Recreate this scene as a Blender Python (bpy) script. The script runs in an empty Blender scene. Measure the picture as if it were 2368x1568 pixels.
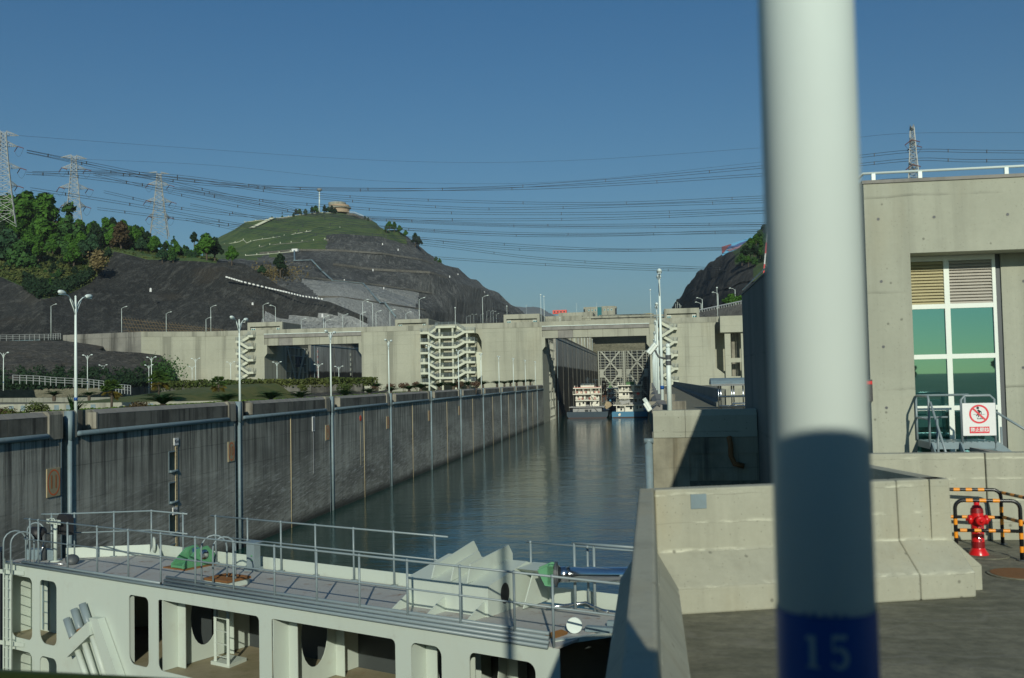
import bpy, bmesh, math, random
from mathutils import Vector, Matrix, noise as mnoise
random.seed(7)
scene = bpy.context.scene
C = scene.collection
R_ = math.radians

# ------------------------------------------------------------------ camera
FPX, CX, CY, EYE = 2301.0, 1183.5, 784.0, 2.35        # measured on a 2367 x 1568 print of the view
YAW, PITCH, ROLL = 7.8736, 2.456, -1.2
cam_data = bpy.data.cameras.new('camera')
cam = bpy.data.objects.new('camera', cam_data)
C.objects.link(cam)
CM = (Matrix.Rotation(R_(YAW), 3, 'Z') @ Matrix.Rotation(R_(90 + PITCH), 3, 'X') @ Matrix.Rotation(R_(ROLL), 3, 'Z'))
cam.matrix_world = Matrix.Translation((0, 0, EYE)) @ CM.to_4x4()
cam_data.sensor_width = 36.0
cam_data.lens = 36.0 * FPX / 2367.0
cam_data.clip_start = 0.05
cam_data.clip_end = 30000
cam_data.dof.use_dof = True
cam_data.dof.focus_distance = 110.0
cam_data.dof.aperture_fstop = 2.6
scene.camera = cam

HAZE = 0.00007
# ------------------------------------------------------------------ sky, sun, exposure
SUN = Vector((0.18, -1.0, 0.42)).normalized()          # towards the sun
world = bpy.data.worlds.new('World')
scene.world = world
world.use_nodes = True
wn = world.node_tree.nodes
wl = world.node_tree.links
bg = wn['Background']
sky = wn.new('ShaderNodeTexSky')
sky.sky_type = 'NISHITA'
sky.sun_disc = False
sky.sun_elevation = math.asin(SUN.z)
sky.sun_rotation = math.atan2(SUN.x, SUN.y)
sky.altitude = 100
sky.air_density = 1.0
sky.dust_density = 0.5
sky.ozone_density = 3.5
tint = wn.new('ShaderNodeMix'); tint.data_type = 'RGBA'; tint.blend_type = 'MULTIPLY'; tint.inputs[0].default_value = 1.0
tc = wn.new('ShaderNodeTexCoord'); sp_ = wn.new('ShaderNodeSeparateXYZ'); wl.new(tc.outputs['Generated'], sp_.inputs[0])
hm = wn.new('ShaderNodeMapRange'); hm.inputs['From Min'].default_value = 0.0; hm.inputs['From Max'].default_value = 0.38; wl.new(sp_.outputs['Z'], hm.inputs['Value'])
tcol = wn.new('ShaderNodeMix'); tcol.data_type = 'RGBA'; tcol.inputs[6].default_value = (0.76, 0.98, 0.95, 1); tcol.inputs[7].default_value = (0.34, 0.86, 1.08, 1)
wl.new(hm.outputs['Result'], tcol.inputs[0]); wl.new(tcol.outputs[2], tint.inputs[7])      # deep clear blue overhead, greenish towards the horizon
wl.new(sky.outputs['Color'], tint.inputs[6]); wl.new(tint.outputs[2], bg.inputs['Color'])
bg.inputs['Strength'].default_value = 0.06
sd = bpy.data.lights.new('sun', 'SUN')
sd.energy = 3.4
sd.angle = R_(0.53)
sd.color = (1.0, 0.985, 0.83)
sun = bpy.data.objects.new('sun', sd)
C.objects.link(sun)
sun.rotation_euler = SUN.to_track_quat('Z', 'Y').to_euler()
sun.location = (40, -160, 120)
scene.view_settings.view_transform = 'Standard'
scene.view_settings.look = 'None'
scene.view_settings.exposure = 0.0
scene.view_settings.gamma = 1.0
scene.view_settings.use_curve_mapping = False
scene.render.engine = 'CYCLES'
scene.cycles.max_bounces = 6
scene.cycles.volume_bounces = 0

# ------------------------------------------------------------------ survey helpers: print coordinates -> places
def ray(x, y):
    return CM @ Vector(((x - CX) / FPX, -(y - CY) / FPX, -1.0))
def P(x, y, Y):
    d = ray(x, y); return d * (Y / d.y) + Vector((0, 0, EYE))
def PX(x, y, X):
    d = ray(x, y); return d * (X / d.x) + Vector((0, 0, EYE))
def PZ(x, y, Z):
    d = ray(x, y); return d * ((Z - EYE) / d.z) + Vector((0, 0, EYE))
def hor(x):
    return 876 + (1504 - x) * 0.02095
def ip(pts, x):
    if x <= pts[0][0]: return pts[0][1]
    for (a, b), (c, d) in zip(pts, pts[1:]):
        if x <= c: return b + (d - b) * (x - a) / (c - a)
    return pts[-1][1]

# ------------------------------------------------------------------ objects
OFF = {}
def thing(name, label, cat, loc=(0, 0, 0), group=None, rz=0.0):
    o = bpy.data.objects.new(name, None)
    C.objects.link(o)
    o.empty_display_size = 0.3
    o.location = loc
    o.rotation_euler = (0, 0, rz)
    o['label'] = label; o['category'] = cat
    if group: o['group'] = group
    OFF[o.name] = Vector(loc)
    return o
def tag(o, label, cat, group=None):
    o['label'] = label; o['category'] = cat
    if group: o['group'] = group
    return o
def kind(o, k):
    o['kind'] = k; return o
def link_part(name, mesh, parent, loc=(0, 0, 0), rot=None):
    o = bpy.data.objects.new(name, mesh)
    C.objects.link(o)
    if parent is not None:
        o.parent = parent
        OFF[o.name] = OFF[parent.name]
    else:
        OFF[o.name] = Vector(loc)
    o.location = loc
    if rot is not None: o.rotation_euler = rot
    return o
def copy_tree(o, loc=None, rz=None, label=None, group=None, parent=None, scale=None):
    c = o.copy(); C.objects.link(c)
    if parent is not None: c.parent = parent
    if loc is not None: c.location = loc
    if rz is not None: c.rotation_euler = (0, 0, rz)
    if scale is not None: c.scale = (scale, scale, scale) if not hasattr(scale, '__len__') else scale
    if label: c['label'] = label
    if group: c['group'] = group
    for ch in list(o.children): copy_tree(ch, parent=c)
    return c
ORD = ['first', 'second', 'third', 'fourth', 'fifth', 'sixth', 'seventh', 'eighth', 'ninth', 'tenth', 'eleventh', 'twelfth',
       'thirteenth', 'fourteenth', 'fifteenth', 'sixteenth', 'seventeenth', 'eighteenth', 'nineteenth', 'twentieth',
       'twenty-first', 'twenty-second', 'twenty-third', 'twenty-fourth', 'twenty-fifth', 'twenty-sixth']

class MB:
    """collects boxes, bars, tubes, prisms; build() links them as one mesh object"""
    def __init__(s):
        s.v = []; s.f = []; s.m = []; s.cur = 0
    def add(s, vs, fs):
        b = len(s.v); s.v.extend([tuple(v) for v in vs])
        for f in fs:
            s.f.append([b + i for i in f]); s.m.append(s.cur)
        return s
    def hexa(s, p):
        return s.add(p, [(0, 3, 2, 1), (4, 5, 6, 7), (0, 1, 5, 4), (1, 2, 6, 5), (2, 3, 7, 6), (3, 0, 4, 7)])
    def box(s, x0, y0, z0, x1, y1, z1):
        if x0 > x1: x0, x1 = x1, x0
        if y0 > y1: y0, y1 = y1, y0
        if z0 > z1: z0, z1 = z1, z0
        return s.hexa([(x0, y0, z0), (x1, y0, z0), (x1, y1, z0), (x0, y1, z0), (x0, y0, z1), (x1, y0, z1), (x1, y1, z1), (x0, y1, z1)])
    def beam(s, a, b, w, h=None, up=(0, 0, 1)):
        a = Vector(a); b = Vector(b); h = w if h is None else h
        d = (b - a).normalized(); u = Vector(up)
        if abs(d.dot(u)) > 0.98: u = Vector((1, 0, 0))
        r = d.cross(u).normalized(); u = r.cross(d).normalized()
        r = r * (w / 2); u = u * (h / 2)
        return s.hexa([a - r - u, a + r - u, b + r - u, b - r - u, a - r + u, a + r + u, b + r + u, b - r + u])
    def tube(s, pts, r, n=8, caps=True):
        pts = [Vector(p) for p in pts]
        rs = r if hasattr(r, '__len__') else [r] * len(pts)
        base = len(s.v); ref = None
        for i, p in enumerate(pts):
            d = (pts[min(i + 1, len(pts) - 1)] - pts[max(i - 1, 0)]).normalized()
            if ref is None:
                ref = Vector((0, 0, 1)) if abs(d.z) < 0.9 else Vector((1, 0, 0))
            x = d.cross(ref).normalized(); y = x.cross(d).normalized(); ref = y
            for k in range(n):
                a = 2 * math.pi * k / n
                s.v.append(tuple(p + (x * math.cos(a) + y * math.sin(a)) * rs[i]))
        for i in range(len(pts) - 1):
            for k in range(n):
                a = base + i * n + k; b = base + i * n + (k + 1) % n
                s.f.append([a, b, b + n, a + n]); s.m.append(s.cur)
        if caps:
            s.f.append([base + k for k in range(n)][::-1]); s.m.append(s.cur)
            e = base + (len(pts) - 1) * n
            s.f.append([e + k for k in range(n)]); s.m.append(s.cur)
        return s
    def lathe(s, prof, c=(0, 0, 0), n=16, ax=None):
        """prof: (radius, height); axis z unless ax = (dir)"""
        q = Vector(ax).to_track_quat('Z', 'Y').to_matrix() if ax is not None else Matrix.Identity(3)
        c = Vector(c); base = len(s.v)
        for r, h in prof:
            for k in range(n):
                a = 2 * math.pi * k / n
                s.v.append(tuple(c + q @ Vector((r * math.cos(a), r * math.sin(a), h))))
        for i in range(len(prof) - 1):
            for k in range(n):
                a = base + i * n + k; b = base + i * n + (k + 1) % n
                s.f.append([a, b, b + n, a + n]); s.m.append(s.cur)
        s.f.append([base + k for k in range(n)][::-1]); s.m.append(s.cur)
        e = base + (len(prof) - 1) * n
        s.f.append([e + k for k in range(n)]); s.m.append(s.cur)
        return s
    def prism(s, poly, o, ux, uy, depth):
        """polygon in the plane (o, ux, uy), pushed by the vector depth"""
        o = Vector(o); ux = Vector(ux); uy = Vector(uy); dv = Vector(depth); n = len(poly)
        a = [o + ux * p[0] + uy * p[1] for p in poly]
        b = [p + dv for p in a]
        fs = [list(range(n))[::-1], list(range(n, 2 * n))]
        for i in range(n):
            j = (i + 1) % n; fs.append([i, j, n + j, n + i])
        return s.add(a + b, fs)
    def quad(s, a, b, c, d):
        return s.add([a, b, c, d], [(0, 1, 2, 3)])
    def build(s, name, mat, parent=None, smooth=False, fix=True):
        me = bpy.data.meshes.new(name)
        off = OFF[parent.name] if parent is not None else Vector((0, 0, 0))
        me.from_pydata([(v[0] - off.x, v[1] - off.y, v[2] - off.z) for v in s.v], [], s.f)
        for m in (mat if isinstance(mat, (list, tuple)) else [mat]): me.materials.append(m)
        me.polygons.foreach_set('material_index', s.m)
        if smooth: me.polygons.foreach_set('use_smooth', [True] * len(s.f))
        if fix:
            bm = bmesh.new(); bm.from_mesh(me)
            bmesh.ops.recalc_face_normals(bm, faces=bm.faces)
            bm.to_mesh(me); bm.free()
        me.update()
        o = bpy.data.objects.new(name, me)
        C.objects.link(o)
        if parent is not None: o.parent = parent
        OFF[o.name] = off
        return o

def bevel(o, w=0.02, seg=2):
    m = o.modifiers.new('bevel', 'BEVEL'); m.width = w; m.segments = seg; m.limit_method = 'ANGLE'; m.angle_limit = R_(40)
    return o

# ------------------------------------------------------------------ materials
class NT:
    def __init__(s, name):
        s.mat = bpy.data.materials.new(name); s.mat.use_nodes = True
        s.t = s.mat.node_tree; s.b = s.t.nodes['Principled BSDF']
        s.pos = s.n('ShaderNodeNewGeometry').outputs['Position']
    def n(s, ty, **kw):
        nd = s.t.nodes.new(ty)
        for k, v in kw.items(): setattr(nd, k, v)
        return nd
    def l(s, a, b): s.t.links.new(a, b)
    def put(s, sock, v):
        if hasattr(v, 'links') or hasattr(v, 'is_output'): s.l(v, sock)
        else: sock.default_value = v
    def scale(s, vec, sc):
        nd = s.n('ShaderNodeVectorMath', operation='MULTIPLY'); s.l(vec, nd.inputs[0]); nd.inputs[1].default_value = sc
        return nd.outputs[0]
    def noise(s, vec, scale=1.0, detail=4.0, rough=0.6, dist=0.0):
        nd = s.n('ShaderNodeTexNoise'); s.l(vec, nd.inputs['Vector'])
        nd.inputs['Scale'].default_value = scale; nd.inputs['Detail'].default_value = detail
        nd.inputs['Roughness'].default_value = rough; nd.inputs['Distortion'].default_value = dist
        return nd.outputs['Fac']
    def ramp(s, v, a, b, x=0.0, y=1.0):
        nd = s.n('ShaderNodeMapRange'); nd.clamp = True
        s.put(nd.inputs['Value'], v)
        nd.inputs['From Min'].default_value = a; nd.inputs['From Max'].default_value = b
        nd.inputs['To Min'].default_value = x; nd.inputs['To Max'].default_value = y
        return nd.outputs['Result']
    def math(s, op, a, b=0.0):
        nd = s.n('ShaderNodeMath', operation=op); s.put(nd.inputs[0], a); s.put(nd.inputs[1], b)
        return nd.outputs[0]
    def mix(s, f, a, b):
        nd = s.n('ShaderNodeMix', data_type='RGBA'); s.put(nd.inputs[0], f)
        for sock, v in ((nd.inputs[6], a), (nd.inputs[7], b)):
            if isinstance(v, (tuple, list)): sock.default_value = (v[0], v[1], v[2], 1)
            else: s.l(v, sock)
        return nd.outputs[2]
    def xyz(s, vec=None):
        nd = s.n('ShaderNodeSeparateXYZ'); s.l(vec or s.pos, nd.inputs[0]); return nd.outputs
    def bump(s, h, strength=0.3, dist=0.02):
        nd = s.n('ShaderNodeBump'); nd.inputs['Strength'].default_value = strength; nd.inputs['Distance'].default_value = dist
        s.l(h, nd.inputs['Height']); s.l(nd.outputs[0], s.b.inputs['Normal'])
    def col(s, c): s.put(s.b.inputs['Base Color'], (c[0], c[1], c[2], 1) if isinstance(c, (tuple, list)) else c)
    def set(s, **kw):
        for k, v in kw.items():
            s.put(s.b.inputs[k.replace('_', ' ')], v)
        return s

def mul(c, k): return (c[0] * k, c[1] * k, c[2] * k)

def concrete(name, base, sc=1.0, stain=0.5, streak=0.4, pour=0.0, panel=0.0, dark=0.35, bumpd=0.01, holes=0.0, brown=0.0, lip=0.0):
    """cast concrete: cloudy stains, rain streaks down the face, faint pour lines every `pour` metres"""
    t = NT(name)
    cloud = t.noise(t.pos, 0.35 * sc, 6, 0.65)
    runs = t.noise(t.scale(t.pos, (1.6 * sc, 1.6 * sc, 0.07 * sc)), 1.0, 5, 0.65)
    fine = t.noise(t.pos, 9 * sc, 5, 0.7)
    c = t.mix(t.ramp(cloud, 0.44, 0.64, 0, stain), base, mul(base, dark + 0.2))
    c = t.mix(t.ramp(runs, 0.51, 0.65, 0, streak), c, mul(base, dark))
    c = t.mix(t.ramp(runs, 0.46, 0.25, 0, streak * 0.45), c, mul(base, 1.25))
    c = t.mix(t.ramp(fine, 0.3, 0.7, 0, 0.22), c, mul(base, 0.6))
    if brown:
        w = t.noise(t.scale(t.pos, (0.8 * sc, 0.8 * sc, 0.3 * sc)), 1.0, 4)
        c = t.mix(t.ramp(w, 0.55, 0.7, 0, brown), c, (base[0] * 0.9, base[1] * 0.72, base[2] * 0.5))
    X, Y, Z = t.xyz()
    if pour:
        wob = t.math('MULTIPLY', t.noise(t.pos, 1.2 * sc, 3), 0.10 / sc)
        fz = t.math('FRACT', t.math('DIVIDE', t.math('ADD', Z, wob), pour))
        line = t.ramp(fz, 0.0, 0.035, 1, 0)
        brk = t.ramp(t.noise(t.pos, 0.9 * sc, 2), 0.4, 0.62)
        c = t.mix(t.math('MULTIPLY', line, t.math('MULTIPLY', brk, 0.65)), c, mul(base, 0.3))
        if lip:
            up = t.ramp(fz, 0.0, 0.03, 0, 1); up2 = t.ramp(fz, 0.04, 0.16, 1, 0)
            rag = t.ramp(t.noise(t.scale(t.pos, (2.2, 2.2, 9.0)), 1.0, 6, 0.7), 0.50, 0.60)
            c = t.mix(t.math('MULTIPLY', t.math('MULTIPLY', up, up2), t.math('MULTIPLY', rag, lip)), c, mul(base, 1.45))
    if panel:
        fx = t.math('FRACT', t.math('DIVIDE', X, panel))
        c = t.mix(t.math('MULTIPLY', t.ramp(fx, 0.0, 0.012, 1, 0), 0.5), c, mul(base, 0.4))
    if holes:
        v = t.n('ShaderNodeTexVoronoi'); t.l(t.pos, v.inputs['Vector']); v.inputs['Scale'].default_value = holes
        v.inputs['Randomness'].default_value = 1.0
        c = t.mix(t.ramp(v.outputs['Distance'], 0.05, 0.10, 0.7, 0), c, mul(base, 0.3))
        v2 = t.n('ShaderNodeTexVoronoi'); t.l(t.pos, v2.inputs['Vector']); v2.inputs['Scale'].default_value = holes * 4.3
        c = t.mix(t.ramp(v2.outputs['Distance'], 0.07, 0.15, 0.55, 0), c, mul(base, 0.35))
    t.col(c); t.set(Roughness=0.92)
    t.bump(t.math('ADD', fine, t.math('MULTIPLY', cloud, 1.5)), 0.35, bumpd)
    return t.mat

def paint(name, base, rough=0.45, dirt=0.25, sc=1.0, rust=0.0, metal=0.0, dirtcol=None):
    t = NT(name)
    n = t.noise(t.pos, 1.3 * sc, 5, 0.7)
    runs = t.noise(t.scale(t.pos, (6 * sc, 6 * sc, 0.5 * sc)), 1.0, 4)
    c = t.mix(t.ramp(n, 0.45, 0.75, 0, dirt), base, dirtcol or mul(base, 0.55))
    c = t.mix(t.ramp(runs, 0.55, 0.8, 0, dirt), c, mul(base, 0.6))
    if rust:
        r = t.noise(t.pos, 2.4 * sc, 8, 0.75)
        c = t.mix(t.ramp(r, 0.57, 0.66, 0, rust), c, (0.20, 0.085, 0.025))
    t.col(c); t.set(Roughness=rough, Metallic=metal)
    t.bump(n, 0.08, 0.004)
    return t.mat

def plain(name, c, rough=0.6, metal=0.0):
    t = NT(name)
    n = t.noise(t.pos, 6.0, 3)
    t.col(t.mix(t.ramp(n, 0.3, 0.7, 0, 0.25), c, mul(c, 0.75))); t.set(Roughness=rough, Metallic=metal)
    return t.mat

def foliage(name, a, b, sc=0.35):
    t = NT(name)
    n = t.noise(t.pos, sc, 3, 0.6); f = t.noise(t.pos, sc * 9, 2)
    c = t.mix(t.ramp(n, 0.35, 0.65), a, b)
    c = t.mix(t.ramp(f, 0.4, 0.75, 0, 0.5), c, mul(b, 1.35))
    t.col(c); t.set(Roughness=0.75)
    t.b.inputs['Specular IOR Level'].default_value = 0.15
    return t.mat

def road_material():
    t = NT('worn_concrete_road')
    a = t.noise(t.scale(t.pos, (0.5, 1.4, 1)), 1.0, 6, 0.7, 0.3); b = t.noise(t.pos, 7.0, 5, 0.75); d = t.noise(t.scale(t.pos, (1.6, 6.0, 1)), 1.0, 5, 0.7)
    v = t.n('ShaderNodeTexVoronoi'); v.feature = 'DISTANCE_TO_EDGE'; v.inputs['Scale'].default_value = 0.42
    w = t.n('ShaderNodeVectorMath', operation='ADD'); t.l(t.pos, w.inputs[0]); nn = t.n('ShaderNodeTexNoise'); nn.inputs['Scale'].default_value = 1.3; t.l(t.pos, nn.inputs['Vector']); t.l(nn.outputs['Color'], w.inputs[1]); t.l(w.outputs[0], v.inputs['Vector'])
    c = t.mix(t.ramp(a, 0.36, 0.66), (0.125, 0.125, 0.085), (0.24, 0.23, 0.165))
    c = t.mix(t.ramp(d, 0.52, 0.72, 0, 0.7), c, (0.25, 0.245, 0.195))
    c = t.mix(t.ramp(b, 0.35, 0.6, 0.45, 0), c, (0.035, 0.037, 0.028))
    c = t.mix(t.ramp(v.outputs['Distance'], 0.0, 0.012, 0.55, 0), c, (0.19, 0.185, 0.15))
    t.col(c); t.set(Roughness=0.9); t.bump(t.math('ADD', b, d), 0.5, 0.012)
    return t.mat
M = {}
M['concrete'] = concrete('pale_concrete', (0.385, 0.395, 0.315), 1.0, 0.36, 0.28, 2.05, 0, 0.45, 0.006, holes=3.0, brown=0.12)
M['barrier'] = concrete('barrier_concrete', (0.385, 0.385, 0.30), 1.4, 0.40, 0.25, 0.29, 0, 0.45, 0.014, holes=4.0, brown=0.22, lip=0.9)
M['coping'] = concrete('weathered_coping', (0.26, 0.25, 0.225), 1.3, 0.5, 0.3, 0, 0, 0.35, 0.02)
M['face'] = concrete('lock_head_concrete', (0.395, 0.40, 0.315), 0.16, 0.36, 0.62, 3.1, 11.0, 0.36, 0.05, brown=0.12)
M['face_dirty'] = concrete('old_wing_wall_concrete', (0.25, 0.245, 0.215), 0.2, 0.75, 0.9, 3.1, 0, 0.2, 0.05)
M['deckwall'] = concrete('lock_deck_parapet', (0.37, 0.37, 0.295), 0.3, 0.5, 0.6, 0, 0, 0.32, 0.03)
M['cream'] = concrete('cream_rendered_concrete', (0.58, 0.60, 0.48), 0.5, 0.15, 0.12, 0, 0, 0.6, 0.01)
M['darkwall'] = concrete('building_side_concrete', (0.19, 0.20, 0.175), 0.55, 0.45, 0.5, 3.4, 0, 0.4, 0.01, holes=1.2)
M['parapet'] = concrete('sooty_parapet_concrete', (0.155, 0.152, 0.128), 0.75, 0.95, 0.9, 0, 0, 0.12, 0.02)
M['pillar'] = concrete('streaked_pillar_concrete', (0.29, 0.275, 0.22), 1.3, 0.6, 0.95, 0, 0, 0.3, 0.02)
M['pitwall'] = concrete('mossy_pit_wall', (0.30, 0.285, 0.21), 0.9, 0.8, 0.95, 1.6, 0, 0.2, 0.02, brown=0.35)

def wall_material():
    t = NT('stained_chamber_wall')
    X, Y, Z = t.xyz()
    runs = t.noise(t.scale(t.pos, (1, 1.5, 0.05)), 1.0, 6, 0.7)
    runs2 = t.noise(t.scale(t.pos, (1, 5.0, 0.16)), 1.0, 4, 0.7)
    cloud = t.noise(t.pos, 0.16, 6, 0.65)
    fine = t.noise(t.pos, 5.0, 5, 0.7)
    sk = t.n('ShaderNodeCombineXYZ'); t.l(t.math('MULTIPLY', Y, 0.5), sk.inputs[1]); t.l(t.math('SUBTRACT', t.math('MULTIPLY', Z, 5.0), t.math('MULTIPLY', Y, 0.55)), sk.inputs[2])
    scr = t.noise(sk.outputs[0], 1.0, 6, 0.75)
    base = (0.46, 0.455, 0.385)
    c = t.mix(t.ramp(cloud, 0.42, 0.62, 0, 0.75), base, (0.24, 0.237, 0.195))
    big = t.noise(t.scale(t.pos, (1, 0.06, 0.22)), 1.0, 3); c = t.mix(t.ramp(big, 0.42, 0.6, 0, 0.6), c, (0.13, 0.128, 0.11))
    up = t.ramp(Z, -6.5, -1.0, 0.25, 1.0)
    c = t.mix(t.math('MULTIPLY', t.ramp(runs, 0.45, 0.60), up), c, (0.055, 0.055, 0.048))
    c = t.mix(t.math('MULTIPLY', t.ramp(runs2, 0.52, 0.68), t.math('MULTIPLY', up, 0.55)), c, (0.05, 0.047, 0.04))
    c = t.mix(t.ramp(runs2, 0.45, 0.25, 0, 0.35), c, (0.50, 0.49, 0.43))
    low = t.ramp(Z, -3.0, -7.0)
    c = t.mix(t.math('MULTIPLY', t.ramp(scr, 0.53, 0.64), t.math('MULTIPLY', low, 0.9)), c, (0.56, 0.56, 0.52))
    c = t.mix(t.math('MULTIPLY', t.ramp(scr, 0.47, 0.36), t.math('MULTIPLY', low, 0.7)), c, (0.075, 0.072, 0.066))
    fz = t.math('FRACT', t.math('DIVIDE', t.math('ADD', Z, t.math('MULTIPLY', t.noise(t.pos, 0.5, 2), 0.15)), 2.05))
    c = t.mix(t.math('MULTIPLY', t.ramp(fz, 0.0, 0.03, 1, 0), t.ramp(cloud, 0.35, 0.6, 0.1, 0.8)), c, (0.03, 0.03, 0.027))
    fy = t.math('FRACT', t.math('DIVIDE', Y, 6.1))
    c = t.mix(t.ramp(fy, 0.0, 0.008, 0.6, 0), c, (0.03, 0.03, 0.027))
    c = t.mix(t.ramp(t.math('ADD', Z, t.math('MULTIPLY', fine, 0.5)), -10.55, -9.7, 0.92, 0), c, (0.022, 0.024, 0.018))
    t.col(c); t.set(Roughness=0.9)
    t.bump(t.math('ADD', t.math('ADD', fine, scr), cloud), 0.5, 0.03)
    return t.mat
M['wall'] = wall_material()

def upper_wall():
    t = NT('upper_chamber_wall')
    X, Y, Z = t.xyz()
    runs = t.noise(t.scale(t.pos, (0.4, 0.45, 0.04)), 1.0, 5, 0.7)
    cloud = t.noise(t.pos, 0.07, 6, 0.65)
    c = t.mix(t.ramp(runs, 0.42, 0.66, 0, 0.8), (0.46, 0.455, 0.40), (0.12, 0.118, 0.10))
    c = t.mix(t.ramp(cloud, 0.42, 0.66, 0, 0.6), c, (0.20, 0.195, 0.17))
    fy = t.math('FRACT', t.math('DIVIDE', Y, 24.4))
    c = t.mix(t.ramp(fy, 0.0, 0.02, 0.5, 0), c, (0.40, 0.39, 0.34))
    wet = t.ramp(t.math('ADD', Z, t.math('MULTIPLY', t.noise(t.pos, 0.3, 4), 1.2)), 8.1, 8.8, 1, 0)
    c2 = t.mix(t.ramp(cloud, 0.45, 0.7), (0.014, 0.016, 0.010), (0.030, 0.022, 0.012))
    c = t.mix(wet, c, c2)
    t.col(c); t.set(Roughness=0.85); t.bump(cloud, 0.3, 0.1)
    return t.mat
M['upperwall'] = upper_wall()

M['white'] = paint('white_gate_paint', (0.50, 0.565, 0.50), 0.5, 0.16, 0.7, rust=0.10, dirtcol=(0.52, 0.52, 0.40))
M['whitepole'] = paint('white_lamp_paint', (0.71, 0.80, 0.75), 0.4, 0.12, 1.0)
M['grey'] = paint('grey_rail_paint', (0.215, 0.27, 0.285), 0.38, 0.2, 2.0)
M['greydeck'] = paint('grey_steel_deck', (0.40, 0.40, 0.375), 0.7, 0.35, 0.8, rust=0.7, dirtcol=(0.33, 0.29, 0.22))
M['deck_moss'] = paint('algae_stained_steel', (0.27, 0.235, 0.15), 0.75, 0.6, 1.2, rust=0.3, dirtcol=(0.12, 0.12, 0.035))
M['rust'] = paint('rusty_steel', (0.21, 0.095, 0.03), 0.8, 0.4, 3.0)
M['green'] = paint('green_steel_paint', (0.10, 0.30, 0.15), 0.45, 0.3, 2.0, rust=0.15)
M['chrome'] = plain('chrome_rod', (0.80, 0.82, 0.84), 0.17, 1.0)
M['steel'] = plain('stainless_steel', (0.62, 0.64, 0.64), 0.22, 1.0)
M['black'] = plain('black_rubber', (0.022, 0.022, 0.024), 0.55)
M['darkgrey'] = plain('dark_grey_metal', (0.07, 0.08, 0.085), 0.5)
M['bluepipe'] = paint('pale_blue_pipe_paint', (0.19, 0.26, 0.285), 0.5, 0.45, 1.5, rust=0.25, dirtcol=(0.12, 0.13, 0.12))
M['tan'] = paint('faded_tan_board', (0.42, 0.35, 0.21), 0.75, 0.3, 2.0)
M['orange_ink'] = plain('faded_orange_ink', (0.78, 0.17, 0.05), 0.7)
M['brown_ink'] = plain('faded_brown_ink', (0.55, 0.17, 0.04), 0.7)
M['signwhite'] = plain('white_sign_face', (0.74, 0.75, 0.73), 0.5)
M['ink'] = plain('black_ink', (0.02, 0.02, 0.022), 0.6)
M['red'] = plain('red_print', (0.70, 0.045, 0.06), 0.55)
M['redpaint'] = paint('red_hydrant_paint', (0.62, 0.012, 0.014), 0.28, 0.2, 6.0)
M['reddark'] = paint('dark_red_hydrant_band', (0.22, 0.006, 0.008), 0.4, 0.2, 6.0)
M['yellow'] = paint('yellow_rail_paint', (0.55, 0.33, 0.02), 0.5, 0.2, 3.0)
M['orange'] = plain('orange_stripe', (0.85, 0.30, 0.015), 0.35)
M['blackpaint'] = plain('black_gloss_paint', (0.012, 0.013, 0.014), 0.3)
M['blueband'] = plain('blue_sticker', (0.003, 0.075, 0.30), 0.45)
M['paleink'] = plain('pale_lettering', (0.30, 0.38, 0.40), 0.6)
M['faintink'] = plain('faint_blue_lettering', (0.015, 0.10, 0.32), 0.6)
M['frame'] = paint('white_window_frame', (0.72, 0.77, 0.70), 0.4, 0.12, 2.0)
M['slat_yellow'] = plain('yellowed_louvre', (0.50, 0.45, 0.27), 0.55)
M['slat'] = plain('grey_louvre', (0.50, 0.47, 0.41), 0.55)
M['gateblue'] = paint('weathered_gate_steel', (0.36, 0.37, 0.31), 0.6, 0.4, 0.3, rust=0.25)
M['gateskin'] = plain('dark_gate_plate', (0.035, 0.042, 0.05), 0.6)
M['hullblue'] = paint('blue_hull_paint', (0.006, 0.028, 0.050), 0.5, 0.5, 0.4, dirtcol=(0.02, 0.05, 0.07))  # navy darkened, so the hull's shade sits in the colour
M['hulllight'] = paint('light_blue_hull', (0.03, 0.17, 0.30), 0.5, 0.4, 0.4)
M['hullred'] = plain('hull_boot_top', (0.06, 0.03, 0.025), 0.7)
M['shipwhite'] = paint('ship_white_paint', (0.72, 0.70, 0.60), 0.5, 0.22, 0.4, rust=0.15)
M['shipgrey'] = paint('ship_grey_paint', (0.30, 0.31, 0.31), 0.6, 0.3, 0.4)
M['shipbrown'] = paint('rusty_gantry', (0.14, 0.06, 0.035), 0.8, 0.4, 0.5)
M['hopper'] = paint('tan_hopper', (0.36, 0.29, 0.18), 0.8, 0.4, 0.4, rust=0.3)
M['shipglass'] = plain('ship_window', (0.015, 0.02, 0.025), 0.12)
M['lifebuoy'] = plain('lifebuoy_red', (0.55, 0.07, 0.03), 0.6)
M['shipgreen'] = plain('green_deck_paint', (0.05, 0.15, 0.045), 0.6)
M['galv'] = plain('galvanised_lattice', (0.33, 0.35, 0.34), 0.6, 0.2)
M['wire'] = plain('power_cable', (0.05, 0.06, 0.07), 0.6)
M['brownins'] = plain('brown_insulator', (0.16, 0.05, 0.035), 0.4)
M['tealglass_small'] = plain('teal_window_glass', (0.02, 0.16, 0.19), 0.15)
M['asphalt'] = road_material()
M['redbox'] = plain('red_cabin_paint', (0.70, 0.10, 0.075), 0.6)
M['craneyellow'] = plain('yellow_crane_paint', (0.55, 0.36, 0.02), 0.6)
M['trunk'] = plain('bark', (0.09, 0.07, 0.05), 0.9)
M['leaf_bright'] = foliage('fresh_green_leaves', (0.0237, 0.0735, 0.0108), (0.0594, 0.1458, 0.0173))
M['leaf_mid'] = foliage('mid_green_leaves', (0.0216, 0.0627, 0.0173), (0.0453, 0.1080, 0.0260))
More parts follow.
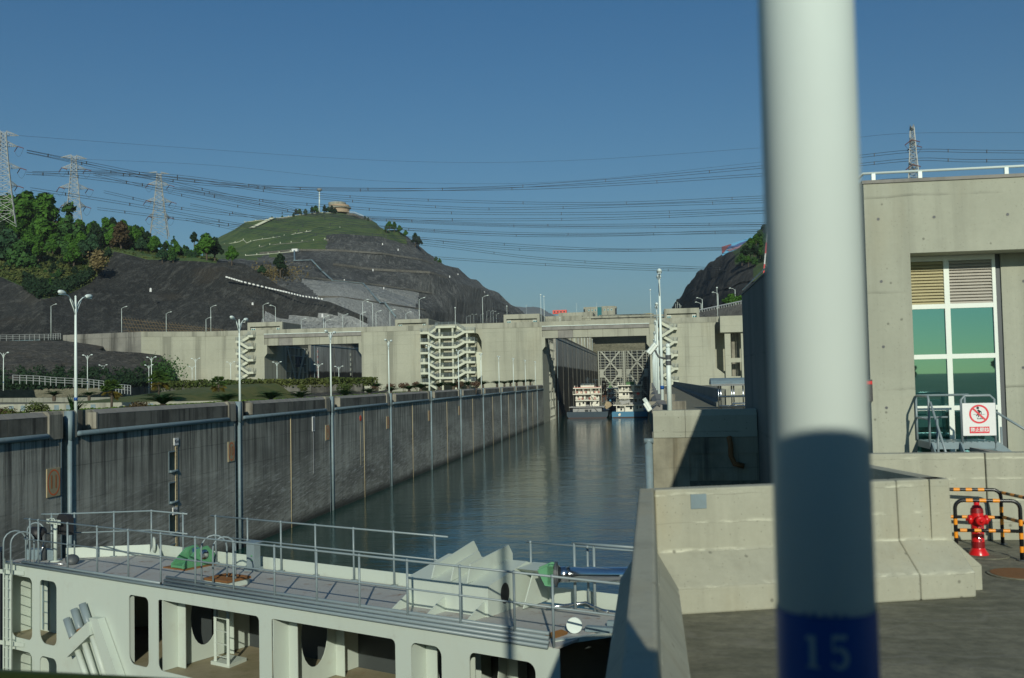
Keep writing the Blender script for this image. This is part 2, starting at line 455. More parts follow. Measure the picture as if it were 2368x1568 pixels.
M['leaf_dark'] = foliage('dark_green_leaves', (0.0086, 0.0245, 0.0115), (0.0187, 0.0403, 0.0173))
M['leaf_blue'] = foliage('bluish_green_leaves', (0.0158, 0.0432, 0.0216), (0.0324, 0.0756, 0.0324))
M['leaf_brown'] = foliage('brown_leaves', (0.045, 0.034, 0.018), (0.075, 0.055, 0.026))
M['scrub'] = foliage('scrub', (0.030, 0.058, 0.014), (0.085, 0.098, 0.028), 0.12)
M['drygrass'] = foliage('dry_grass', (0.10, 0.085, 0.035), (0.19, 0.15, 0.07), 0.4)
M['hedge'] = foliage('hedge_leaves', (0.030, 0.075, 0.012), (0.085, 0.130, 0.018), 0.6)
M['cycad'] = foliage('cycad_fronds', (0.010, 0.040, 0.012), (0.030, 0.078, 0.022), 1.0)
M['cycad_old'] = foliage('yellowing_fronds', (0.06, 0.06, 0.012), (0.12, 0.09, 0.015), 1.0)
M['palm'] = foliage('fan_palm_leaves', (0.020, 0.055, 0.012), (0.055, 0.095, 0.018), 1.0)
M['bush_dry'] = foliage('bronze_leaves', (0.075, 0.045, 0.032), (0.12, 0.075, 0.045), 0.8)

def ground_grass():
    t = NT('hill_grass')
    n = t.noise(t.pos, 0.05, 6, 0.7); f = t.noise(t.pos, 0.5, 5, 0.7)
    c = t.mix(t.ramp(n, 0.42, 0.57), (0.036, 0.078, 0.022), (0.085, 0.130, 0.034))
    c = t.mix(t.ramp(f, 0.5, 0.75, 0, 0.6), c, (0.085, 0.115, 0.035))
    c = t.mix(t.ramp(t.noise(t.pos, 0.09, 5, 0.7), 0.60, 0.72, 0, 0.6), c, (0.16, 0.125, 0.065))
    t.col(c); t.set(Roughness=0.95); t.bump(f, 0.8, 0.8)
    return t.mat
M['grass'] = ground_grass()

def lawn():
    t = NT('lawn')
    n = t.noise(t.pos, 0.25, 6, 0.7); f = t.noise(t.pos, 3.0, 4, 0.7)
    c = t.mix(t.ramp(n, 0.4, 0.62), (0.045, 0.075, 0.012), (0.10, 0.105, 0.022))
    c = t.mix(t.ramp(f, 0.5, 0.75, 0, 0.6), c, (0.11, 0.13, 0.03))
    t.col(c); t.set(Roughness=0.95); t.bump(f, 0.6, 0.1)
    return t.mat
M['lawn'] = lawn()

def rockmat(name, a, b, light, sc=1.0, brown=0.3, vein=0.45):
    """netted, sprayed cut rock: streaks run down the dip of the face"""
    t = NT(name)
    big = t.noise(t.pos, 0.022 * sc, 6, 0.65)
    rot = t.n('ShaderNodeVectorRotate'); rot.rotation_type = 'X_AXIS'; rot.inputs['Angle'].default_value = 0.6
    t.l(t.pos, rot.inputs['Vector'])
    runs = t.noise(t.scale(rot.outputs[0], (0.30 * sc, 0.22 * sc, 0.030 * sc)), 1.0, 7, 0.72, 0.4)
    runs2 = t.noise(t.scale(rot.outputs[0], (0.9 * sc, 0.7 * sc, 0.12 * sc)), 1.0, 6, 0.75, 0.3)
    fine = t.noise(t.pos, 0.7 * sc, 6, 0.75)
    c = t.mix(t.ramp(big, 0.43, 0.56), a, b)
    c = t.mix(t.ramp(runs, 0.50, 0.62, 0, vein), c, light)
    c = t.mix(t.ramp(runs2, 0.48, 0.38, 0, 0.7), c, mul(a, 0.35))
    c = t.mix(t.ramp(runs2, 0.54, 0.66, 0, vein * 0.8), c, light)
    c = t.mix(t.ramp(fine, 0.52, 0.35, 0, 0.5), c, mul(a, 0.45))
    c = t.mix(t.ramp(t.noise(t.pos, 0.05 * sc, 4), 0.54, 0.68, 0, brown), c, (0.10, 0.078, 0.05))
    t.col(c); t.set(Roughness=0.95)
    t.bump(t.math('ADD', t.math('ADD', fine, t.math('MULTIPLY', runs, 2.5)), t.math('MULTIPLY', runs2, 1.5)), 1.0, 1.0 / sc)
    return t.mat
M['netrock'] = rockmat('netted_dark_rock', (0.026, 0.029, 0.027), (0.046, 0.049, 0.045), (0.15, 0.15, 0.135), 1.0, 0.3, 0.6)
M['hillrock'] = rockmat('terraced_hill_rock', (0.066, 0.072, 0.070), (0.120, 0.126, 0.120), (0.30, 0.30, 0.28), 0.8, 0.15, 0.7)
M['shotcrete'] = rockmat('sprayed_concrete_slope', (0.38, 0.39, 0.37), (0.50, 0.51, 0.48), (0.60, 0.61, 0.58), 0.9, 0.0, 0.6)
M['rawrock'] = rockmat('raw_cut_rock', (0.040, 0.038, 0.032), (0.085, 0.080, 0.066), (0.22, 0.205, 0.165), 2.0, 0.5, 0.7)
M['stonepitch'] = rockmat('pitched_stone', (0.15, 0.145, 0.125), (0.20, 0.195, 0.17), (0.26, 0.25, 0.22), 2.0, 0.1, 0.4)
M['farhill'] = rockmat('far_mountain', (0.05, 0.06, 0.05), (0.09, 0.095, 0.08), (0.17, 0.17, 0.16), 0.15, 0.0, 0.4)
M['rubble'] = rockmat('rubble_wall', (0.17, 0.165, 0.145), (0.24, 0.23, 0.205), (0.32, 0.31, 0.28), 2.5, 0.1, 0.4)

def water():
    t = NT('lock_water')
    a = t.noise(t.scale(t.pos, (0.55, 0.85, 1)), 1.0, 4, 0.55, 0.6)
    b = t.noise(t.scale(t.pos, (0.10, 0.16, 1)), 1.0, 2, 0.5)
    f = t.noise(t.scale(t.pos, (2.2, 3.4, 1)), 1.0, 3, 0.6)
    t.col((0.008, 0.046, 0.038)); t.set(Roughness=0.03, IOR=1.333)
    h = t.math('ADD', t.math('ADD', t.math('MULTIPLY', a, 0.55), t.math('MULTIPLY', b, 1.6)), t.math('MULTIPLY', f, 0.20))
    t.bump(h, 0.45, 0.14)
    return t.mat
M['water'] = water()

def mirror_glass():
    t = NT('teal_mirror_glass')
    g = t.n('ShaderNodeBsdfGlossy'); g.inputs['Roughness'].default_value = 0.015; g.inputs['Color'].default_value = (0.20, 0.46, 0.46, 1)
    t.col((0.008, 0.035, 0.034)); t.set(Roughness=0.1)
    m = t.n('ShaderNodeMixShader'); m.inputs[0].default_value = 0.62
    t.l(t.b.outputs[0], m.inputs[1]); t.l(g.outputs[0], m.inputs[2])
    out = [n for n in t.t.nodes if n.type == 'OUTPUT_MATERIAL'][0]
    t.l(m.outputs[0], out.inputs['Surface'])
    return t.mat
M['mirror'] = mirror_glass()

# ------------------------------------------------------------------ ground, water, quays (the setting)
WZ = -11.0
m = MB(); m.box(-9000, -3000, -14, 9000, 12000, -12.6)
kind(m.build('ground', M['lawn']), 'structure')
def grid_sheet(name, x0, y0, x1, y1, z, mat, nx=1, ny=1):
    m = MB(); m.quad((x0, y0, z), (x1, y0, z), (x1, y1, z), (x0, y1, z)); return kind(m.build(name, mat, fix=False), 'structure')
grid_sheet('water', -34.2, 14.0, 0.3, 650, WZ, M['water'])
grid_sheet('water', -127.2, -60.0, -93.4, 650, WZ, M['water'])

# quay blocks: solid, with their chamber faces left to the wall objects
def block(name, x0, y0, z0, x1, y1, z1, mat): 
    m = MB(); m.box(x0, y0, z0, x1, y1, z1); return kind(m.build(name, mat), 'structure')
block('quay', -93.4, -60, -12.5, -35.6, 316, -0.02, M['asphalt'])          # island between the two locks
block('quay', -420, -60, -12.5, -127.2, 318, -0.03, M['asphalt'])
block('quay', 0.9, 45.0, -12.5, 90, 316, -0.01, M['asphalt'])
block('quay', -93.4, 346, -12.5, -34.9, 640, 18.8, M['asphalt'])           # upper level behind the lock head
block('quay', -420, 346, -12.5, -127.8, 640, 18.8, M['asphalt'])
block('quay', 0.7, 346, -12.5, 120, 640, 18.8, M['asphalt'])
block('quay', -420, 668, -12.5, 120, 1000, 41.0, M['asphalt'])
block('quay', -420, 640.3, -12.5, -94, 668, 40.9, M['asphalt'])
block('quay', -420, 1000.5, -12.5, 160, 1500, 56.0, M['asphalt'])
# road in front of the camera
block('road', 0.05, -40, -9.0, 30, 11.5, 0.0, M['asphalt'])
block('road', 3.3, 11.5, -9.0, 30, 22.0, -0.004, M['asphalt'])
block('road', -40, -14.0, -1.2, 0.05, 4.1, 0.0, M['asphalt'])              # bridge deck over the lower chamber
m = MB(); m.box(0.05, 11.5, -12, 3.3, 45, -5.5); kind(m.build('pit_floor', M['pitwall']), 'structure')

# ------------------------------------------------------------------ left chamber wall
LW = thing('chamber_wall', 'long dark stained chamber wall on the left of the lock with pale guard pipes', 'lock wall', (-34, 49.5, 0))
YS = [54.3 + 24.4 * k for k in range(11)]                                  # slots with fender pipes
body = MB()
prev = 45.5
niche_y = (66.9, 68.2)
for i, y in enumerate(YS + [316.0]):
    a, b = prev, (y - 0.42 if i < len(YS) else 316.0)
    if a < niche_y[0] < b:
        body.box(-36.5, a, -12.5, -34.0, niche_y[0], -0.16)
        body.box(-36.5, niche_y[1], -12.5, -34.0, b, -0.16)
        zs = [-0.16, -2.15, -3.55, -4.35, -5.75, -6.55, -7.95, -8.75, -10.15, -12.5]
        for k in range(0, len(zs) - 1, 2): body.box(-36.5, niche_y[0], zs[k + 1], -34.0, niche_y[1], zs[k])
        body.box(-36.5, niche_y[0], -12.4, -35.1, niche_y[1], -0.3)
    else:
        body.box(-36.5, a, -12.5, -34.0, b, -0.16)
    if i < len(YS): body.box(-36.5, y - 0.42, -12.5, -34.75, y + 0.38, 1.0)
    prev = y + 0.38
body.build('wall_face', M['wall'], LW)
m = MB(); m.box(-38.6, 20, -12.5, -36.5, 49.5, 0.9); m.box(-38.6, 49.5, -12.5, -36.5, 50.5, 0.9)
m.build('recess_wall', M['wall'], LW)
# parapet panels between the lamp niches, with a sloping cap
def panel(m, y0, y1, x=-34.02, t=0.42):
    m.prism([(0, 0.0), (0, 0.92), (-0.30, 1.17), (-t - 0.5, 1.17), (-t - 0.5, 0.0)], (x, y0, -0.02), (1, 0, 0), (0, 0, 1), (0, y1 - y0, 0))
pb = 45.5
for i, y in enumerate(YS + [316.0]):
    if i < len(YS): e = y - 1.75
    else: e = 315.9
    mid = pb + (e - pb) / 2
    for a, b in ((pb, mid - 0.015), (mid + 0.015, e)):
        m = MB(); panel(m, a, b); pp = m.build('parapet_panel', M['parapet'], LW)
        m = MB(); m.prism([(.012, 0.90), (.012, 0.93), (-0.29, 1.185), (-.93, 1.185), (-.93, 1.172), (-.302, 1.172)], (-34.02, a, -0.02), (1, 0, 0), (0, 0, 1), (0, b - a, 0)); m.build('coping', M['coping'], pp)
    if i < len(YS):
        m = MB()
        m.prism([(0, -0.4), (0, 1.0), (-0.12, 1.19), (-1.2, 1.19), (-1.2, -0.4)], (-33.9, y - 1.75, 0), (1, 0, 0), (0, 0, 1), (0, 1.32, 0))
        m.prism([(0, -0.4), (0, 1.0), (-0.12, 1.19), (-1.2, 1.19), (-1.2, -0.4)], (-33.9, y + 0.38, 0), (1, 0, 0), (0, 0, 1), (0, 0.62, 0))
        m.build('pillar', M['pillar'], LW)
        m = MB(); m.box(-35.4, y + 1.0, -0.1, -34.95, y + 3.3, 1.16); m.build('niche_back', M['parapet'], LW)
        # round blue fender pipe at the far edge of the slot, and its steel armour
        m = MB(); m.tube([(-34.02, y + 0.44, -11.6), (-34.02, y + 0.44, -0.5)], 0.135, 10); m.box(-34.3, y + 0.30, -0.55, -33.87, y + 0.64, 1.17)
        m.build('fender_pipe', M['bluepipe'], LW, True)
        m = MB(); m.box(-34.1, y - 0.50, -11.6, -33.985, y - 0.40, 1.1); m.build('slot_armour', M['bluepipe'], LW)
        pb = y + 3.3
        m = MB(); m.box(-34.6, pb - 0.08, 0.0, -33.99, pb + 0.12, 1.0); m.build('niche_jamb', M['pillar'], LW)
# horizontal guard pipe under the parapet
edges = [45.5] + YS + [316.2]
for a, b in zip(edges, edges[1:]):
    s = a + (1.15 if a in YS else 0.0); e = b - (1.85 if b in YS else 0.1)
    m = MB(); m.tube([(-34.1, s - 0.15, -0.2), (-33.92, s + 0.15, -0.2), (-33.92, e - 0.15, -0.2), (-34.1, e + 0.15, -0.2)], 0.17, 10)
    m.build('guard_pipe', M['bluepipe'], LW, True)
# thin tan joint strips
for k in range(1, 10):
    y = YS[k] + 12.3
    m = MB(); m.tube([(-33.99, y, -11.5), (-33.99, y, -0.4)], 0.055, 6); m.build('joint_strip', M['tan'], LW, True)
# floating bollard recesses: steel frames with a round bar sill and a bollard
for k in range(5):
    zt = -2.15 - 2.2 * k; zb = zt - 1.4
    m = MB()
    m.box(-34.12, niche_y[0] - 0.07, zb - 0.06, -33.97, niche_y[0] + 0.02, zt + 0.06); m.box(-34.12, niche_y[1] - 0.02, zb - 0.06, -33.97, niche_y[1] + 0.07, zt + 0.06)
    m.box(-34.12, niche_y[0], zt - 0.02, -33.97, niche_y[1], zt + 0.07)
    fr = m.build('bollard_niche', M['bluepipe'], LW)
    m = MB(); m.tube([(-34.02, niche_y[0] + 0.05, zb + 0.04), (-33.94, niche_y[0] + 0.25, zb + 0.0), (-33.94, niche_y[1] - 0.25, zb), (-34.02, niche_y[1] - 0.05, zb + 0.04)], 0.10, 8)
    m.build('sill_pipe', M['bluepipe'], fr, True)
    m = MB(); m.lathe([(0.16, zb - 0.1), (0.16, zb + 0.55), (0.24, zb + 0.60), (0.24, zb + 0.68)], (-34.55, niche_y[0] + 0.5, 0), 10); m.build('bollard', M['darkgrey'], fr, True)
    m = MB(); m.box(-35.0, niche_y[1] - 0.03, zb, -34.13, niche_y[1] - 0.003, zt); m.build('niche_plate', M['cream'], fr)

# number boards beside the slots
FONT_DX = {}
def text_mesh(txt, size, name='lettering', depth=0.0, align='CENTER'):
    cu = bpy.data.curves.new(name, 'FONT'); cu.body = txt; cu.size = size; cu.align_x = align; cu.align_y = 'CENTER'; cu.extrude = depth
    cu.resolution_u = 3; cu.offset = 0.018 * size
    o = bpy.data.objects.new(name, cu); C.objects.link(o)
    dg = bpy.context.evaluated_depsgraph_get(); dg.update()
    me = bpy.data.meshes.new_from_object(o.evaluated_get(dg))
    bpy.data.objects.remove(o); bpy.data.curves.remove(cu)
    return me
def put_text(txt, size, mat, parent, o, ux, uy, name='lettering', sx=1.0):
    me = text_mesh(txt, size, name)
    o = Vector(o); ux = Vector(ux); uy = Vector(uy); off = OFF[parent.name]
    for v in me.vertices:
        p = o + ux * (v.co.x * sx) + uy * v.co.y - off
        v.co = p
    me.materials.clear(); me.materials.append(mat)
    ob = bpy.data.objects.new(name, me); C.objects.link(ob); ob.parent = parent; OFF[ob.name] = off
    return ob
def ring(m, o, ux, uy, rx, ry, w, n=40, a0=0.0, a1=360.0):
    o = Vector(o); ux = Vector(ux); uy = Vector(uy)
    pts = []
    for k in range(n + 1):
        a = R_(a0 + (a1 - a0) * k / n)
        pts.append((o + ux * math.cos(a) * rx + uy * math.sin(a) * ry, o + ux * math.cos(a) * (rx - w) + uy * math.sin(a) * (ry - w)))
    for (a, b), (c, d) in zip(pts, pts[1:]): m.quad(a, b, d, c)
nums = ['11', '10', '9', '8', '7', '6', '5']
for k, y in enumerate(YS[:6]):
    zc = -2.85 if k < 2 else -2.6
    w = 1.28; h = 1.62
    yb = y - 0.62 - w / 2
    lab = ['tan number board with an orange 11 in a ring beside the nearest wall slot', 'tan number board with orange ring beside the second wall slot, right of the gauge',
           'tan number board in an orange ring beside the third wall slot', 'tan number board beside the fourth wall slot', 'tan number board beside the fifth wall slot', 'tan number board beside the sixth wall slot'][k]
    t = thing('number_board', lab, 'sign', (-33.97, yb, zc), 'tan number boards on the chamber wall')
    m = MB(); m.box(-34.01, yb - w / 2, zc - h / 2, -33.95, yb + w / 2, zc + h / 2); m.build('board', M['tan'], t)
    m = MB(); ring(m, (-33.944, yb, zc), (0, 1, 0), (0, 0, 1), w * 0.47, h * 0.46, 0.085); m.build('ring', M['orange_ink'], t, fix=False)
    put_text(nums[k], 1.05, M['brown_ink'], t, (-33.942, yb, zc), (0, 1, 0), (0, 0, 1), 'numeral', 0.8)
# water level gauge with its 95 m and 90 m plates
t = thing('water_gauge', 'tall narrow tan water level gauge with white 95m and 90m plates on the chamber wall', 'gauge', (-33.97, 70.6, -1.9))
gy = PX(407, 1060, -34).y
m = MB(); m.box(-34.0, gy - 0.16, -10.5, -33.95, gy + 0.16, -1.75); m.build('scale_board', M['tan'], t)
m = MB()
for k in range(28):
    z = -1.95 - k * 0.3; m.box(-33.949, gy - 0.15, z, -33.943, gy + (0.12 if k % 5 == 0 else -0.02), z + 0.035)
kind(m.build('graduation', M['ink'], t), 'stuff')
for txt, zz, dy in (('95m', PX(406, 1021, -34).z, -0.05), ('90m', PX(400, 1182, -34).z, -0.30)):
    m = MB(); m.box(-33.99, gy + dy - 0.33, zz - 0.26, -33.93, gy + dy + 0.33, zz + 0.26); pl = m.build('gauge_plate', M['signwhite'], t)
    put_text(txt, 0.36, M['ink'], pl, (-33.925, gy + dy, zz), (0, 1, 0), (0, 0, 1), 'numeral')
yy = PX(724, 980, -34).y
t = thing('wall_plate', 'small blank white plate on the dark wall left of the third fender pipe', 'plate', (-33.97, yy, -1.9))
zz = PX(724, 980, -34).z
m = MB(); m.box(-34.0, yy - 0.35, zz - 0.75, -33.95, yy + 0.35, zz + 0.75); m.build('plate', M['signwhite'], t)
m = MB(); m.box(-33.949, yy - 0.27, zz - 0.65, -33.944, yy + 0.27, zz + 0.65); m.build('plate_face', M['shipgrey'], t)
m = MB(); m.box(-34.0, yy - 0.10, zz - 5.0, -33.975, yy + 0.10, zz - 0.8); m.build('pale_strip', M['shipgrey'], t)
yy = PX(833, 967, -34).y; zz = PX(833, 967, -34).z
t = thing('mooring_marker', 'small rust red disc on a post strip on the dark chamber wall', 'marker', (-33.97, yy, zz))
m = MB(); m.lathe([(0.34, 0), (0.34, 0.05)], (-33.99, yy, zz), 14, (1, 0, 0)); m.build('disc', M['lifebuoy'], t)
m = MB(); m.box(-34.0, yy - 0.13, zz - 5.5, -33.96, yy + 0.13, zz - 0.4); m.build('strip', M['pillar'], t)

# ------------------------------------------------------------------ right side: chamber wall, pit wall, quay parapet
RW = thing('chamber_wall', 'shaded concrete chamber wall along the right side of the lock', 'lock wall', (0, 45, 0))
m = MB(); m.box(0.0, 45.0, -12.5, 0.9, 316, -0.02); m.build('wall_face', M['wall'], RW)
m = MB(); m.box(0.05, -14, -12.5, 0.6, 10.5, -0.02); m.build('near_wall', M['wall'], RW)
ry = [54.3 + 24.4 * k for k in range(11)]
pb = 46.5
for i, y in enumerate(ry + [317.0]):
    e = y - 0.9
    m = MB(); m.prism([(0, 0), (0, 0.92), (0.28, 1.17), (0.7, 1.17), (0.7, 0.0)], (0.02, pb, -0.02), (1, 0, 0), (0, 0, 1), (0, e - pb - 0.03, 0))
    m.build('parapet_panel', M['coping'], RW)
    if i < len(ry):
        m = MB()
        pr = [(0.0, 0), (1.7, 0), (1.95, 0.25), (1.95, 0.95), (1.7, 1.2), (0.0, 1.2)]
        m.prism(pr, (-0.12, e, -0.02), (1, 0, 0), (0, 1, 0), (0, 0, 1.16)); m.build('lamp_block', M['pillar'], RW)
        pb = y + 0.35
PW = thing('pit_wall', 'mossy concrete end wall of the gate pit with a pale parapet on top', 'wall', (0, 45, -3))
m = MB()
m.box(0.02, 44.93, -5.6, 1.6, 44.99, -0.3); m.box(1.6, 44.98, -2.2, 4.6, 45.4, -0.3); m.box(1.6, 44.94, -1.0, 4.6, 44.979, -0.3); m.box(1.6, 45.8, -5.6, 4.6, 46.2, -2.2)
m.build('lower_wall', M['pitwall'], PW)
m = MB()
m.prism([(0, 0), (0, 0.95), (0.12, 1.2), (1.2, 1.2), (1.2, 0)], (0.06, 44.9, -0.28), (0, 1, 0), (0, 0, 1), (1.40, 0, 0)); m.build('parapet_panel', M['concrete'], PW)
m = MB()
m.prism([(0, 0), (0, 0.95), (0.12, 1.2), (1.2, 1.2), (1.2, 0)], (1.475, 44.9, -0.28), (0, 1, 0), (0, 0, 1), (3.1, 0, 0)); m.build('parapet_panel', M['concrete'], PW)
m = MB(); m.tube([(-0.16, 44.85, -11.5), (-0.16, 44.85, -0.45)], 0.17, 12); m.box(-0.36, 44.7, -0.5, 0.05, 45.1, -0.3)
m.build('corner_pipe', M['bluepipe'], PW, True)
m = MB(); m.tube([(3.35, 44.9, -0.28), (3.4, 44.75, -0.6), (3.4, 44.75, -1.1), (3.55, 44.75, -1.45), (3.95, 44.75, -1.55)], 0.12, 8); m.build('drain_pipe', M['rust'], PW, True)

# ------------------------------------------------------------------ near barriers (jersey profile)
def jersey(m, a, b, h=1.2, top=0.20, out=0.42, side=1, both=True):
    """wall from a to b (top inner line at a-b); `side` = which side has the toe (+ = right of a->b)"""
    a = Vector(a); b = Vector(b); d = (b - a).normalized(); r = Vector((d.y, -d.x, 0)) * side
    prof = [(0, h), (0.02, 0.56), (out, 0.26), (out, 0.0)]
    back = [(-top - (out if both else 0.05), 0.0), (-top - (out if both else 0.05), 0.26), (-top - 0.02, 0.56), (-top, h)] if both else [(-top, 0.0), (-top, h)]
    m.prism(prof + back, a, r, (0, 0, 1), b - a)
A0 = PZ(1510, 1133, 1.2); A1 = PZ(2195, 1106, 1.2)
BW = thing('concrete_barrier', 'pale rough concrete barrier across the end of the road behind the lamp post', 'barrier', (A0.x, A0.y, 0))
ad = (A1 - A0).normalized()
cut = A0 + ad * 2.72
for a, b in ((A0 + ad * 0.02, cut - ad * 0.003), (cut + ad * 0.003, A1)):
    m = MB(); jersey(m, (a.x, a.y, 0), (b.x, b.y, 0), 1.2, 0.20, 0.40, 1, False); o = m.build('barrier_panel', M['barrier'], BW); bevel(o, 0.02, 2)
q = P(1609, 1149, A0.y + 0.2)
m = MB(); n = Vector((ad.y, -ad.x, 0))
c = A0 + ad * ((q - A0).dot(ad)); 
m.prism([(-0.085, -0.075), (0.085, -0.075), (0.085, 0.075), (-0.085, 0.075)], Vector((c.x, c.y, 1.065)) + n * 0.004, ad, (0, 0, 1), n * 0.012)
m.build('steel_plate', M['bluepipe'], BW)
LB = thing('concrete_barrier', 'grey concrete barrier running towards the camera along the chamber edge', 'barrier', (-0.1, 6, 0))
m = MB(); jersey(m, (0.0, 2.6, 0), (0.0, A0.y + 0.16, 0), 1.2, 0.15, 0.22, 1, True); o = m.build('barrier_panel', M['barrier'], LB); bevel(o, 0.02, 2)
B0 = PZ(2190, 1108, 1.2); B1 = PZ(2003, 1073, 1.2)
bd = (B1 - B0).normalized(); B1 = B0 + bd * 3.4
RB = thing('concrete_barrier', 'shaded concrete barrier running back along the pit beside the pole', 'barrier', (B0.x, B0.y, 0))
m = MB(); jersey(m, (B0.x, B0.y + 0.02, 0), (B1.x, B1.y, 0), 1.2, 0.19, 0.35, 1, False); m.build('barrier_panel', M['barrier'], RB)
CB = thing('concrete_barrier', 'pale concrete barrier behind the red fire hydrant below the building', 'barrier', (5, 14.9, 0))
c0 = B1.x + 0.02
for a, b in ((c0, 4.634), (4.64, 6.9), (6.906, 9.5)):
    m = MB(); jersey(m, (a, 14.85, 0), (b, 14.88, 0), 1.21, 0.22, 0.10, 1, False); o = m.build('barrier_panel', M['barrier'], CB); bevel(o, 0.015, 2)
# yellow rail on the bridge close to the camera
y0 = PZ(0, 1549, 1.2); y1 = PZ(450, 1572, 1.2)
yd = (y1 - y0).normalized()
t = thing('bridge_railing', 'blurred yellow steel bridge rail in the lower left corner close to the camera', 'railing', (y0.x, y0.y, 0))
ea = y0 - yd * 3.0; eb = y0 + yd * 2.35
m = MB(); m.tube([ea + Vector((0, 0, -0.07)), eb + Vector((0, 0, -0.07))], 0.07, 14); m.build('top_rail', M['yellow'], t, True)
m = MB(); m.tube([ea + Vector((0, 0, -0.6)), eb + Vector((0, 0, -0.6))], 0.04, 8); m.build('mid_rail', M['yellow'], t, True)
for k in range(4):
    p = ea + (eb - ea) * (0.04 + 0.306 * k)
    m = MB(); m.tube([(p.x, p.y, 0), (p.x, p.y, p.z - 0.08)], 0.045, 8); m.build('post', M['yellow'], t, True)

# ------------------------------------------------------------------ building on the right
BX, BYF, BYB, BT = 4.62, 22.0, 50.8, 6.42
BLD = thing('control_building', 'large bare concrete lock building with a tall window on its sunlit front', 'building', (BX, BYF, 0))
wl_, wr_ = P(2097, 800, BYF).x + 0.13, P(2319, 800, BYF + .75).x + 0.0
sof = 4.90
m = MB(); m.box(BX, BYF, -1.5, wl_, BYF + 0.9, BT); m.build('front_wall', M['concrete'], BLD)
m = MB(); m.box(wl_ + 0.001, BYF + 0.001, sof, 16, BYF + 0.9, BT - 0.001); m.build('lintel', M['concrete'], BLD)
m = MB(); m.box(wr_, BYF + 0.70, -1.5, 16, BYF + 1.2, sof - 0.002); m.build('pier', M['concrete'], BLD)
m = MB(); m.box(wl_ + 0.001, BYF + 0.02, -1.5, 16, BYF + 1.2, 0.55); m.build('plinth', M['concrete'], BLD)
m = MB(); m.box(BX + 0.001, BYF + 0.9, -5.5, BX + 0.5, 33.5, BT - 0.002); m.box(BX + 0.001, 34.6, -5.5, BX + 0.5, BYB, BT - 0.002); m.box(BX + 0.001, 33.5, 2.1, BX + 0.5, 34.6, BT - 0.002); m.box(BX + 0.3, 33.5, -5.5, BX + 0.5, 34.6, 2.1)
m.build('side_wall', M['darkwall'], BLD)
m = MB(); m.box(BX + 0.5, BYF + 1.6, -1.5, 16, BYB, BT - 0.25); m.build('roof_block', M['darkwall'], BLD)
m = MB(); m.box(BX - 0.03, BYF - 0.03, BT, 16, BYF + 0.55, BT + 0.07); m.box(BX - 0.03, BYF + 0.55, BT, BX + 0.5, BYB, BT + 0.07); m.build('coping', M['coping'], BLD)
for px, py in ((2030, 507), (2159, 502), (2329, 496), (2037, 651), (2042, 802), (2049, 943), (2366, 650), (2365, 850)):
    p = P(px, py, BYF + 0.0 if px < 2340 and (py < 560 or px < 2090) else BYF + 0.70)
    m = MB(); m.lathe([(0.033, 0.0), (0.033, 0.003)], (p.x, p.y - 0.001, p.z), 12, (0, -1, 0)); hole = m.build('tie_hole', M['darkgrey'], BLD)
    m = MB(); ring(m, (p.x, p.y - 0.0055, p.z), (1, 0, 0), (0, 0, 1), 0.034, 0.034, 0.008, 16); m.build('tie_rim', M['coping'], hole, fix=False)
# roof rail
t = thing('roof_rail', 'pale pipe rail along the roof edge of the concrete building', 'railing', (BX, BYF + .2, BT))
ra, rb = P(1985, 428, BYF + .2), P(2375, 412, BYF + .2)
m = MB(); m.tube([(BX + .05, BYB, BT + .26), (BX + .05, BYF + .2, BT + .26), (16, BYF + .2, BT + .28)], 0.028, 8); m.build('pipe', M['whitepole'], t, True)
for px in (2019, 2127, 2327):
    p = P(px, 425, BYF + .2); m = MB(); m.box(p.x - .04, BYF + .17, BT + .06, p.x + .04, BYF + .23, BT + .25); m.build('bracket', M['whitepole'], t)
# the window: frame, louvres, panes
WY = BYF + 0.75
def W(x, y): return P(x, y, WY)
t = BLD
xl = wl_ + 0.02; xm0 = W(2186, 800).x; xr = W(2304, 800).x + 0.02
rows = [sof - 0.004, W(2190, 703).z, W(2190, 819).z, W(2190, 938).z, 0.62]
xc = (W(2186, 640).x + W(2199, 960).x) / 2
fw = 0.055
wfr = MB()
wfr.box(xl, WY - 0.05, 0.56, xl + 0.06, WY + 0.05, sof - 0.003); wfr.box(xr - 0.07, WY - 0.05, 0.56, xr, WY + 0.05, sof - 0.003); wfr.box(xc - fw, WY - 0.051, 0.56, xc + fw, WY + 0.05, sof - 0.003)
for i, z in enumerate(rows):
    if i == 0: wfr.box(xl + .06, WY - 0.049, z - 0.11, xr - .07, WY + 0.05, z)
    else: wfr.box(xl + .06, WY - 0.049, z - 0.10, xr - .07, WY + 0.05, z)
win = wfr.build('window', M['frame'], BLD)
m = MB(); m.box(xr, WY + 0.0, 0.56, wr_, WY + 0.3, sof - 0.003); m.build('reveal', M['darkgrey'], BLD)
